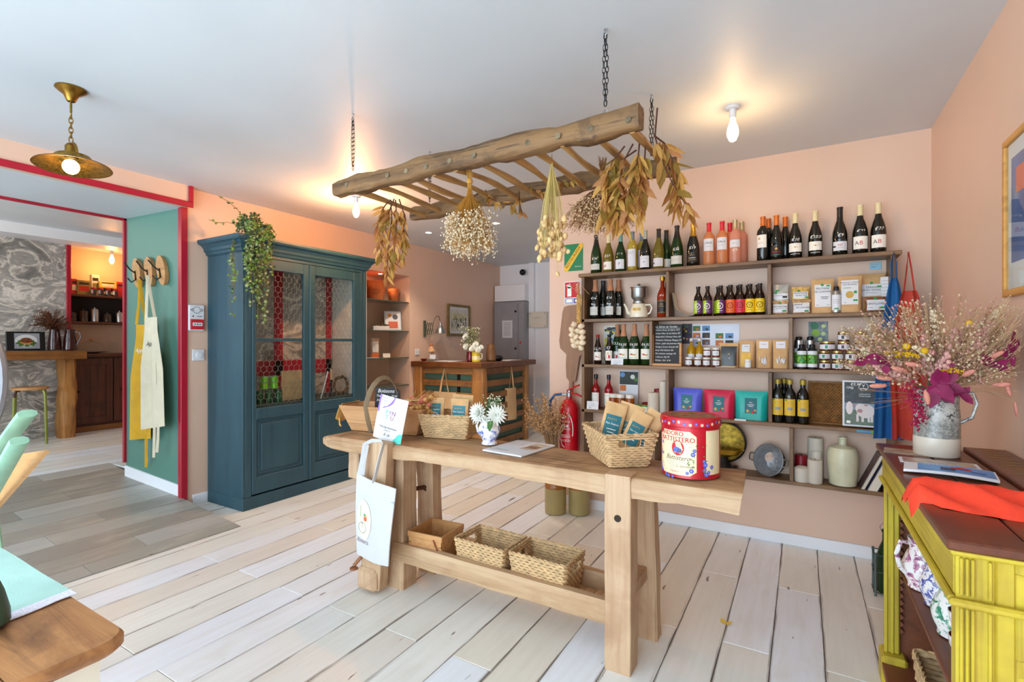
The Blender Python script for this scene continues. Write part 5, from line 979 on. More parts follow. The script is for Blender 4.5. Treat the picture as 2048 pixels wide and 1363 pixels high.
for i in range(62):
    a = q.uniform(0, 6.28); r = .085*math.sqrt(q.random()); zz = -q.uniform(.26, .46)
    e = Vector((r*math.cos(a)*.9, r*math.sin(a)*.7, zz)); 
    if i == 0: e = Vector((.04, -.02, -.53))
    sm.tube([(0, 0, .05), (e.x*.1, e.y*.1, -.02), (e.x*.7, e.y*.7, zz*.6), e], .0012, 4)
    o = bpy.data.objects.new('seed_head', pm); COL.objects.link(o); o.parent = t; o.location = e; o.rotation_euler = (PI+q.uniform(-.5, .5), q.uniform(-.5, .5), 0); s = q.uniform(.75, 1.25); o.scale = (s,)*3
part('stalks', sm, M('stalk_straw', (206, 184, 112), .6, var=.1), t, kind='stuff')
# ------------------------------------------------------------------ bulbs and lamps
GLOW = M('bulb_glow', (255, 214, 150), .3, var=0, emis=26); BULBG = M('bulb_glass', (255, 232, 190), .1, var=0, emis=3.0)
def bulb(label, x, y, zc, watts, col, sc=1.):
    t = thing('ceiling_bulb', label, 'light bulb', (x, y, zc))
    part('rose', MB().lathe([(.0, 0), (.038, 0), (.038, -.008), (.028, -.014), (.0, -.016)], 18), WHITEP, t)
    part('socket', MB().lathe([(.014, -.012), (.018, -.016), (.018, -.055), (.014, -.06)], 14), WHITEP, t)
    b = part('glass', MB().lathe([(.013, -.058), (.014, -.075), (.026, -.11), (.031, -.135), (.029, -.155), (.018, -.18), (.0, -.19)], 18), BULBG, t)
    part('filament', MB().tube([(.008*math.cos(i*1.2), .008*math.sin(i*1.2), -.09-i*.006) for i in range(11)], .0028, 4), GLOW, b)
    lamp('bulb_light', (0, 0, -.225), watts, col, .035, parent=t)
    return t
WARM = (1, .60, .27); WARM2 = (1, .42, .15)
bulb('bare light bulb on the ceiling above the wine bottles', -.325, 2.91, H, 6, WARM)
bulb('bare light bulb on the ceiling near the left end of the ladder', -3.34, 3.02, H, 44, WARM2)
t = thing('pendant_lamp', 'brass pendant lamp with a wide shallow shade hanging by the opening', 'lamp', (-3.16, 1.02, H))
part('canopy', MB().lathe([(0, 0), (.062, 0), (.064, -.008), (.05, -.02), (.03, -.035), (.02, -.06), (.016, -.066), (0, -.066)], 24), BRASS, t)
part('rod', MB().tube([(0, 0, -.06), (0, 0, -.12)], .005, 8), BRASS, t)
ch = MB()
for i in range(6):
    tw = PI/2*(i % 2); ch.tube([(.008*math.cos(a)*math.cos(tw), .008*math.cos(a)*math.sin(tw), -.137-.024*i+.017*math.sin(a)) for a in [2*PI*j/12 for j in range(12)]], .0024, 5, closed=True)
part('chain', ch, BRASS, t)
part('holder', MB().lathe([(0, -.275), (.016, -.278), (.024, -.29), (.025, -.345), (.028, -.352)], 18), BRASS, t)
part('bracket', MB().tube([(.075*math.cos(a), 0, -.345+.072*math.sin(a)) for a in [PI*j/14 for j in range(15)]], .006, 6, flat=.4), BRASS, t)
shd = MB(); pf = [(.028, -.335), (.07, -.345), (.075, -.352), (.078, -.362), (.11, -.376), (.152, -.395), (.155, -.40), (.15, -.399), (.11, -.382), (.075, -.367), (.028, -.348)]
shd.lathe(pf, 36, T=Matrix.Rotation(R(-4), 4, 'Y')); part('shade', shd, M('hammered_brass', (158, 122, 50), .35, 1, .25, 60, bump=.5, bs=120), t, ang=40)
b = part('bulb', MB().ell((0, 0, -.392), (.035, .035, .037), 16, 10), BULBG, t); part('filament', MB().ell((0, 0, -.39), .012, 8, 6), GLOW, b)
lamp('pendant_light', (0, 0, -.455), 4, WARM, .03, parent=t)
SPOTG = M('spot_glow', (255, 240, 214), .3, var=0, emis=30)
for x, y, l in ((-3.74, 4.46, 'recessed ceiling spotlight at the left'), (-2.826, 4.467, 'recessed ceiling spotlight at the right')):
    t = thing('ceiling_spotlight', l, 'light', (x, y, H), 0, 'recessed ceiling spotlights'); part('ring', MB().lathe([(.032, 0), (.044, 0), (.044, -.004), (.034, -.003)], 20, cap=False), WHITEP, t); part('lens', MB().lathe([(0, -.002), (.032, -.0021)], 20), SPOTG, t)
    lamp('spot_light', (0, 0, -.02), 48, (1, .87, .70), .03, 110, parent=t)
# ------------------------------------------------------------------ woven baskets
def weave(name, label, loc, rz, bx, by, tx, ty, h, rows, group=None, gap=.0135, handle=True):
    t = thing(name, label, 'basket', loc, rz, group); wv = MB(); st = MB(); r = h/rows*.56
    def per(f, z, off):
        q = z/h; X, Y = (bx+(tx-bx)*q)/2, (by+(ty-by)*q)/2; L = [2*X, 2*Y, 2*X, 2*Y]; s = f*sum(L); k = 0
        while k < 3 and s > L[k]: s -= L[k]; k += 1
        g = s/L[k]
        c = [(-X+2*X*g, -Y), (X, -Y+2*Y*g), (X-2*X*g, Y), (-X, Y-2*Y*g)][k]; nr = [(0, -1), (1, 0), (0, 1), (-1, 0)][k]
        return Vector((c[0]+nr[0]*off, c[1]+nr[1]*off, z)), k, g
    N = 2*int((bx+by)/gap)
    for j in range(rows):
        z = (j+.5)*h/rows; run = []
        for i in range(N+1):
            f = (i % N)/N; p, k, g = per(f, z, .0032*(1 if (i+j) % 2 else -1)); p.z += noise.noise(p*40)*.0018
            cut = handle and k in (1, 3) and abs(g-.5) < .2 and rows-5 <= j <= rows-3
            if cut:
                if len(run) > 1: wv.tube(run, r, 4)
                run = []
            else: run.append(p)
        if len(run) > 1: wv.tube(run, r, 4)
    for i in range(0, N, 4): st.tube([per(i/N, 0, 0)[0], per(i/N, h, 0)[0]], .0022, 3)
    part('weave', wv, SEAGRASS, t, kind='stuff', ang=70); part('stakes', st, SEAGRASS, t, kind='stuff')
    rim = MB()
    for ph in (0, PI): rim.tube([per(i/(N*2), h, .004*math.sin(i*.9+ph))[0]+Vector((0, 0, .004*math.cos(i*.9+ph))) for i in range(N*2)], .0042, 4, closed=True)
    part('rim', rim, SEAGRASS, t, ang=70); part('base', MB().box(-bx/2, bx/2, -by/2, by/2, 0, .006, .002), SEAGRASS, t)
    return t
z = BZ+.004
weave('seagrass_basket', 'woven seagrass basket holding kraft pouches at the left of the bench', (-1.775, 2.325, z), 14, .25, .19, .305, .25, .132, 13, 'seagrass baskets on the bench top')
weave('seagrass_basket', 'woven seagrass basket turned cornerwise holding kraft pouches beside the red tin', (-.74, 2.235, z), -51, .27, .17, .34, .235, .145, 14, 'seagrass baskets on the bench top')
weave('seagrass_basket', 'left of the two empty seagrass baskets on the low tray', (-1.385, 2.145, .165), -3, .25, .18, .30, .215, .18, 14, 'empty seagrass baskets on the tray')
weave('seagrass_basket', 'right of the two empty seagrass baskets on the low tray', (-1.06, 2.14, .165), -2, .25, .18, .30, .205, .18, 14, 'empty seagrass baskets on the tray')
# chip-wood basket
t = thing('chip_basket', 'square pale basket of woven wood strips with a folded handle', 'basket', (-1.735, 2.135, .165), 4); W = .105; hh = .17
for i in range(6):
    for s in range(4):
        a = s*PI/2; o_ = MB()
        x0 = -W*.88+i*(2*W*.88/6); o_.box(x0, x0+2*W*.88/6-.002, -W-.0015, -W+.0015, .002, hh-.02, .0004, T=Matrix.Rotation(a, 4, 'Z')); part('upright_strip', o_, BAMBOO, t)
for j in range(4):
    for s in range(4):
        a = s*PI/2; mb = MB(); mb.grid(13, 2, lambda u, v: Matrix.Rotation(a, 3, 'Z') @ Vector((-W+2*W*u, -W-.0025*math.sin(u*PI*6+j*PI)-.002, .004+j*.037+v*.033))); mb.grid(13, 2, lambda u, v: Matrix.Rotation(a, 3, 'Z') @ Vector((-W+2*W*u, -W-.0025*math.sin(u*PI*6+j*PI)-.0005, .037+j*.037-v*.033))); part('woven_strip', mb, BAMBOO, t)
for s in range(4): part('rim_band', MB().box(-W-.004, W+.004, -W-.006, -W+.002, hh-.03, hh, .001, T=Matrix.Rotation(s*PI/2, 4, 'Z')), BAMBOO, t)
part('base', MB().box(-W, W, -W, W, 0, .004), BAMBOO, t)
part('handle', MB().tube([(.06, -W-.01, hh-.02), (.085, -W-.014, hh-.06), (.11, -W-.012, .05), (.13, -W+.03, .03), (.14, 0, .03), (.13, W-.02, .04), (.115, W*.6, .1)], .006, 5, flat=.3), M('handle_strip', (150, 92, 66), .6, var=.1), t)
# kraft pouches in the baskets
TL = [TEALINK]
def pouch(label, x, y, z, w, h, rz, tilt, lean=0, group=None, txt=1, lz=.35, d=.04):
    t = bag('coffee_pouch', label, x, y, z, w, d, h, KRAFT, (('RECETTE', w*.11, -.006, h*(lz+.26), 3), ('Pain d\'epices', w*.12, 0, h*(lz+.17), 1), ('#-', w*.22, 0, h*(lz+.06), 1), ('#-', w*.15, 0, h*(lz), 1)), (-w*.36, w*.36, h*(lz-.12), h*(lz+.34), TEALINK), tilt=tilt, rz=rz, round_=.4, group=group)
    t.rotation_euler = (t.rotation_euler[0], R(lean), t.rotation_euler[2]); return t
pouch('kraft pouch with teal label at the left in the left bench basket', -1.87, 2.29, z+.012, .115, .205, 12, -8, -3, lz=.5); pouch('kraft pouch with teal label at the right in the left bench basket', -1.715, 2.315, z+.012, .115, .205, 12, -4, 0, lz=.47)
pouch('kraft pouch standing behind in the left bench basket', -1.75, 2.385, z+.012, .135, .222, 12, -3, 2, lz=.5)
pouch('kraft pouch with teal label leaning at the left of the cornerwise basket', -.80, 2.22, z+.02, .105, .25, 18, -14, 14, lz=.42); pouch('kraft pouch with teal label leaning in the middle of the cornerwise basket', -.705, 2.17, z+.02, .09, .235, 18, -10, 27, lz=.42)
pouch('kraft pouch tilted to the right in the cornerwise basket', -.675, 2.235, z+.02, .095, .24, 12, -6, 30, lz=.3); pouch('kraft pouch at the back of the cornerwise basket', -.76, 2.31, z+.02, .12, .24, 5, -4, 16, lz=.3)
# red tin
t = thing('biscuit_tin', 'round red tin with a cream label and blue flowers on the bench', 'tin', (-.405, 2.165, z), 0); TIN = M('tin_red', (192, 22, 42), .3, .1, .08, 20); TINC = M('tin_cream', (236, 222, 182), .4, var=.05); r = .1165
part('body', MB().lathe([(r-.004, 0), (r, .003), (r-.001, .006), (r-.001, .205)], 48), TIN, t)
ld = part('lid', MB().lathe([(r+.001, .205), (r+.004, .207), (r+.004, .236), (r, .243), (r-.012, .245), (r-.016, .242), (.0, .2425)], 48), TIN, t)
q = random.Random(4); fl_ = MB()
def flower(mb, mp, cx, cy, s, m, mc):
    for k in range(6):
        a = k*PI/3; mb.disc(mp, cx+s*.55*math.cos(a), cy+s*.55*math.sin(a), s*.36, m, 6)
    mb.disc(lambda a, b: mp(a, b)*1.0002, cx, cy, s*.22, mc, 6)
lm = MB()
for i in range(34):
    a = 2*PI*i/34; flower(lm, cylmap(r+.0048, .222, a), 0, q.uniform(-.006, .006), .0075, i % 2, 2)
part('lid_flowers', lm, [M('flower_blue', (70, 90, 190), .4, var=.2), M('flower_pale', (226, 190, 170), .4, var=.2), TINC], ld)
lt = MB(); lt.lathe([(r-.02, .2428), (r-.02, .2434)], 32); part('lid_picture', lt, M('lid_worn', (150, 96, 62), .5, var=.4, vs=30), ld)
lb = MB(); mp = cylmap(r+.0004, 0, -.34); mp2 = cylmap(r+.0009, 0, -.34); mp3 = cylmap(r+.0013, 0, -.34)
outl = [(-.085, .03), (-.06, .012), (.06, .012), (.085, .03), (.085, .165), (.075, .17), (.072, .185), (.055, .19), (-.055, .19), (-.072, .185), (-.075, .17), (-.085, .165)]
lb.grid(15, 2, lambda u, v: mp(-.085+.17*u, .03+.14*v), 0); lb.grid(11, 2, lambda u, v: mp(-.06+.12*u, .170+.02*v), 0); lb.grid(11, 2, lambda u, v: mp(-.06+.12*u, .014+.016*v), 0)
for s_ in (-1, 1): lb.add([mp(s_*.085, .03), mp(s_*.06, .014), mp(s_*.06, .03)], [(0, 1, 2)], 0); lb.add([mp(s_*.085, .17), mp(s_*.06, .19), mp(s_*.06, .17)], [(0, 1, 2)], 0)

for d_ in (0, .0009): lb.text('PANDORO', .025, lambda a, b: mp2(-.026+a+d_, .178+b), 1); lb.text('BATTISTERO', .0275, lambda a, b: mp2(.002+a+d_, .155+b), 1)

lb.disc(mp2, .012, .122, .026, 1, 20, .03); lb.disc(mp3, .016, .133, .009, 2); lb.disc(mp3, .008, .115, .015, 4, 10, .012); lb.disc(mp3, .02, .112, .009, 5)
lb.text('Battistero', .026, lambda a, b: mp2(.008+a, .082+b), 3, .4)
for k_, zz in enumerate((.070, .064, .058, .052, .046, .040)): lb.rect(mp2, -.05+.006*k_, .05 if k_ < 2 else .0, zz, zz+.0012, 6, 6)
lb.text('G. Germinetti', .013, lambda a, b: mp2(.04+a, .05+b), 3, .4); lb.text('Classico', .012, lambda a, b: mp2(-.005+a, .028+b), 1, .4)
for a_ in range(26): an = -.9+a_*.2; lb.rect(mp2, .078*math.cos(an)-.001, .078*math.cos(an)+.001, .085+.07*math.sin(an)-.002, .085+.07*math.sin(an)+.002, 7)
for cx, cy, s_ in ((.072, .10, .011), (.078, .115, .009), (-.07, .135, .008), (-.075, .09, .008), (.066, .035, .011), (.05, .025, .008), (-.08, .022, .011), (-.045, .006, .009), (-.03, .004, .009), (-.01, .004, .008), (.12, .06, .012), (.118, .04, .01), (.125, .022, .012), (.135, .03, .009), (.115, .075, .008), (-.085, .04, .008), (.15, .05, .01)): flower(lb, mp3, cx, cy, s_, 4, 2)
for i in range(26): lb.disc(mp3, q.choice((.075, .12, -.075, .06))+q.uniform(-.012, .012), q.uniform(.03, .14), .003, 7, 6)
part('label', lb, [TINC, REDINK, M('skin_tint', (236, 190, 150), .5, var=0), M('brown_ink', (92, 52, 36), .5, var=0), M('flower_blue2', (84, 108, 206), .4, var=.15), M('steel_ink', (70, 80, 104), .5, var=0), GREYINK, M('leaf_ink', (96, 128, 60), .5, var=.1)], t, ang=60)
part('side_label', MB().rect(cylmap(r+.0005, 0, 1.05), -.04, .04, .02, .195, 0, 8), TINC, t)
# magazine, vase with chrysanthemums
mg = MB().box(-.12, .12, -.155, .155, 0, .009, .002); tp = lambda a, b: Vector((a, b, .0096)); mg.rect(tp, -.115, -.01, .03, .15, 1); mg.rect(tp, .02, .11, -.03, .12, 2); mg.rect(lambda a, b: Vector((a, b, .0099)), .03, .1, .0, .06, 3); mg.text('BISTROT', .03, lambda a, b: tp(-.06+a, -.1+b), 4)
solo('magazine', mg, [WHITEP, M('page_grey', (206, 206, 210), .4, var=.1), M('page_beige', (206, 190, 162), .4, var=.2, vs=30), M('page_brown', (150, 104, 80), .4, var=.3, vs=30), GREYINK], 'white magazine lying flat on the bench beside the flower jug', 'magazine', loc=(-1.255, 2.215, z-.002), rz=-6)
def bluewhite():
    t = NT('blue_white_glaze'); n = t.noise(t.coords((1, 1, 1)), 26, 4, .6, 1.2); t.col(t.ramp(n, [(.50, lin((236, 236, 236))), (.58, lin((120, 144, 212))), (.64, lin((52, 76, 164))), (.70, lin((230, 232, 236)))])); t.b.inputs['Roughness'].default_value = .15; return t.m
BW = bluewhite()
t = thing('flower_jug', 'blue and white porcelain jug of white chrysanthemums on the bench', 'flowers', (-1.447, 2.225, z), 0)
part('jug', MB().lathe([(.034, 0), (.042, .003), (.042, .010), (.034, .018), (.044, .04), (.058, .07), (.058, .09), (.050, .108), (.044, .118), (.047, .132), (.043, .132), (.04, .118), (.0, .10)], 28), BW, t, ang=50)
part('handle', MB().tube([(-.044, -.006, .122), (-.064, -.012, .118), (-.072, -.014, .095), (-.066, -.012, .065), (-.052, -.008, .05)], .006, 7), BW, t)
PETAL = M('white_petal', (246, 248, 242), .6, var=.02, translucent=.35); YC = M('flower_centre', (222, 214, 140), .7)
def mum(c, d, rad, parent):
    mb = MB(); d = Vector(d).normalized(); u = d.orthogonal().normalized(); v = d.cross(u); c = Vector(c)
    for rg, (nn, tilt, ln) in enumerate(((18, .05, 1.0), (16, .35, .9), (13, .7, .75), (9, 1.05, .55))):
        for i in range(nn):
            a = 2*PI*i/nn+rg*.2; e = (u*math.cos(a)+v*math.sin(a)); dr = e*math.cos(tilt)+d*math.sin(tilt); mb.leaf(c+d*.003*rg, dr, d, rad*ln*U(.88, 1.08), rad*.28, 0, .15)
    part('bloom', mb, PETAL, parent, ang=80)
mum((-.032, -.05, .17), (-.2, -1, .25), .064, t); mum((.062, -.03, .165), (.5, -.8, .2), .06, t); mum((.01, -.05, .14), (0, -1, 0), .024, t); mum((.01, .03, .19), (.1, -.2, 1), .045, t)
gp = MB(); gs = MB()
for i in range(130):
    a = U(0, 6.28); e = Vector((U(-.035, .075), U(-.03, .05), U(.17, .265))); 
    if i < 14: e = Vector((U(-.085, -.06), U(-.05, -.02), U(.1, .16)))
    gp.octa(e, U(.0028, .005)); gs.tube([(0, 0, .12), e*.7+Vector((0, 0, .03)), e], .0008, 3)
for i in range(26): a = U(0, 6.28); gs.leaf((U(-.04, .05), U(-.03, .03), U(.13, .18)), (math.cos(a), math.sin(a)-.3, U(-.2, .8)), (0, 0, 1), U(.03, .055), .02)
gs.leaf((.045, -.055, .15), (.1, -.2, -1), (0, -1, 0), .07, .045); part('filler_flowers', gp, M('cream_bud', (240, 236, 206), .6, var=.04, translucent=.3), t, kind='stuff'); part('greenery', gs, M('fresh_green', (70, 116, 44), .5, var=.2, translucent=.25), t, kind='stuff', ang=70)
# trug with hoop handle
t = thing('wooden_trug', 'long wooden trug with a bent hoop handle at the left end of the bench', 'trug', (-2.20, 2.27, z), 8); TW = wood('trug_wood', (206, 160, 112), (176, 126, 82), 0, 1, .6, .35)
for s in (-1, 1): part('side_board', MB().prism([(-.23, 0), (.23, 0), (.30, .155), (-.30, .155)], lambda a, b: (a, s*(.075+b*.25), b), lambda a, b: (a, s*(.087+b*.25), b)), TW, t)
for s in (-1, 1): part('end_board', MB().prism([(-.085, 0), (.085, 0), (.12, .155), (-.12, .155)], lambda a, b: (s*(.225+b*.45), a, b), lambda a, b: (s*(.237+b*.45), a, b)), TW, t)
part('bottom_board', MB().box(-.24, .24, -.085, .085, 0, .012, .003), TW, t)
hp = [(-.09+.05*math.sin(a*.5), -.13*math.cos(a), .155+.17*math.sin(a)) for a in [PI*i/18 for i in range(19)]]
hm = MB(); hm.tube([(-.08, -.092, .0), (-.088, -.115, .08)]+hp+[(-.04, .115, .08), (-.035, .092, .0)], .017, 6, flat=.28); part('hoop_handle', hm, wood('hoop_wood', (150, 130, 100), (116, 98, 74), 2, 1, .6, .3), t, ang=50)
part('lining_cloth', MB().slab(12, 12, lambda u, v: Vector((-.29-.06*v*(1-.3*u), -.10+.16*u, .165-.10*v*v-.02*math.sin(u*5)*v)), .003, (-1, 0, .2)).tube([(-.335, -.08, .07), (-.33, -.085, .03), (-.315, -.09, .02)], .006, 5), M('mustard_linen', (206, 160, 88), .85, var=.08, bump=.2, bs=200), t, ang=60)
q = random.Random(8); sm = MB(); g = thing('dried_onion_bunch', 'bunch of dried onion-like seed heads lying in the wooden trug', 'dried flowers', (-2.1, 2.28, z+.13), 8)
om = [MB().ell((0, 0, 0), (.013, .013, .012), 9, 6).lathe([(.004, .010), (.002, .018), (.004, .024)], 6).mesh('bulb_head', M(n_, c_, .55, var=.12, vs=40), ang=60) for n_, c_ in (('onion_gold', (206, 156, 88)), ('onion_pink', (196, 104, 84)))]
for i in range(52):
    e = Vector((q.uniform(.02, .22), q.uniform(-.08, .08), q.uniform(.0, .085))); sm.tube([(-.16+q.uniform(-.03, .03), q.uniform(-.04, .04), -.02+q.uniform(0, .02)), (0, e.y*.6, e.z*.8), e], .0016, 4)
    o = bpy.data.objects.new('bulb_head', om[0 if q.random() < .85 else 1]); COL.objects.link(o); o.parent = g; o.location = e; o.rotation_euler = (q.uniform(-1, 1), q.uniform(.5, 2), 0); s = q.uniform(.95, 1.5); o.scale = (s,)*3
for i in range(14): sm.tube([(.0, q.uniform(-.04, .04), .0), (q.uniform(.1, .22), q.uniform(-.08, .08), q.uniform(.08, .13))], .0013, 4)
part('stalks', sm, M('stalk_straw2', (196, 170, 100), .6, var=.15), g, kind='stuff')
# slate with drinks, standing behind
t = thing('slate_board', 'dark slate chalkboard reading Boissons standing in the trug', 'chalkboard', (-2.33, 2.36, z+.09), 14)
part('slate', MB().prism([(-.085, 0), (.095, 0), (.10, .14), (.07, .165), (-.075, .16)], lambda a, b: (a, 0, b), lambda a, b: (a, -.007, b)), SLATE, t)
wr = MB()
for s, x_, zz, sz in (('Boissons', .0, .14, .034), ('The', -.055, .108, .02), ('Cafe', .0, .106, .02), ('€2.00', .06, .108, .017), ('Jus', -.055, .082, .02), ('Sirop', .0, .08, .018), ('€1.80', .06, .084, .017), ('Limonade', .01, .056, .018), ('Biere', .0, .034, .018)): wr.text(s, sz, lambda a, b: Vector((x_+a, -.0076, zz+b)), 0, .3)
part('writing', wr, WINK, t)
# price sheet on the vise and tote bag
t = thing('price_sheet', 'white card with purple corner and teal spot propped on the vise', 'card', (-1.965, 1.985, BZ+.012), 3); T = Matrix.Rotation(R(-4), 4, 'X') @ Matrix.Rotation(R(9), 4, 'Y')
fn = lambda a, b: T @ Vector((a, -.014*math.cos(a/.1*1.2)+.01+.25*(b/.24)**2*.03, b))
part('sheet', MB().slab(12, 10, lambda u, v: fn(-.1+.2*u, .24*v), .0012, (0, -1, 0)), WHITEP, t, ang=60)
pp = MB(); f2 = lambda a, b: fn(a, b)+Vector((0, -.0012, 0)); f3 = lambda a, b: fn(a, b)+Vector((0, -.0016, 0))
pp.add([f2(-.1, .24), f2(-.1, .14), f2(-.085, .15), f2(-.07, .165), f2(-.045, .175), f2(-.01, .19), f2(.01, .21), f2(.018, .24)], [(0, 1, 2, 3, 4, 5, 6, 7)], 0)
pp.add([f2(.1, 0), f2(.1, .055), f2(.085, .055), f2(.07, .045), f2(.062, .03), f2(.05, .015), f2(.04, 0)], [(0, 1, 2, 3, 4, 5, 6)], 1)
for s, x_, zz, m_ in (('P', -.024, .152, 1), ('Y', .0, .152, 0), ('N', .024, .152, 2), ('T', -.018, .125, 1), ('U', .018, .125, 2)): pp.text(s, .034, lambda a, b: f3(x_+a, zz+b), m_)
pp.ring(f2, 0, .138, .044, .045, 3, 24); pp.text('Tote bag Honoraire', .0155, lambda a, b: f3(a, .072+b), 4); pp.text('Créateur B', .010, lambda a, b: f3(a, .056+b), 4); pp.text('€ 16', .022, lambda a, b: f3(a, .032+b), 4, .3)
for zz in (.225, .212): pp.rect(f3, -.09, -.03, zz, zz+.002, 3)
part('print', pp, [PURPLE, M('teal_spot', (86, 200, 186), .5, var=0), M('magenta_ink', (150, 70, 130), .5, var=0), GREYINK, INK], t, ang=60)
t = thing('tote_bag', 'white canvas tote bag with a bicycle print hanging from the bench vise', 'bag', (-1.965, 1.862, .42), 0)
def tb(u, v):
    x = -.09+(.275-.02*v)*u-.025*v+.02*(1-u)*v; zz = .235-.05*u-.44*v+.04*u*v
    return Vector((x, -.012*math.sin(u*PI)-.006*math.sin(u*5+v*4), zz))
part('cloth', MB().slab(18, 20, tb, .006, (0, -1, 0)), CANVAS, t, ang=60)
for u0, u1 in ((.10, .14), (.52, .60)): pass
hd = MB(); hd.tube([tb(.08, .02), (-.05, .0, .30), (-.052, .02, .385), (-.03, .05, .402), (.03, .06, .404), (.075, .03, .395), (.09, -.01, .34), (.06, -.012, .24), tb(.50, .02)], .013, 6, flat=.22); hd.tube([tb(.16, .01)+Vector((0, .01, 0)), (-.042, .006, .30), (-.045, .03, .38)], .012, 6, flat=.22); part('handle', hd, CANVAS, t, ang=60)
pb = MB(); tf = lambda x_, zz: tb(x_/.26+.5, (.21-zz)/.42)+Vector((0, -.003, 0)); tg = lambda x_, zz: tf(x_, zz)+Vector((0, -.0006, 0))
pb.disc(tf, -.06, -.01, .05, 0, 24, .105); pb.ring(tg, -.075, -.055, .026, .0285, 1, 20); pb.rect(tg, -.062, -.04, -.015, .007, 2); pb.rect(tg, -.0745, -.0725, -.055, -.02, 1); pb.disc(tg, -.055, .016, .008, 3); pb.disc(tg, -.045, .012, .007, 4)
pb.text('Riviera', .034, lambda a, b: tg(-.075+a, -.125+b), 5, .3); pb.rect(tg, -.085, -.082, .0, .06, 3)
part('print', pb, [M('print_cream', (246, 232, 196), .7, var=.02), M('print_petrol', (40, 96, 112), .7, var=0), M('print_brick', (206, 96, 70), .7, var=0), M('print_leaf', (90, 160, 110), .7, var=0), M('print_peach', (236, 170, 110), .7, var=0), M('print_greybrown', (150, 130, 130), .7, var=0)], t, ang=60)
part('side_tag', MB().box(.158, .188, -.012, -.010, .10, .118), M('tag_blue', (196, 220, 236), .6, var=0), t)
# stoneware crocks, dried stems by the wall
for x, y, l in ((-1.69, 3.56, 'two-tone stoneware crock on the floor, left one'), (-1.52, 3.64, 'two-tone stoneware crock on the floor, right one')):
    t = thing('stoneware_crock', l, 'crock', (x, y, 0), 0, 'stoneware crocks on the floor'); part('body', MB().lathe([(.07, 0), (.082, .006), (.084, .02), (.084, .20)], 28), M('crock_grey', (158, 142, 92), .3, var=.06), t)
    part('shoulder', MB().lathe([(.084, .20), (.083, .235), (.06, .27), (.045, .278), (.045, .30), (.05, .303), (.05, .312), (.04, .312), (.036, .28), (0, .26)], 28), M('crock_brown', (150, 94, 36), .25, var=.1), t)
q = random.Random(17); t = thing('dried_stem_bunch', 'bunch of brown dried seed stems in the left stoneware crock', 'dried flowers', (-1.69, 3.56, 0)); sm = MB(); pod = MB()
for i in range(110):
    a = q.uniform(0, 6.28); r_ = .20*math.sqrt(q.random()); e = Vector((r_*math.cos(a)-.09, r_*math.sin(a)*.6, q.uniform(.74, .99)-r_*.4)); m_ = Vector((e.x*.35, e.y*.3, .6)); sm.tube([(e.x*.08, 0, .27), m_, e], .0017, 3)
    for j in range(9): p = m_.lerp(e, .3+.7*j/8)+Vector((q.uniform(-1, 1), q.uniform(-1, 1), q.uniform(-1, 1)))*.012; pod.octa(p, q.uniform(.005, .009))
part('stems', sm, M('stem_tan', (150, 112, 70), .7, var=.15), t, kind='stuff'); part('seed_pods', pod, M('pod_tan', (206, 166, 116), .7, var=.2), t, kind='stuff')
# ------------------------------------------------------------------ yellow painted cabinet
YEL = wood('yellow_paint', (200, 180, 52), (176, 152, 36), 2, .7, .5, .45, (132, 100, 34), .2, 30); YELH = wood('yellow_paint_h', (200, 180, 52), (172, 148, 36), 1, .7, .5, .45, (124, 94, 34), .2, 30)
MAH = wood('mahogany_top', (108, 58, 36), (78, 38, 24), 1, .8, .3, .35, (60, 28, 18), .1); MAHS = wood('brown_inner', (124, 70, 42), (92, 48, 28), 1, .8, .5, .3)
C_ = thing('yellow_cabinet', 'yellow painted cabinet with brown top and open side shelf by the right wall', 'cabinet', (.45, 1.95, 0)); cz = .935; ya, yb = 1.30, 2.50
yn = 1.362
for x0_, x1_, dz_ in ((.262, .40, 0), (.403, .53, 0), (.533, XR-.002, .012)): part('top_board', MB().box(x0_, x1_, yn, yb+.03, cz-.022, cz+dz_, .004), MAH, C_, True)
dec = MB(); q = random.Random(3)
for i in range(26): y_ = 1.45+i*.042; x_ = .60+q.uniform(-.01, .01); dec.add([(x_-.035, y_, cz+.0126), (x_+.03, y_+.022, cz+.0126), (x_+.03, y_+.028, cz+.0126), (x_-.035, y_+.006, cz+.0126)], [(0, 1, 2, 3)])
for i in range(7): y_ = 1.78+i*.017; dec.add([(.43, y_, cz+.0006), (.47, y_+.012, cz+.0006), (.47, y_+.016, cz+.0006), (.43, y_+.004, cz+.0006)], [(0, 1, 2, 3)])
for i in range(9): y_ = 1.40+i*.014; dec.add([(.42, y_, cz+.0006), (.51, y_+.004, cz+.0006), (.51, y_+.010, cz+.0006), (.42, y_+.006, cz+.0006)], [(0, 1, 2, 3)])
part('stencil_print', dec, M('stencil_yellow', (176, 140, 32), .5, var=.2), C_, True)
part('frieze', MB().box(.28, .296, 1.40, yb, cz-.125, cz-.022, .002), YELH, C_, True)
part('frieze_moulding', MB().box(.268, .284, 1.385, yb, cz-.142, cz-.125, .005).box(.268, XR, 1.368, 1.386, cz-.142, cz-.125, .005), YELH, C_, True)
part('cornice_moulding', MB().box(.272, .282, 1.39, yb, cz-.036, cz-.022, .004).box(.272, XR, 1.374, 1.386, cz-.036, cz-.022, .004), YELH, C_, True)
part('post', MB().box(.284, .33, yb-.05, yb, .12, cz-.125, .004), YEL, C_, True); part('post_moulding', MB().box(.28, .292, yb-.056, yb-.044, .12, cz-.135, .003).box(.302, .312, yb-.056, yb-.046, .12, cz-.135, .003), YEL, C_, True)
part('foot', MB().box(.268, .352, yb-.09, yb+.015, 0, .12, .01), YEL, C_, True)
sc_ = MB()
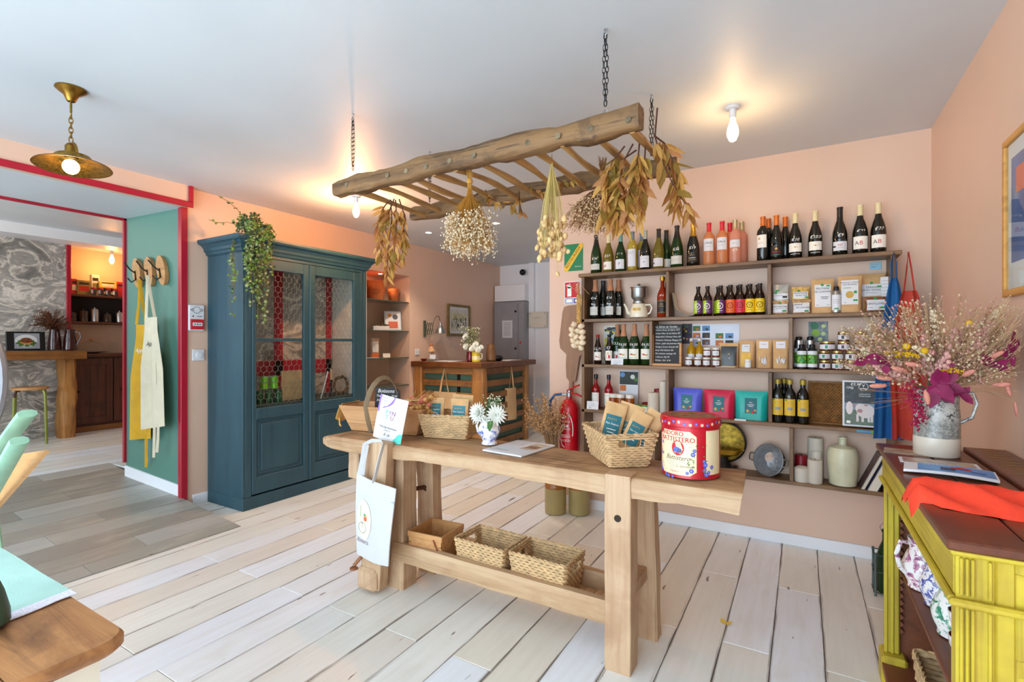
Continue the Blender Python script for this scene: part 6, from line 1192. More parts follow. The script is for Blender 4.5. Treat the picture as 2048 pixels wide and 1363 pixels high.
for i in range(22): sc_.prism([(0, 0), (.012, .012), (0, .026)], lambda a, b: (.332+a, yb-.045, .2+i*.028+b), lambda a, b: (.332+a, yb-.037, .2+i*.028+b))
part('scallop_strip', sc_, MAHS, C_, True)
part('back_board', MB().box(XR-.02, XR-.004, 1.40, yb, .06, cz-.022), MAHS, C_, True); part('end_board', MB().box(.315, XR-.02, yb-.02, yb, .06, cz-.022), MAHS, C_, True)
part('shelf', MB().box(.335, XR-.02, 1.42, yb-.02, .432, .45, .003), MAHS, C_, True); part('bottom_board', MB().box(.27, XR-.02, 1.40, yb-.02, .07, .095, .003), MAHS, C_, True); part('base_rail', MB().box(.28, .30, 1.43, yb-.06, .0, .085, .003), YELH, C_, True)
# near end: chamfered corner post, rails and panel
part('corner_post', MB().box(.282, .345, 1.388, 1.43, 0, cz-.022, .003), YEL, C_, True)
cm_ = MB()
for x_ in (.29, .299, .308, .335): cm_.box(x_-.003, x_+.003, 1.379, 1.389, .08, cz-.145, .002).box(x_-.003, x_+.003, 1.379, 1.389, cz-.12, cz-.04, .002)
part('corner_moulding', cm_, YEL, C_, True)
part('end_frame', MB().box(.345, .375, 1.388, 1.41, 0, cz-.022, .003).box(.375, XR, 1.388, 1.41, .70, .79, .003).box(.375, XR, 1.388, 1.41, cz-.06, cz-.022, .003).box(.375, XR, 1.388, 1.41, .1, .16, .003), YEL, C_, True)
part('drawer_panel', MB().box(.375, XR, 1.394, 1.405, .79, cz-.06), YELH, C_, True); part('end_panel', MB().box(.375, XR, 1.396, 1.405, .16, .70).box(.39, XR, 1.391, 1.399, .18, .68, .004), YELH, C_, True)
part('panel_inset', MB().box(.415, XR-.02, 1.387, 1.393, .22, .635, .003), MAHS, C_, True)
sw = MB(); cc = lambda x_, z_: Vector((.395+x_, 1.3925, .835+z_))
sw.tube([cc(.012+.018*math.cos(a)*(1-a/9), .018*math.sin(a)*(1-a/9)+.01) for a in [i*.35 for i in range(16)]], .0018, 4); sw.tube([cc(.0, -.03), cc(-.004, -.012), cc(.012, -.002), cc(.03, -.012), cc(.028, -.024)], .0018, 4); sw.tube([cc(.04, .0), cc(.075, .004), cc(.12, 0)], .0018, 4); sw.leaf(cc(.03, -.02), (.6, 0, -.6), (0, -1, 0), .03, .02); part('painted_scroll', sw, M('scroll_brown', (120, 70, 30), .5), C_, True)
# things on the cabinet
solo('postcard', MB().box(-.09, .09, -.05, .05, 0, .002), M('card_sepia', (170, 150, 130), .4, var=.25, vs=30), 'old photo card lying at the far end of the yellow cabinet, by the vase', 'card', loc=(.36, 2.36, cz+.0006), rz=-8)
solo('postcard', MB().box(-.105, .105, -.045, .045, 0, .002).rect(lambda a, b: Vector((a, b, .0024)), -.095, .095, -.036, .036, 1), [WHITEP, M('card_greige', (178, 164, 150), .3, var=.25, vs=30)], 'long grey photo card between the vase and the blue leaflets', 'card', loc=(.40, 2.20, cz+.0006), rz=-4)
lf = MB(); lf.slab(14, 6, lambda u, v: Vector((-.11+.22*u, -.06+.12*v, .012+.006*math.sin(u*3))), .008, (0, 0, 1)); lf.grid(14, 6, lambda u, v: Vector((-.075+.18*u, -.053+.106*v, .0126+.006*math.sin((.035+.18*u)/.22*3))), 1)
tpf = lambda a, b: Vector((a, b, .0134+.006*math.sin((a+.11)/.22*3))); lf.disc(tpf, .03, .015, .025, 2, 12, .015); lf.rect(tpf, -.02, .015, -.03, .01, 3); lf.rect(tpf, .05, .085, -.015, -.005, 4); lf.text('FESTIVAL', .02, lambda a, b: tpf(-.02+a, .032+b), 0)
solo('leaflet_stack', lf, [WHITEP, M('leaflet_blue', (58, 140, 214), .3, var=.08), REDINK, M('leaflet_navy', (36, 46, 96), .4, var=.1), BLUEINK], 'stack of blue and white leaflets on the yellow cabinet', 'leaflets', loc=(.395, 2.03, cz+.001), rz=-9)
sca = thing('scarf', 'orange-red cloth lying across the yellow cabinet', 'scarf', (.45, 1.72, cz))
def scf(u, v):
    x_ = -.205+.42*u; w_ = .20+.04*math.sin(u*6)-.05*(u < .12); y_ = (v-.5)*w_-.05*u+.01*math.sin(u*9)
    zz = .004+.034*math.sin(PI*v)**.6*(.35+1.0*math.sin(u*9+v*5)**2)+.008*noise.noise(Vector((u*6, v*4, 1)))
    if x_ < -.185: zz -= (-.185-x_)*2.4
    return Vector((x_, y_, max(zz, .002) if x_ > -.19 else zz))
part('cloth', MB().slab(40, 16, scf, .002, (0, 0, 1)), M('coral_cloth', (238, 66, 38), .85, var=.08, vs=20, bump=.2, bs=200), sca, ang=60)
def glaze(name, a, b, sc=30):
    t = NT(name); n = t.noise(t.coords((1, 1, 1)), sc, 3, .6, .8); t.col(t.ramp(n, [(.50, lin((236, 232, 228))), (.56, lin(a)), (.66, lin(b)), (.72, lin((232, 230, 226)))])); t.b.inputs['Roughness'].default_value = .15; return t.m
def jug(label, x, y, s, mat, rz, lining=None):
    t = thing('jug', label, 'jug', (x, y, .451), rz)
    part('body', MB().lathe([(.036*s, 0), (.046*s, .004), (.044*s, .012), (.058*s, .045*s), (.062*s, .075*s), (.05*s, .11*s), (.040*s, .13*s), (.046*s, .165*s), (.043*s, .165*s), (.036*s, .13*s), (.0, .1*s)], 24), mat, t, ang=50)
    part('handle', MB().tube([(.042*s, 0, .15*s), (.075*s, 0, .155*s), (.088*s, 0, .115*s), (.078*s, 0, .07*s), (.058*s, 0, .05*s)], .007*s, 7), mat, t)
    part('spout', MB().leaf((-.036*s, 0, .13*s), (-.6, 0, 1), (1, 0, .4), .06*s, .06*s), mat, t)
jug('purple and white floral jug at the far end of the cabinet shelf', .385, 2.32, 1.1, glaze('glaze_purple', (196, 130, 160), (96, 40, 90), 40), 205); jug('blue speckled jug behind the green-patterned one', .405, 2.19, .95, glaze('glaze_blue', (110, 124, 200), (40, 50, 130), 70), 15); jug('white jug with green leaf pattern on the cabinet shelf', .405, 1.99, 1.0, glaze('glaze_green', (90, 160, 130), (24, 96, 70), 34), 15)
for i, (x, y, zz) in enumerate(((.405, 1.85, 0), (.40, 1.76, 0), (.405, 1.85, .07))):
    t = thing('cup', ('white cup with copper lining under another cup on the cabinet shelf', 'white cup with copper lining nearest the camera on the cabinet shelf', 'copper-lined cup stacked on top of another cup')[i], 'cup', (x, y, .451+zz), 20, 'copper-lined cups'); part('bowl', MB().lathe([(0, 0), (.024, 0), (.028, .004), (.044, .04), (.047, .066), (.044, .066)], 20, cap=False), glaze('glaze_cup%d' % i, (170, 150, 200), (90, 80, 150), 30), t); part('lining', MB().lathe([(.044, .066), (.04, .04), (.02, .012), (0, .01)], 20, cap=False), M('copper_lustre', (150, 62, 30), .15, .7, .1), t)
weave('seagrass_basket', 'seagrass basket on the bottom of the yellow cabinet', (.44, 1.95, .097), 0, .18, .36, .22, .42, .2, 13)
# green bottles in a wire carrier on the floor
t = thing('bottle_carrier', 'green swing-top bottle in a grey metal carrier on the floor behind the yellow cabinet', 'bottle', (.385, 3.3, 0)); part('bottle', MB().lathe([(.036, .012), (.042, .016), (.042, .2), (.03, .25), (.016, .285), (.015, .33), (.018, .332), (.018, .345), (.01, .35)], 18), G['green'], t)
part('stopper', MB().tube([(-.016, 0, .33), (-.026, 0, .36), (-.012, -.01, .385), (0, 0, .36)], .0022, 5), STEEL, t); cr = MB()
for zz in (.02, .13, .22): cr.tube([(-.055, -.05, zz), (.055, -.05, zz), (.055, .05, zz), (-.055, .05, zz)], .006, 5, closed=True, flat=.5)
for sx_ in (-1, 1):
    for sy_ in (-1, 1): cr.tube([(sx_*.05, sy_*.05, 0), (sx_*.05, sy_*.05, .23)], .006, 5)
part('carrier', cr, M('grey_metal', (86, 96, 92), .5, .6, .1), t)
# framed poster on the right wall
t = thing('framed_poster', 'blue poster in a light wood frame on the right wall', 'picture', (XR-.001, 2.2, 1.515)); fy0, fy1, fz = -.24, .31, .575
for b in ((fy0, fy1, 0, .025), (fy0, fy1, fz-.025, fz), (fy0, fy0+.025, .025, fz-.025), (fy1-.025, fy1, .025, fz-.025)): part('frame_bar', MB().box(-.02, 0, *b, .003), wood('frame_wood', (214, 160, 84), (186, 128, 60), 1, 1, .5, .3), t)
part('mount', MB().box(-.008, -.004, fy0+.025, fy1-.025, .025, fz-.025), WHITEP, t); part('print', MB().box(-.0095, -.008, fy0+.075, fy1-.06, .12, fz-.08).box(-.0105, -.0094, .1, .2, .36, .45, m=1), [M('poster_blue', (74, 110, 176), .4, var=.15, vs=6), M('poster_orange', (226, 96, 70), .4, var=.1)], t)
part('glass', MB().box(-.0135, -.0125, fy0+.025, fy1-.025, .025, fz-.025), GLASS, t)
# ------------------------------------------------------------------ bouquet in the speckled vase
V = thing('dried_bouquet', 'large bouquet of dried pink, cream and magenta flowers in a speckled grey vase', 'flowers', (.425, 2.36, cz)); vr = .068
def speckle():
    t = NT('speckled_glaze'); tc = t.n('ShaderNodeTexCoord'); sp = t.n('ShaderNodeSeparateXYZ'); t.l(tc.outputs['Object'], sp.inputs[0]); n = t.noise(t.coords(), 110, 3, .6, .4); n2 = t.noise(t.coords(), 34, 3, .6)
    sp1 = t.ramp(n, [(.46, lin((40, 44, 54))), (.58, lin((196, 194, 184)))]); c = t.mix(t.ramp(n2, [(.4, (0, 0, 0)), (.6, (1, 1, 1))]), sp1, lin((188, 188, 180)))
    low = t.ramp(sp.outputs[2], [(.066, (0, 0, 0)), (.068, (1, 1, 1))], 'CONSTANT'); g2 = t.mix(t.ramp(n, [(.42, (0, 0, 0)), (.62, (1, 1, 1))]), lin((120, 122, 118)), lin((164, 164, 156)))
    mid = t.ramp(sp.outputs[2], [(.12, (0, 0, 0)), (.15, (1, 1, 1))]); c = t.mix(mid, g2, c); c = t.mix(low, lin((214, 206, 190)), c); t.col(c); t.b.inputs['Roughness'].default_value = .3; return t.m
VS = speckle()
part('vase', MB().lathe([(.062, 0), (.068, .005), (.0685, .06), (.067, .075), (.067, .15), (.063, .185), (.066, .235), (.072, .245), (.067, .245), (.06, .19), (0, .16)], 32), VS, V, ang=50)
part('vase_handle', MB().tube([(.062, -.02, .23), (.095, -.03, .235), (.105, -.032, .20), (.092, -.03, .15), (.064, -.02, .128)], .010, 8, flat=.6), VS, V)
q = random.Random(77); fine = MB(); stem = MB(); pinks = MB(); bun = MB(); red = MB(); yel = MB(); mag = MB(); cream = MB()
def tip(px, pz, dy=0): return Vector((px, dy, pz))
base = Vector((0, 0, .22))
def curve(e, k=.35): e = Vector(e); m_ = base.lerp(e, .55)+Vector((-(e.x)*.12, 0, .03)); stem.tube([base, m_, e], .0012, 3); return m_
for i in range(420):
    a = q.uniform(-1.3, 1.25); L = q.uniform(.14, .40)*(1 if abs(a) < .9 else .88); e = base+Vector((math.sin(a)*L*.95, q.uniform(-.14, .12), math.cos(a)*L*.9+.02)); m_ = base.lerp(e, .55); fine.tube([m_, e], .0008, 3)
    for j in range(7):
        p = m_.lerp(e, q.uniform(.35, 1.05))+Vector((q.uniform(-1, 1), q.uniform(-1, 1), q.uniform(-1, 1)))*.022; fine.tube([m_.lerp(e, q.uniform(.3, .8)), p], .0007, 3); (cream if q.random() < .55 else pinks).octa(p, q.uniform(.0028, .0052))
def spike(mb, b, e, r0, n, s):
    b, e = Vector(b), Vector(e); stem.tube([base, b, e], .0012, 3)
    for i in range(n): f = q.random(); p = b.lerp(e, f)+Vector((q.gauss(0, 1), q.gauss(0, 1), q.gauss(0, .6)))*r0*(1.15-f*.8); mb.ell(p, s*q.uniform(.7, 1.2), 5, 4)
for b, e in (((-.03, -.03, .30), (-.045, -.06, .44)), ((.02, -.02, .33), (.05, -.05, .46)), ((.06, -.02, .30), (.14, -.06, .49)), ((-.08, -.03, .27), (-.15, -.06, .36)), ((.0, -.06, .28), (.015, -.09, .38)), ((.09, -.03, .33), (.11, -.05, .43)), ((-.10, -.05, .28), (-.19, -.08, .33))): spike(pinks, b, e, .013, 80, .0085)
for b, e in (((.0, -.02, .42), (-.02, -.05, .53)), ((.10, 0, .43), (.185, -.04, .55)), ((-.15, -.05, .33), (-.23, -.07, .39)), ((-.02, -.06, .35), (-.08, -.09, .40))): spike(cream, b, e, .009, 34, .0068)
for c, d in (((-.14, -.08, .28), (-1, -.2, .1)), ((-.16, -.09, .255), (-1, -.2, -.05)), ((-.10, -.10, .31), (-1, -.2, .3)), ((.12, -.08, .36), (.9, -.1, .5)), ((.135, -.08, .27), (.9, -.2, .1)), ((.05, -.11, .30), (.3, -.6, .3)), ((.215, -.07, .215), (.25, -.1, -1)), ((-.05, -.115, .245), (.1, -.3, -1)), ((.17, -.08, .28), (.4, -.1, -1)), ((-.06, -.1, .33), (-1, -.3, .2))):
    c, d = Vector(c), Vector(d).normalized(); stem.tube([base, base.lerp(c, .6)+Vector((0, 0, .03)), c], .0011, 3); qd = d.to_track_quat('Z', 'Y').to_matrix().to_4x4(); bun.ell(c+d*.024, (.0095, .0095, .028), 8, 7, T=qd)
for i in range(260): f = q.random(); p = Vector((-.075-.01*math.sin(f*6), -.10, .27-.15*f))+Vector((q.gauss(0, 1), q.gauss(0, .7), q.gauss(0, 1)))*.014*(1.1-f*.45); red.octa(p, q.uniform(.003, .005))
for c in ((-.10, -.09, .40), (-.05, -.10, .385), (-.145, -.06, .405), (.08, -.05, .48)): yel.ell(c, .0125, 10, 7); stem.tube([base, base.lerp(Vector(c), .6), c], .0012, 3)
for c, w_ in (((-.10, -.10, .365), .035), ((.02, -.11, .31), .035), ((-.14, -.08, .375), .025)):
    for i in range(60): a = q.uniform(0, 6.28); r_ = w_*math.sqrt(q.random()); yel.octa((c[0]+r_*math.cos(a), c[1]+r_*.5*math.sin(a), c[2]+q.uniform(-.005, .005)+.01*(1-(r_/w_)**2)), .004)
for c, n_, s_ in (((-.015, -.115, .26), 9, .07), ((-.215, -.09, .345), 5, .05), ((-.165, -.09, .33), 4, .04), ((.20, -.08, .38), 6, .05), ((.235, -.06, .42), 4, .045), ((.14, -.08, .33), 4, .045), ((.04, -.11, .235), 4, .04), ((0, -.1, .33), 3, .025)):
    stem.tube([base, base.lerp(Vector(c), .6)+Vector((0, 0, .02)), c], .0013, 3)
    for i in range(n_): a = q.uniform(0, 6.28); mag.leaf(Vector(c)+Vector((q.uniform(-.01, .01), q.uniform(-.01, .01), q.uniform(-.01, .01))), (math.cos(a), q.uniform(-.6, .1), math.sin(a)), (0, -1, q.uniform(-.4, .4)), s_*q.uniform(.8, 1.2), s_*.75, 0, q.uniform(-.2, .3))
for i in range(40): e = base+Vector((q.uniform(.05, .32), q.uniform(-.1, .1), q.uniform(-.02, .28))); fine.tube([base, base.lerp(e, .5)+Vector((0, 0, .03)), e], .0006, 3)
for i in range(14): e = base+Vector((q.uniform(-.26, -.1), q.uniform(-.1, 0), q.uniform(-.06, .02))); fine.tube([base, e], .0005, 3)
DB = [('sprigs', fine, M('dry_sprig', (176, 142, 102), .7, var=.15)), ('stems', stem, M('dry_stem', (150, 128, 82), .7, var=.1)), ('pink_florets', pinks, M('floret_pink', (226, 172, 160), .7, var=.15, vs=40, translucent=.2)), ('bunny_tails', bun, M('tail_coral', (212, 138, 120), .8, var=.12, vs=40, bump=.6, bs=300)), ('red_berries', red, M('berry_magenta', (166, 28, 72), .6, var=.2, vs=40)), ('yellow_heads', yel, M('head_yellow', (214, 170, 20), .8, var=.12, vs=40, bump=.4, bs=200)), ('magenta_leaves', mag, M('leaf_magenta', (140, 20, 78), .6, var=.25, vs=20, translucent=.25)), ('cream_florets', cream, M('floret_cream', (232, 214, 180), .7, var=.08, translucent=.2))]
for n_, mb, mt in DB:
    mb.v = [(a if a < .14 else .14+.085*(1-math.exp(-(a-.14)/.085)), b, c) for a, b, c in mb.v]; part(n_, mb, mt, V, kind='stuff', ang=70)
# ------------------------------------------------------------------ foreground table, cloth, chair
TBW = wood('old_pine_top', (192, 138, 86), (128, 82, 46), 0, 1.1, .45, .75, (84, 52, 32), .6, 12, .7)
t = thing('dining_table', 'old stripped pine table in the left foreground', 'table', (-1.95, .05, 0)); tz = .752
for i, (a, b) in enumerate(((.30, .485), (.08, .297), (-.16, .077))):
    if i == 0:
        poly = [(-2.75, a), (-1.19, a), (-1.19, b-.05)]+[(-1.24+.05*math.cos(x_), b-.05+.05*math.sin(x_)) for x_ in [PI/2*k/6 for k in range(1, 6)]]+[(-1.24, b), (-2.75, b)]
    else: poly = [(-2.75, a), (-1.19, a), (-1.19, b), (-2.75, b)]
    mb = MB(); n_ = len(poly); lay = [(0, .006), (.008, 0), (.022, 0), (.030, .006)]
    cx_, cy_ = -1.97, (a+b)/2; vs = []
    for zz, ins in lay:
        for x_, y_ in poly: vs.append((x_-(ins if x_ > cx_ else 0), y_-(ins if i == 0 and y_ > cy_ else 0), tz-.03+zz))
    fs = [tuple(reversed(range(n_)))]+[tuple(range(3*n_, 4*n_))]+[(k*n_+j, k*n_+(j+1) % n_, (k+1)*n_+(j+1) % n_, (k+1)*n_+j) for k in range(3) for j in range(n_)]
    mb.add(vs, fs); part('top_plank', mb, TBW, t, True, ang=40)
part('apron_rail', MB().box(-2.7, -1.245, .425, .445, .62, tz-.03).box(-1.255, -1.235, -.15, .445, .62, tz-.03), M('cream_paint', (224, 220, 204), .5, var=.05), t, True)
for x_, y_ in ((-1.27, .415), (-1.27, -.13), (-2.68, .415), (-2.68, -.13)): part('leg', MB().beam((x_, y_, 0), (x_, y_, tz-.03), .065, .065, 6, .001, seed=3, up=(0, 1, 0)), MATS['cream_paint'], t, True)
MINT = M('mint_cloth', (170, 212, 202), .8, var=.08, vs=5, bump=.1, bs=200); cl = thing('table_runner', 'mint green floral cloth with white lace border on the pine table', 'tablecloth', (-1.95, .2, tz))
cfn = lambda u, v: Vector((-2.6+1.085*u-(1-v)*-.075*u, .0+.488*v, tz+.0035+.001*math.sin(u*20+v*7)))
part('cloth', MB().slab(24, 12, cfn, .002, (0, 0, 1)), MINT, cl, True)
lc = MB(); lc.slab(3, 16, lambda u, v: cfn(1, v)+Vector((-.002+.038*u-(.004 if (int(v*40) % 2 and u > .9) else 0), 0, .0008)), .002, (0, 0, 1)); part('lace_border', lc, M('white_lace', (226, 226, 240), .8, var=.06, vs=120, bump=.6, bs=250), cl, True)
fw = MB(); fz_ = tz+.0055
fw.leaf((-1.80, .335, fz_), (.5, .5, .02), (0, 0, 1), .07, .03, 0, 0); fw.leaf((-1.79, .33, fz_), (.8, .28, .02), (0, 0, 1), .10, .02, 0, 0)
for k in range(6): a = k*PI/3; fw.leaf((-1.83, .325, fz_), (math.cos(a), math.sin(a), .02), (0, 0, 1), .045, .035, 1, 0)
part('printed_flower', fw, [M('cloth_green', (90, 160, 80), .8, var=.1), M('cloth_pink', (244, 214, 218), .8, var=.05)], cl, True)
solo('green_bottle', MB().lathe([(.030, 0), (.034, .006), (.033, .03), (.024, .07), (.014, .10), (.011, .13), (.012, .15), (.0, .15)], 20), M('dark_green_glaze', (56, 82, 66), .4, var=.12), 'dark green bottle vase on the table at the lower left edge', 'vase', loc=(-1.462, .337, tz+.0065))
SEAT = wood('chair_ply', (214, 162, 104), (186, 132, 78), 0, .8, .5, .35); CHG = M('chair_mint', (150, 196, 168), .5, var=.1, vs=12)
t = thing('mint_chair', 'mint green chair with a plywood seat tipped against the table', 'chair', (-2.95, .75, 0))
def bar(p0, p1, w_, h_): return MB().beam(p0, p1, w_, h_, 8, .001, ch=.5, up=(0, 1, 0), seed=2)
part('back_post', bar((-3.65, .80, .64), (-2.943, .80, 1.037), .035, .066), CHG, t, True, ang=50); part('back_post', bar((-3.1, .66, .545), (-2.51, .66, .985), .035, .055), CHG, t, True, ang=50)
st_ = MB(); A_, B_, C2 = Vector((-2.55, .76, .925)), Vector((-3.02, .80, .845)), Vector((-3.12, .70, .53)); D_ = B_+C2-A_; nr = (B_-A_).cross(C2-A_).normalized()*.012
st_.add([A_, B_, D_, C2, A_+nr, B_+nr, D_+nr, C2+nr], [(0, 1, 2, 3), (7, 6, 5, 4), (0, 4, 5, 1), (1, 5, 6, 2), (2, 6, 7, 3), (3, 7, 4, 0)]); part('seat', st_, SEAT, t, True)
for p0, p1 in (((-3.45, .8, .74), (-3.3, .82, 0)), ((-3.08, .66, .57), (-2.98, .62, 0)), ((-3.6, .8, .66), (-3.66, .84, 0)), ((-3.3, .6, .45), (-3.4, .58, 0))): part('leg', bar(p0, p1, .03, .03), CHG, t, True)
t = thing('round_mirror', 'round grey-rimmed mirror at the left edge of the picture', 'mirror', (-4.47, .68, .094)); Tm = Matrix.Translation((0, 0, 1.04)) @ Matrix.Rotation(R(30.4), 4, 'Z') @ Matrix.Rotation(R(90), 4, 'X')
part('rim', MB().lathe([(.575, -.02), (.60, -.015), (.605, .0), (.60, .02), (.575, .022)], 56, T=Tm, cap=False), M('rim_grey', (150, 152, 158), .35, .5, .05), t); part('glass', MB().lathe([(0, .012), (.58, .012)], 56, T=Tm), M('mirror_glass', (190, 200, 206), .03, 1, 0), t)
part('stand', MB().tube([(0, 0, .45), (0, 0, .03)], .015, 8).lathe([(.16, 0), (.16, .03), (.02, .045)], 24, c=(0, 0, .0)), BLACKM, t)
# ------------------------------------------------------------------ reception counter
CT = thing('reception_counter', 'wooden counter with slatted front and thick brown top in the back corner', 'counter', (-3.85, 5.4, 0))
CSL = wood('pallet_slat', (176, 122, 66), (128, 82, 40), 0, 1, .55, .5, (84, 50, 26), .4); CSLY = wood('pallet_slat_y', (150, 100, 52), (110, 70, 34), 1, 1, .55, .5, (76, 46, 24), .4)
part('counter_top', MB().box(-4.365, -3.27, 4.85, 5.35, 1.038, 1.105, .006), WALNUT, CT, True); part('counter_top', MB().box(-3.76, -3.27, 5.352, 6.25, 1.038, 1.105, .006), wood('counter_wood_y', (118, 66, 30), (80, 42, 20), 1, 1, .4, .5, (56, 28, 16), .15), CT, True)
part('post', MB().beam((-4.29, 4.95, 0), (-4.29, 4.95, 1.037), .13, .11, 12, .008, seed=1, up=(0, 1, 0)), HONEY, CT, True); part('post', MB().beam((-3.37, 4.96, 0), (-3.37, 4.96, 1.037), .17, .14, 12, .012, seed=2, up=(0, 1, 0), ch=.4), HONEY, CT, True); part('post', MB().beam((-3.36, 6.06, 0), (-3.36, 6.06, 1.037), .10, .10, 12, .006, seed=3, up=(0, 1, 0)), HONEY, CT, True)
for i in range(7):
    zz = .955-i*.152; part('front_slat', MB().box(-4.225, -3.45, 4.925, 4.945, zz, zz+.078, .004), CSL, CT, True); part('side_slat', MB().box(-3.34, -3.32, 5.03, 6.01, zz, zz+.078, .004), CSLY, CT, True)
part('green_backing', MB().box(-4.225, -3.45, 4.97, 4.98, .0, 1.03).box(-3.375, -3.365, 5.03, 6.01, .0, 1.03), M('backing_green', (72, 104, 88), .6, var=.05), CT, True)
part('batten', MB().box(-3.69, -3.66, 4.945, 4.97, 0, 1.03), BLACKM, CT, True)
CZ = 1.105
def tote(label, loc, w_, h_, rz, strap):
    t = thing('tote_bag', label, 'bag', loc, rz, 'brown tote bags on the counter'); TB = M('tan_canvas', (204, 168, 122), .85, var=.05)
    part('cloth', MB().slab(10, 12, lambda u, v: Vector((-w_/2+w_*u, -.02*math.sin(PI*u)-.006*math.sin(v*5+u*4), -strap-h_*v)), .012, (0, -1, 0)), TB, t, ang=60)
    part('handle', MB().tube([(-w_*.2, -.01, -strap-.02), (-w_*.1, -.008, -strap*.5), (0, 0, 0), (w_*.1, -.008, -strap*.5), (w_*.2, -.01, -strap-.02)], .012, 5, flat=.3), TB, t)
tote('tan canvas tote bag hanging on the front of the counter', (-3.86, 4.915, 1.03), .34, .40, 0, .30); tote('narrow tan canvas tote bag hanging on the right side of the counter', (-3.315, 5.62, 1.03), .22, .42, 80, .28)
solo('red_bowl', MB().lathe([(.02, 0), (.03, .004), (.045, .03), (.042, .03), (.02, .008), (0, .006)], 18), M('maroon_glaze', (120, 24, 36), .25, var=.05), 'small dark red bowl at the left end of the counter', 'bowl', loc=(-4.27, 5.0, CZ))
t = thing('card_holder', 'small grey stone card holder with white cards on the counter', 'card holder', (-4.13, 5.0, CZ)); part('block', MB().box(-.055, .055, -.03, .03, 0, .03, .004), M('grey_stone', (120, 116, 104), .8, var=.1), t); part('cards', MB().box(-.045, .045, -.006, .006, .02, .085, .001, T=Matrix.Rotation(R(-8), 4, 'X')), WHITEP, t)
solo('paper_sheets', MB().box(-.17, .17, -.10, .10, 0, .003).box(-.12, .2, -.08, .09, .003, .006, T=Matrix.Rotation(R(7), 4, 'Z')), WHITEP, 'white papers lying on the counter left of the flowers', 'papers', loc=(-3.93, 5.06, CZ+.0005), rz=-5)
solo('paper_sheets', MB().box(-.10, .10, -.15, .15, 0, .003).box(-.09, .11, -.12, .17, .003, .006, T=Matrix.Rotation(R(5), 4, 'Z')), WHITEP, 'white papers lying on the counter right of the flowers', 'papers', loc=(-3.43, 5.75, CZ+.0005), rz=-4)
t = thing('garlic_doll', 'small pale dried bulb hanging under the wall lamp', 'ornament', (-4.26, 5.14, CZ+.12)); part('cord', MB().tube([(0, 0, .1), (0, 0, .26)], .0025, 5), STRAW, t); part('head', MB().ell((0, 0, .085), (.02, .02, .022), 10, 6), TERRA, t); part('husk', MB().lathe([(.012, .075), (.03, .05), (.048, .0), (.03, -.015), (.0, -.01)], 10), M('husk_tan', (216, 170, 120), .7, var=.15, vs=40), t); part('stand', MB().tube([(0, 0, -.01), (0, 0, -.118)], .004, 5).lathe([(.03, -.12), (.03, -.112), (.004, -.108)], 12), BLACKM, t)
# flowers on the counter
t = thing('red_flower_pot', 'dark red jar of white flowers on the counter', 'flowers', (-3.60, 5.10, CZ)); part('jar', MB().lathe([(.035, 0), (.05, .01), (.054, .06), (.046, .11), (.05, .125), (.044, .125), (0, .1)], 20), M('oxblood_glaze', (104, 22, 30), .2, var=.08), t); mum((-.03, -.04, .19), (-.2, -1, .3), .055, t); mum((-.05, -.02, .31), (-.3, -1, .5), .06, t)
sp_ = MB(); gr_ = MB()
for i in range(90): e = Vector((U(-.13, .12), U(-.06, .06), U(.2, .44))); e.x *= 1.0; sp_.octa(e, U(.005, .009)); gr_.tube([(0, 0, .11), e*.6+Vector((0, 0, .06)), e], .0013, 3)
for i in range(46): e = Vector((U(-.08, .16), U(-.06, .06), U(.18, .42))); gr_.leaf(e, (U(-1, 1), U(-.5, .2), U(0, 1)), (0, -.5, 1), .06, .022)
part('sprigs', sp_, M('sprig_cream', (236, 232, 208), .6, var=.05), t, kind='stuff'); part('greenery', gr_, M('dull_green', (112, 120, 66), .6, var=.2), t, kind='stuff', ang=70)
t = thing('yellow_jug', 'yellow and white striped jug of white flowers on the counter corner', 'flowers', (-3.46, 5.03, CZ)); part('jug', MB().lathe([(.045, 0), (.055, .006), (.056, .03)], 22), M('jug_yellow', (222, 200, 60), .25, var=.03), t); part('band', MB().lathe([(.0562, .03), (.0562, .075)], 22), M('jug_pale', (232, 226, 170), .25, var=.03), t); part('collar', MB().lathe([(.0563, .075), (.056, .115), (.06, .125), (.054, .125), (0, .1)], 22), MATS['jug_yellow'], t)
part('handle', MB().tube([(.054, 0, .11), (.085, 0, .10), (.085, 0, .05), (.056, 0, .035)], .007, 7), CERAM, t)
for c_, r_ in (((-.02, -.04, .17), .055), ((.05, -.03, .15), .05), ((.0, -.01, .21), .055), ((-.06, -.02, .155), .04), ((.085, -.02, .18), .04)): mum(c_, (c_[0]*4, -1, .5), r_, t)
solo('brown_vase', MB().lathe([(.05, 0), (.065, .02), (.06, .12), (.045, .2), (.05, .22), (.04, .22), (0, .15)], 18), M('brown_clay', (122, 84, 50), .5, var=.15), 'brown clay vase behind the yellow jug on the counter', 'vase', loc=(-3.42, 5.30, CZ))
solo('black_device', MB().ell((0, 0, .03), (.06, .08, .04), 14, 8), BLACKM, 'small black rounded device on the counter right of the flowers', 'device', loc=(-3.42, 5.48, CZ+.008))
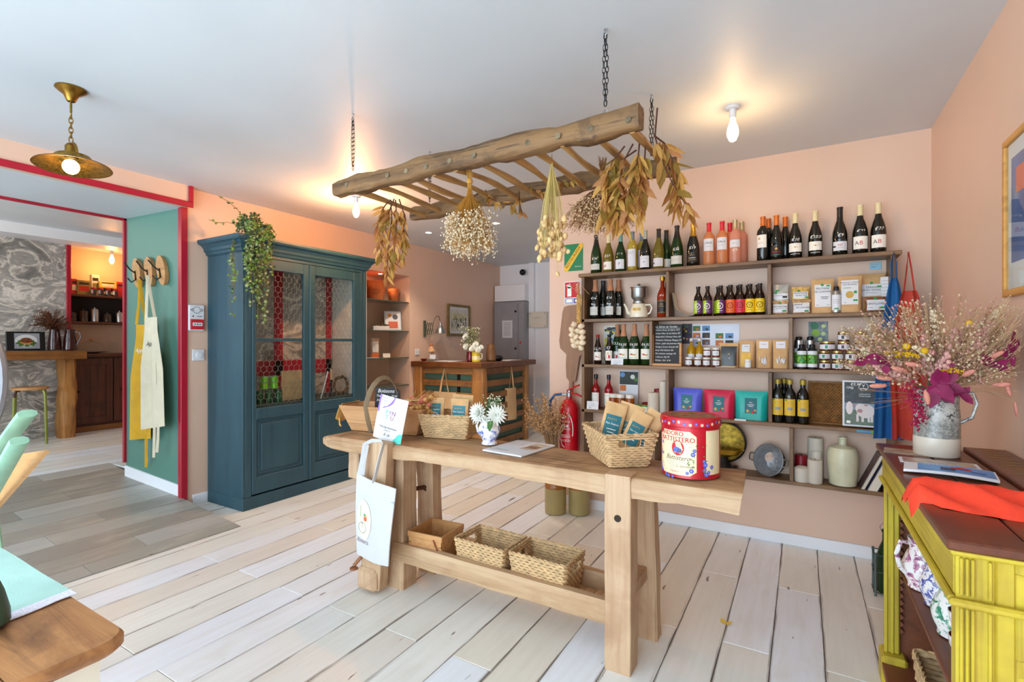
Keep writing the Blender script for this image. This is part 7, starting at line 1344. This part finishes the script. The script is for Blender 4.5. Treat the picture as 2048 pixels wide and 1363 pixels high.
# wall lamp, picture, switch on the left wall
t = thing('scissor_lamp', 'grey metal scissor wall lamp above the counter', 'lamp', (XL, 5.12, 1.40)); sc = MB()
sc.box(.0, .02, -.02, .02, .02, .24, .003)
for i in range(4): sc.tube([(.02+i*.035, 0, .05), (.055+i*.035, 0, .21)], .005, 5); sc.tube([(.02+i*.035, .008, .21), (.055+i*.035, .008, .05)], .005, 5)
part('scissor_arm', sc, M('lamp_green_grey', (96, 100, 84), .5, .5, .1), t); part('neck', MB().tube([(.15, 0, .2), (.17, .04, .29), (.16, .11, .30), (.15, .15, .24)], .005, 6), MATS['lamp_green_grey'], t)
part('shade', MB().lathe([(.018, .2), (.022, .15), (.05, .12), (.072, .06), (.074, .05), (.07, .052), (.045, .115), (0, .13)], 22, c=(.15, .16, .02)), ALU, t)
t = thing('framed_picture', 'landscape print in an olive wood frame on the wall above the counter', 'picture', (XL+.001, 5.88, 1.44)); OL = M('olive_frame', (126, 108, 58), .5, var=.15)
for b in ((-.27, .27, 0, .035), (-.27, .27, .425, .46), (-.27, -.235, .035, .425), (.235, .27, .035, .425)): part('frame_bar', MB().box(0, .03, *b, .004), OL, t)
pc = MB().box(.004, .012, -.235, .235, .035, .425); q = random.Random(5)
part('mount', pc, WHITEP, t); pr_ = MB().box(.012, .014, -.19, .19, .075, .385)
for i in range(70): y_ = q.uniform(-.18, .18); z_ = q.uniform(.09, .24); pr_.box(.014, .0145, y_-q.uniform(.003, .008), y_+.006, z_, z_+q.uniform(.02, .06), m=1+i % 2)
pr_.box(.014, .0143, -.19, .19, .24, .33, m=3); part('print', pr_, [M('print_sky', (206, 210, 200), .6, var=.08), M('print_slate', (110, 118, 124), .6, var=.2), M('print_sage', (160, 168, 130), .6, var=.2), M('print_haze', (204, 204, 164), .6, var=.15, vs=20)], t)
solo('light_switch', MB().box(0, .012, -.04, .04, -.04, .04, .004), WHITEP, 'white light switch on the wall left of the counter', 'switch', loc=(XL, 4.98, 1.22))
# electrical cabinet, box, pipe, camera on the far wall
GREYM = M('grey_enamel', (150, 152, 156), .4, .2, .04)
t = thing('electrical_cabinet', 'tall grey metal electrical cabinet on the white wall behind the counter', 'cabinet', (-4.06, YF-.11, 0)); part('body', MB().box(-.29, .27, -.10, .108, 1.0-.95, 2.0, .004), GREYM, t); part('door', MB().box(-.285, .16, -.112, -.10, .08, 1.98, .004), GREYM, t); part('side_strip', MB().box(.165, .265, -.108, -.10, .08, 1.98, .003), GREYM, t)
part('upper_box', MB().box(-.29, .27, -.09, .108, 2.01, 2.27, .004), WHITE, t)
for zz in (1.25, 1.84): part('lock', MB().lathe([(.018, 0), (.018, .012), (.0, .014)], 12, T=Matrix.Translation((.12, -.112, zz)) @ Matrix.Rotation(R(90), 4, 'X')), BLACKM, t)
nt_ = MB().box(-.13, .06, -.1135, -.1125, 1.42, 1.70)
for i in range(9): nt_.box(-.1, .03, -.1142, -.1134, 1.46+i*.025, 1.468+i*.025, m=1)
part('notice', nt_, [WHITEP, GREYINK], t); part('red_sticker', MB().box(.19, .22, -.1095, -.1075, 1.33, 1.36), REDINK, t)
t = thing('junction_box', 'square cream junction box on the white wall', 'box', (-3.62, YF-.001, 1.58)); part('lid', MB().box(-.155, .155, -.09, 0, 0, .25, .006), M('cream_plastic', (220, 214, 196), .4, var=.02), t)
for a in (-.13, .13):
    for b in (.025, .225): part('screw', MB().lathe([(.009, 0), (.009, .004), (0, .005)], 8, T=Matrix.Translation((a, -.09, b)) @ Matrix.Rotation(R(90), 4, 'X')), GREYINK, t)
part('marking', MB().box(-.06, .06, -.0915, -.0895, .155, .162), GREYINK, t)
struct('trim_8', MB().box(-3.80, -3.70, YF-.06, YF, 0, H, .004), WHITE)
t = thing('security_camera', 'small black security camera high on the white wall', 'camera', (-3.82, YF-.06, 2.47)); part('mount', MB().tube([(.05, .055, 0), (0, 0, 0)], .018, 10), WHITEP, t); part('body', MB().ell((-.05, -.06, 0), .05, 14, 10), BLACKM, t)
# ------------------------------------------------------------------ niche shelves in the left wall
GSH = M('glass_shelf', (120, 150, 140), .05, var=0, trans=.7)
NX = XL-.02
for i, zz in enumerate((1.855, 1.485, 1.15, .80)):
    l_ = ('top', 'second', 'third', 'lowest')[i]; solo('glass_shelf', MB().box(XL-.355, XL-.01, ny0+.002, ny1-.002, zz, zz+.010, .001), GSH, '%s glass shelf in the wall niche beside the armoire' % l_, 'shelf', 'glass shelves in the niche')
def pot(label, y, x, z, r0, r1, h, lid=False):
    t = thing('terracotta_pot', label, 'pot', (x, y, z), 60, 'terracotta pots in the niche'); part('body', MB().lathe([(r0*.96, 0), (r0, .004), (r1, h-.02), (r1*1.04, h-.02), (r1*1.04, h), (r1*.92, h), (r0*.9, .02), (0, .015)], 28), TERRA, t)
    part('stamp', MB().ring(cylmap((r0+r1)/2+.002, h*.5), 0, 0, r1*.28, r1*.33, 0, 18).text('BIO', r1*.22, cylmap((r0+r1)/2+.003, h*.5), 0), M('stamp_brown', (150, 70, 30), .6), t)
    if lid: part('lid', MB().lathe([(r1*1.06, h), (r1*1.06, h+.02), (0, h+.025)], 24), TERRA, t)
pot('large terracotta pot on the top glass shelf', 4.40, -4.55, 1.866, .115, .14, .235); pot('small lidded terracotta pot on the right of the top glass shelf', 4.70, -4.52, 1.866, .058, .066, .145, True); pot('small terracotta pot on the left of the top glass shelf', 4.19, -4.55, 1.866, .06, .068, .14)
t = thing('framed_card', 'silver framed picture card on the second glass shelf', 'picture', (-4.50, 4.68, 1.496), 60); T = Matrix.Rotation(R(-12), 4, 'X'); part('frame', MB().box(-.11, .11, -.006, .006, 0, .26, .003, T=T), M('silver_frame', (190, 196, 200), .3, .5, .05), t)
pc = MB(); mpq = lambda a, b: T @ Vector((a, -.0066, b)); pc.rect(mpq, -.095, .095, .015, .245, 0); m2 = lambda a, b: T @ Vector((a, -.0072, b)); pc.rect(m2, -.06, .06, .03, .12, 1); pc.disc(m2, -.04, .2, .025, 2); pc.disc(m2, .03, .18, .035, 3); part('print', pc, [WHITEP, M('card_coral', (206, 96, 66), .5, var=.05), M('card_amber', (220, 150, 40), .5, var=.05), M('card_slate', (80, 80, 92), .5, var=.1)], t)
t = thing('seedling_box', 'small white planter box of little plants on the second glass shelf', 'planter', (-4.50, 4.46, 1.496), 60); part('box', MB().box(-.1, .1, -.03, .03, 0, .055, .003), WHITEP, t); gl = MB()
for i in range(60): gl.leaf((U(-.1, .1), U(-.025, .025), .05), (U(-1, 1), U(-1, 1), U(.3, 1)), (0, 0, 1), U(.02, .05), .016, i % 2)
part('seedlings', gl, [M('seed_green', (96, 110, 56), .6, var=.2), M('seed_brown', (110, 66, 44), .6, var=.2)], t, kind='stuff', ang=70)
bag('gift_bag', 'clear gift bag with a pale label and orange base on the third glass shelf', -4.50, 4.36, 1.161, .11, .06, .24, M('gift_clear', (190, 170, 150), .3, var=.2, vs=20), (('#-', .02, 0, .14, 4), ('#-', .02, 0, .12, 4)), (-.035, .04, .07, .20, WHITEP), rz=60, round_=.5, win=(-.05, .05, .005, .06, M('gift_orange', (206, 110, 60), .5, var=.1)))
card('price_card', 'small cream card beside the gift bag on the third glass shelf', -4.47, 4.53, 1.161, .09, .05, (('#-', .03, 0, .03, 4),), -10, rz=60, mat=CREAMP); solo('flat_leaflet', MB().box(-.12, .12, -.06, .06, 0, .004), WHITEP, 'white leaflet lying flat on the third glass shelf', 'leaflet', loc=(-4.47, 4.22, 1.161), rz=75)
t = thing('niche_spotlight', 'small spotlight in the top of the wall niche', 'light', (-4.52, 4.47, nz1)); part('ring', MB().lathe([(.025, 0), (.036, 0), (.036, -.004), (.026, -.003)], 16, cap=False), WHITEP, t); part('lens', MB().lathe([(0, -.002), (.025, -.0021)], 16), SPOTG, t); lamp('niche_light', (.05, 0, -.03), 7, (1, .7, .42), .02, 140, parent=t)
# ------------------------------------------------------------------ jamb: hooks, aprons; alarm and dimmer
for i, (x, tl) in enumerate(((-4.98, -14), (-4.80, -14), (-4.62, -20))):
    y_ = 2.13+(x-XL)*.075-.022; t = thing('coat_hook', ('left of three wooden plaques with black coat hooks', 'middle of three wooden plaques with black coat hooks', 'right of three wooden plaques with black coat hooks')[i], 'hook', (x, y_, 1.95), 0, 'coat hooks on the green wall'); T = Matrix.Rotation(R(tl), 4, 'Y')
    pl_ = [(.072*math.cos(a)*(1+.12*math.sin(a)), .135*math.sin(a)) for a in [2*PI*k/20 for k in range(20)]]; part('plaque', MB().prism([(p[0]*.85, p[1]*.93) for p in reversed(pl_)], lambda a, b: T @ Vector((a, .02, b)), lambda a, b: T @ Vector((a*1.1, -.012, b*1.06))), BAMBOO, t, ang=50)
    part('hook', MB().tube([T @ Vector(p) for p in ((-.01, -.014, .02), (-.012, -.018, -.06), (-.012, -.05, -.085), (-.012, -.075, -.05))], .006, 6).tube([T @ Vector(p) for p in ((-.01, -.014, 0), (-.012, -.05, .03), (-.012, -.085, .09))], .006, 6), BLACKM, t)
def hang(name, label, x, y, ztop, W, Hh, mat, lean, txt, seed, strap, inkm):
    t = thing(name, label, 'apron', (x, y, ztop))
    def fn(u, v):
        wid = W*(.55+.45*min(1, max(0, (v-.12)/.35))); zz = -v*Hh-(.05*(1-u) if v > .9 else 0); f = .022*math.sin(u*PI*2.6+seed)*(.4+.6*v)
        return Vector(((u-.5)*wid+lean*v, -f-.03, zz))
    part('cloth', MB().slab(22, 26, fn, .003, (0, -1, 0)), mat, t, ang=60); part('pocket', MB().slab(10, 6, lambda u, v: fn(.12+.7*u, .42+.2*v)+Vector((0, -.004, 0)), .002, (0, -1, 0)), mat, t, ang=60)
    part('neck_strap', MB().tube([fn(.1, 0), (-.035, -.04, strap*.5), (0, -.05, strap), (.03, -.04, strap*.5), fn(.9, 0)], .013, 5, flat=.25), mat, t)
    part('waist_tie', MB().tube([fn(.75, .97), fn(.74, 1)+Vector((0, 0, -.1)), fn(.72, 1)+Vector((.0, 0, -.24))], .011, 5, flat=.2).tube([fn(.85, .97), fn(.84, 1)+Vector((0, 0, -.1)), fn(.8, 1)+Vector((.01, 0, -.20))], .011, 5, flat=.2), mat, t)
    part('embroidery', MB().text(txt, .055, lambda a, b: fn(.42+a/W, (.22-b)/Hh)+Vector((0, -.006, 0)), 0, .35), inkm, t)
hang('apron', 'mustard yellow apron hanging on the green wall', -4.84, 2.07, 1.50, .38, .95, M('mustard_cloth', (212, 164, 34), .85, var=.06), -.02, 'Appetit', 0.5, .38, WINK)
hang('apron', 'cream apron hanging on the green wall in front of the mustard one', -4.61, 2.03, 1.555, .31, .88, M('cream_cloth', (220, 212, 186), .85, var=.04), .03, 'Appetit', 2.2, .34, INK)
t = thing('fire_alarm', 'white fire alarm panel with red call point on the pink wall', 'alarm', (XL, 2.222, 1.445)); part('case', MB().box(0, .03, -.062, .062, 0, .215, .006), WHITEP, t); part('call_point', MB().box(.03, .04, -.052, .052, .012, .095, .003), REDINK, t); al = MB(); mpa = lambda a, b: Vector((.0312, a, b))
for k in range(10): a = k*PI/5; al.add([mpa(.03*math.cos(a), .172+.03*math.sin(a)), mpa(.03*math.cos(a+.4), .172+.03*math.sin(a+.4)), mpa(.025*math.cos(a+.4), .172+.025*math.sin(a+.4)), mpa(.025*math.cos(a), .172+.025*math.sin(a))], [(0, 1, 2, 3)])
al.add([mpa(-.055, .172), mpa(-.03, .155), mpa(-.035, .172), mpa(-.03, .19)], [(0, 1, 2, 3)], 1); al.add([mpa(.055, .172), mpa(.03, .155), mpa(.035, .172), mpa(.03, .19)], [(0, 1, 2, 3)], 1); al.rect(mpa, .0, .045, .118, .122); al.disc(mpa, -.03, .12, .006)
part('marking', al, [INK, GREYINK], t); cw = MB().box(.04, .042, -.038, .038, .04, .068); mpb = lambda a, b: Vector((.0425, a, b)); cw.disc(mpb, 0, .054, .006, 1); cw.add([mpb(-.03, .054), mpb(-.015, .06), mpb(-.015, .048)], [(0, 1, 2)], 1); cw.add([mpb(.03, .054), mpb(.015, .06), mpb(.015, .048)], [(0, 1, 2)], 1); part('window', cw, [WHITEP, INK], t)
t = thing('dimmer_switch', 'square white dimmer switch on the pink wall beside the armoire', 'switch', (XL, 2.245, 1.195)); part('plate', MB().box(0, .012, -.048, .048, 0, .095, .003), WHITEP, t); part('knob', MB().lathe([(.026, 0), (.024, .012), (0, .013)], 20, T=Matrix.Translation((.012, .004, .047)) @ Matrix.Rotation(R(90), 4, 'Y')), WHITEP, t)
# ------------------------------------------------------------------ raised room: bar, stool, alcove
BARW = wood('bar_wood', (150, 98, 46), (110, 66, 30), 1, .8, .4, .4, (78, 44, 22), .2); t = thing('bar_counter', 'thick wooden bar counter on a heavy post before the cloud wallpaper', 'bar', (-7.62, 1.6, ZU)); part('bar_top', MB().beam((-7.635, .4, 1.205), (-7.635, 2.555, 1.195), .40, .105, 16, .008, seed=3, ch=.2), BARW, t, True); part('post', MB().beam((-7.70, 2.44, ZU), (-7.70, 2.44, 1.148), .20, .15, 14, .018, seed=4, up=(0, 1, 0), ch=.4), HONEY, t, True, ang=50); part('post', MB().beam((-7.70, .55, ZU), (-7.70, .55, 1.148), .20, .15, 8, .018, seed=5, up=(0, 1, 0), ch=.4), HONEY, t, True, ang=50)
t = thing('bar_stool', 'green metal stool with a round wooden seat under the bar', 'stool', (-7.55, 2.075, ZU)); part('seat', MB().lathe([(.155, .615), (.16, .622), (.16, .635), (.15, .645), (0, .645)], 26), BAMBOO, t); OLV = M('olive_enamel', (138, 146, 66), .4, .2, .08); DK = M('worn_brown', (70, 40, 36), .5, var=.1)
for k, a in enumerate((.5, 2.07, 3.64, 5.21)):
    c, s = math.cos(a), math.sin(a); part('leg', MB().tube([(.19*c, .19*s, 0), (.175*c, .175*s, .54)], .0135, 8), OLV, t); part('leg_bend', MB().tube([(.175*c, .175*s, .54), (.172*c, .172*s, .575), (.155*c, .155*s, .605), (.12*c, .12*s, .612)], .0137, 8), DK if k % 2 else OLV, t)
part('foot_ring', MB().tube([(.186*math.cos(a), .186*math.sin(a), .13) for a in [2*PI*i/24 for i in range(24)]], .006, 6, closed=True), ALU, t)
BT = 1.256
t = thing('digital_frame', 'black framed picture of a plated burger standing on the bar', 'picture', (-7.62, 2.06, BT), 90); T = Matrix.Rotation(R(-6), 4, 'X'); part('frame', MB().box(-.165, .165, -.012, .012, 0, .215, .004, T=T), BLACKM, t); pc = MB(); mpq = lambda a, b: T @ Vector((a, -.0128, b)); m2 = lambda a, b: T @ Vector((a, -.0134, b)); m3 = lambda a, b: T @ Vector((a, -.014, b)); m4 = lambda a, b: T @ Vector((a, -.0146, b))
pc.rect(mpq, -.10, .115, .02, .195, 0); pc.disc(m2, 0, .11, .095, 1, 20, .07); 
for k in range(8): a = k*.8; pc.disc(m3, .065*math.cos(a), .085+.03*math.sin(a), .025, 2, 8, .014)
pc.disc(m3, 0, .09, .06, 3, 16, .022); pc.disc(m4, 0, .115, .05, 4, 16, .03); pc.disc(m4, .02, .10, .012, 5); part('screen_print', pc, [M('pic_grey', (150, 156, 166), .4, var=.05), M('pic_plate', (214, 216, 220), .4, var=.03), M('pic_leaf', (70, 110, 40), .4, var=.2), M('pic_bun', (196, 128, 60), .4, var=.1), M('pic_meat', (110, 64, 36), .4, var=.3, vs=60), REDINK], t)
for i, (y_, x_) in enumerate(((2.32, -7.66), (2.45, -7.62))):
    t = thing('pitcher', ('dark brown glazed pitcher holding dry grass at the end of the bar', 'dark brown glazed pitcher at the right end of the bar')[i], 'pitcher', (x_, y_, BT), 60*i); BG = M('brown_glaze', (58, 22, 20), .12, var=.1); part('body', MB().lathe([(.055, 0), (.066, .006), (.06, .12), (.046, .22), (.05, .25), (.045, .25), (.04, .2), (0, .15)], 22), BG, t); part('handle', MB().tube([(.045, 0, .22), (.09, 0, .21), (.1, 0, .15), (.06, 0, .06)], .009, 7), BG, t)
    if i == 0:
        q = random.Random(6); gp = MB(); part_ = thing
        for k in range(120):
            a = q.uniform(-1.3, 1.2); L = q.uniform(.15, .42); dy = q.uniform(-.12, .12); p0 = Vector((0, 0, .2)); e = p0+Vector((math.sin(a)*L*.3+dy*.3, -math.cos(.6)*L*.9*(.7+.5*q.random())+.1, .05+L*.45*math.cos(a))); e = p0+Vector((q.uniform(-.1, .14), -.55*L*math.sin(a)-.12*L, L*.75*abs(math.cos(a))-.02)); mdl = p0.lerp(e, .5)+Vector((0, 0, .06)); gp.tube([p0, mdl, e], [.003, .004, .0015], 3)
            for j in range(5): gp.leaf(mdl.lerp(e, j/5), (e-mdl)+Vector((q.uniform(-.1, .1),)*3), (0, 0, 1), .05, .008)
        part('dry_grass', gp, M('grass_brown', (104, 60, 34), .8, var=.25, vs=20), t, kind='stuff', ang=70)
# alcove cabinets, worktop and shelves
t = thing('alcove_cabinet', 'dark wooden cupboard with panelled doors in the alcove', 'cabinet', (-8.1, 3.1, ZU)); part('carcass', MB().box(-8.44, -7.96, 2.52, 4.2, ZU, 1.16), DARKW, t, True); part('plinth', MB().box(-8.0, -7.93, 2.52, 4.2, ZU, ZU+.07), BARW, t, True)
for y0, y1 in ((2.54, 3.0), (3.01, 3.47), (3.48, 3.94)):
    d = part('door', MB().box(-7.96, -7.93, y0, y0+.07, .3, 1.14, .003).box(-7.96, -7.93, y1-.07, y1, .3, 1.14, .003).box(-7.96, -7.93, y0+.07, y1-.07, .3, .38, .003).box(-7.96, -7.93, y0+.07, y1-.07, 1.06, 1.14, .003).box(-7.96, -7.945, y0+.07, y1-.07, .38, 1.06), DARKW, t, True)
    o = bpy.data.objects.new('knob', MB().ell((-7.915, y0+.09, .72), .016, 8, 6).mesh('knob', BLACKM, t.location)); COL.objects.link(o); o.parent = d
solo('alcove_worktop', MB().box(-8.44, -7.90, 2.52, 4.2, 1.162, 1.2, .004), DARKW, 'dark worktop over the alcove cupboard', 'worktop')
for zz, l in ((1.98, 'upper dark shelf in the orange-lit alcove'), (1.62, 'lower dark shelf in the orange-lit alcove')): solo('alcove_shelf', MB().box(-8.44, -8.15, 2.54, 4.2, zz-.03, zz, .003), DARKW, l, 'shelf')
solo('alcove_backboard', MB().box(-8.445, -8.43, 2.54, 4.2, 1.62, 1.95), M('black_board', (26, 18, 16), .7), 'black board between the two alcove shelves', 'board')
AC = [M('pack_red', (176, 30, 28), .5, var=.1), M('pack_olive', (130, 120, 60), .5, var=.15), M('pack_white', (220, 214, 200), .5, var=.1), M('pack_yellow', (214, 180, 70), .5, var=.1), M('pack_dark', (50, 36, 40), .4, var=.2)]
def pack(label, y_, z_, w_, h_, d_, m_, m2_=None, nm='food_box'):
    mb = MB().box(-d_/2, d_/2, -w_/2, w_/2, 0, h_, .004); mb.box(d_/2, d_/2+.001, -w_*.35, w_*.35, h_*.25, h_*.6, m=1); mb.box(d_/2, d_/2+.001, -w_*.35, w_*.35, h_*.7, h_*.85, m=2)
    solo(nm, mb, [AC[m_], AC[m2_ if m2_ is not None else 2], AC[4]], label, 'box', 'packets on the alcove shelf', (-8.27, y_, z_))
pack('red packet at the left of the upper alcove shelf', 2.69, 1.981, .06, .20, .08, 0); pack('olive tin of tomatoes on the upper alcove shelf', 2.79, 1.981, .15, .19, .1, 1, 0); pack('tall white packet with green print on the upper alcove shelf', 2.92, 1.981, .09, .28, .06, 2, 1); pack('yellow carton lying on the upper alcove shelf', 3.05, 2.09, .2, .09, .12, 3, 2); pack('dark carton under the yellow one on the alcove shelf', 3.05, 1.981, .18, .1, .1, 4, 2); pack('bright red bag on the upper alcove shelf', 3.21, 1.981, .12, .21, .09, 0, 0); pack('white and dark printed box at the right of the upper alcove shelf', 3.35, 1.981, .13, .24, .1, 2, 4)
for i, y_ in enumerate((2.88, 2.96, 3.04, 3.12)): jar(('small spice jar, first from the left on the alcove shelf', 'small spice jar, second on the alcove shelf', 'small spice jar, third on the alcove shelf', 'small spice jar, fourth on the alcove shelf')[i], -8.18, y_, 1.981, .03, .10, AC[4], AC[0], (.02, .07, .03), (), 'spice jars on the alcove shelf', 'spice_jar')
for i, y_ in enumerate((2.68, 2.80, 2.92, 3.06, 3.20, 3.34)):
    solo('glass_pot' if i % 2 else 'metal_pot', MB().lathe([(.04, 0), (.05, .01), (.05, .10+.03*(i % 3)), (.04, .12+.03*(i % 3)), (.008, .125+.03*(i % 3)), (.008, .14+.03*(i % 3)), (0, .142+.03*(i % 3))], 16), STEEL if i in (2, 4) else M('smoky_glass', (70, 50, 36), .08, var=.1), ('dark lidded glass jar at the left of the lower alcove shelf', 'second dark glass jar on the lower alcove shelf', 'steel lidded pot on the lower alcove shelf', 'third dark glass jar on the lower alcove shelf', 'second steel pot on the lower alcove shelf', 'dark glass jar at the right of the lower alcove shelf')[i], 'jar', 'jars on the lower alcove shelf', (-8.27, y_, 1.621))
t = thing('cake_dome', 'glass cake dome on a plate on the alcove worktop', 'cake dome', (-8.12, 2.83, 1.2)); part('plate', MB().lathe([(.08, 0), (.09, .01), (.17, .02), (.168, .026), (0, .022)], 30), DARKW, t); part('dome', MB().lathe([(.15, .026), (.15, .07), (.12, .13), (.06, .16), (.0, .168)], 30), GLASS, t, ang=60); part('knob', MB().ell((0, 0, .185), .018, 10, 8), M('amber_knob', (190, 120, 60), .1, var=0), t)
for i, y_ in enumerate((2.60, 2.66)): solo('drinking_glass', MB().lathe([(.024, 0), (.03, .12), (.029, .12), (.022, .006), (0, .005)], 16), M('amber_glass', (196, 150, 96), .05, var=0, trans=.6), ('drinking glass at the left of the cake dome', 'drinking glass next to the cake dome')[i], 'glass', 'drinking glasses in the alcove', (-8.26, y_, 1.2))
solo('glass_canister', MB().lathe([(.05, 0), (.055, .004), (.055, .15), (.05, .152)], 20), GLASS, 'clear straight glass canister on the alcove worktop', 'jar', loc=(-8.2, 3.10, 1.2)); t = thing('coffee_press', 'steel and glass coffee press at the right of the alcove worktop', 'coffee press', (-8.15, 3.26, 1.2)); part('body', MB().lathe([(.05, 0), (.055, .005), (.055, .16), (.045, .175), (0, .18)], 20), STEEL, t); part('plunger', MB().tube([(0, 0, .18), (0, 0, .23)], .004, 6).ell((0, 0, .235), .012, 8, 6), STEEL, t); part('handle', MB().tube([(.0, .055, .15), (0, .1, .14), (0, .1, .05), (0, .055, .03)], .008, 6), BLACKM, t)
b_ = bulb('glowing bulb on the alcove ceiling of the raised room', -8.1, 3.05, 2.60, 9, (1, .42, .10))
struct('trim_9', MB().box(-8.5, -7.85, 2.5, 4.3, 2.60, 2.68), CEIL)
bulb('bare light bulb on the ceiling of the raised room at the left', -6.6, .6, 2.675, 20, (1, .78, .52))
solo('yellow_petal', MB().leaf((0, 0, .003), (1, .2, .1), (0, 0, 1), .035, .035, 0, .3).leaf((0, 0, .003), (-.6, .6, .1), (0, 0, 1), .03, .03, 0, .3), M('petal_yellow', (226, 190, 70), .7, var=.1), 'small yellow fallen leaf on the floor right of the bench', 'leaf', loc=(-.32, 2.56, 0))
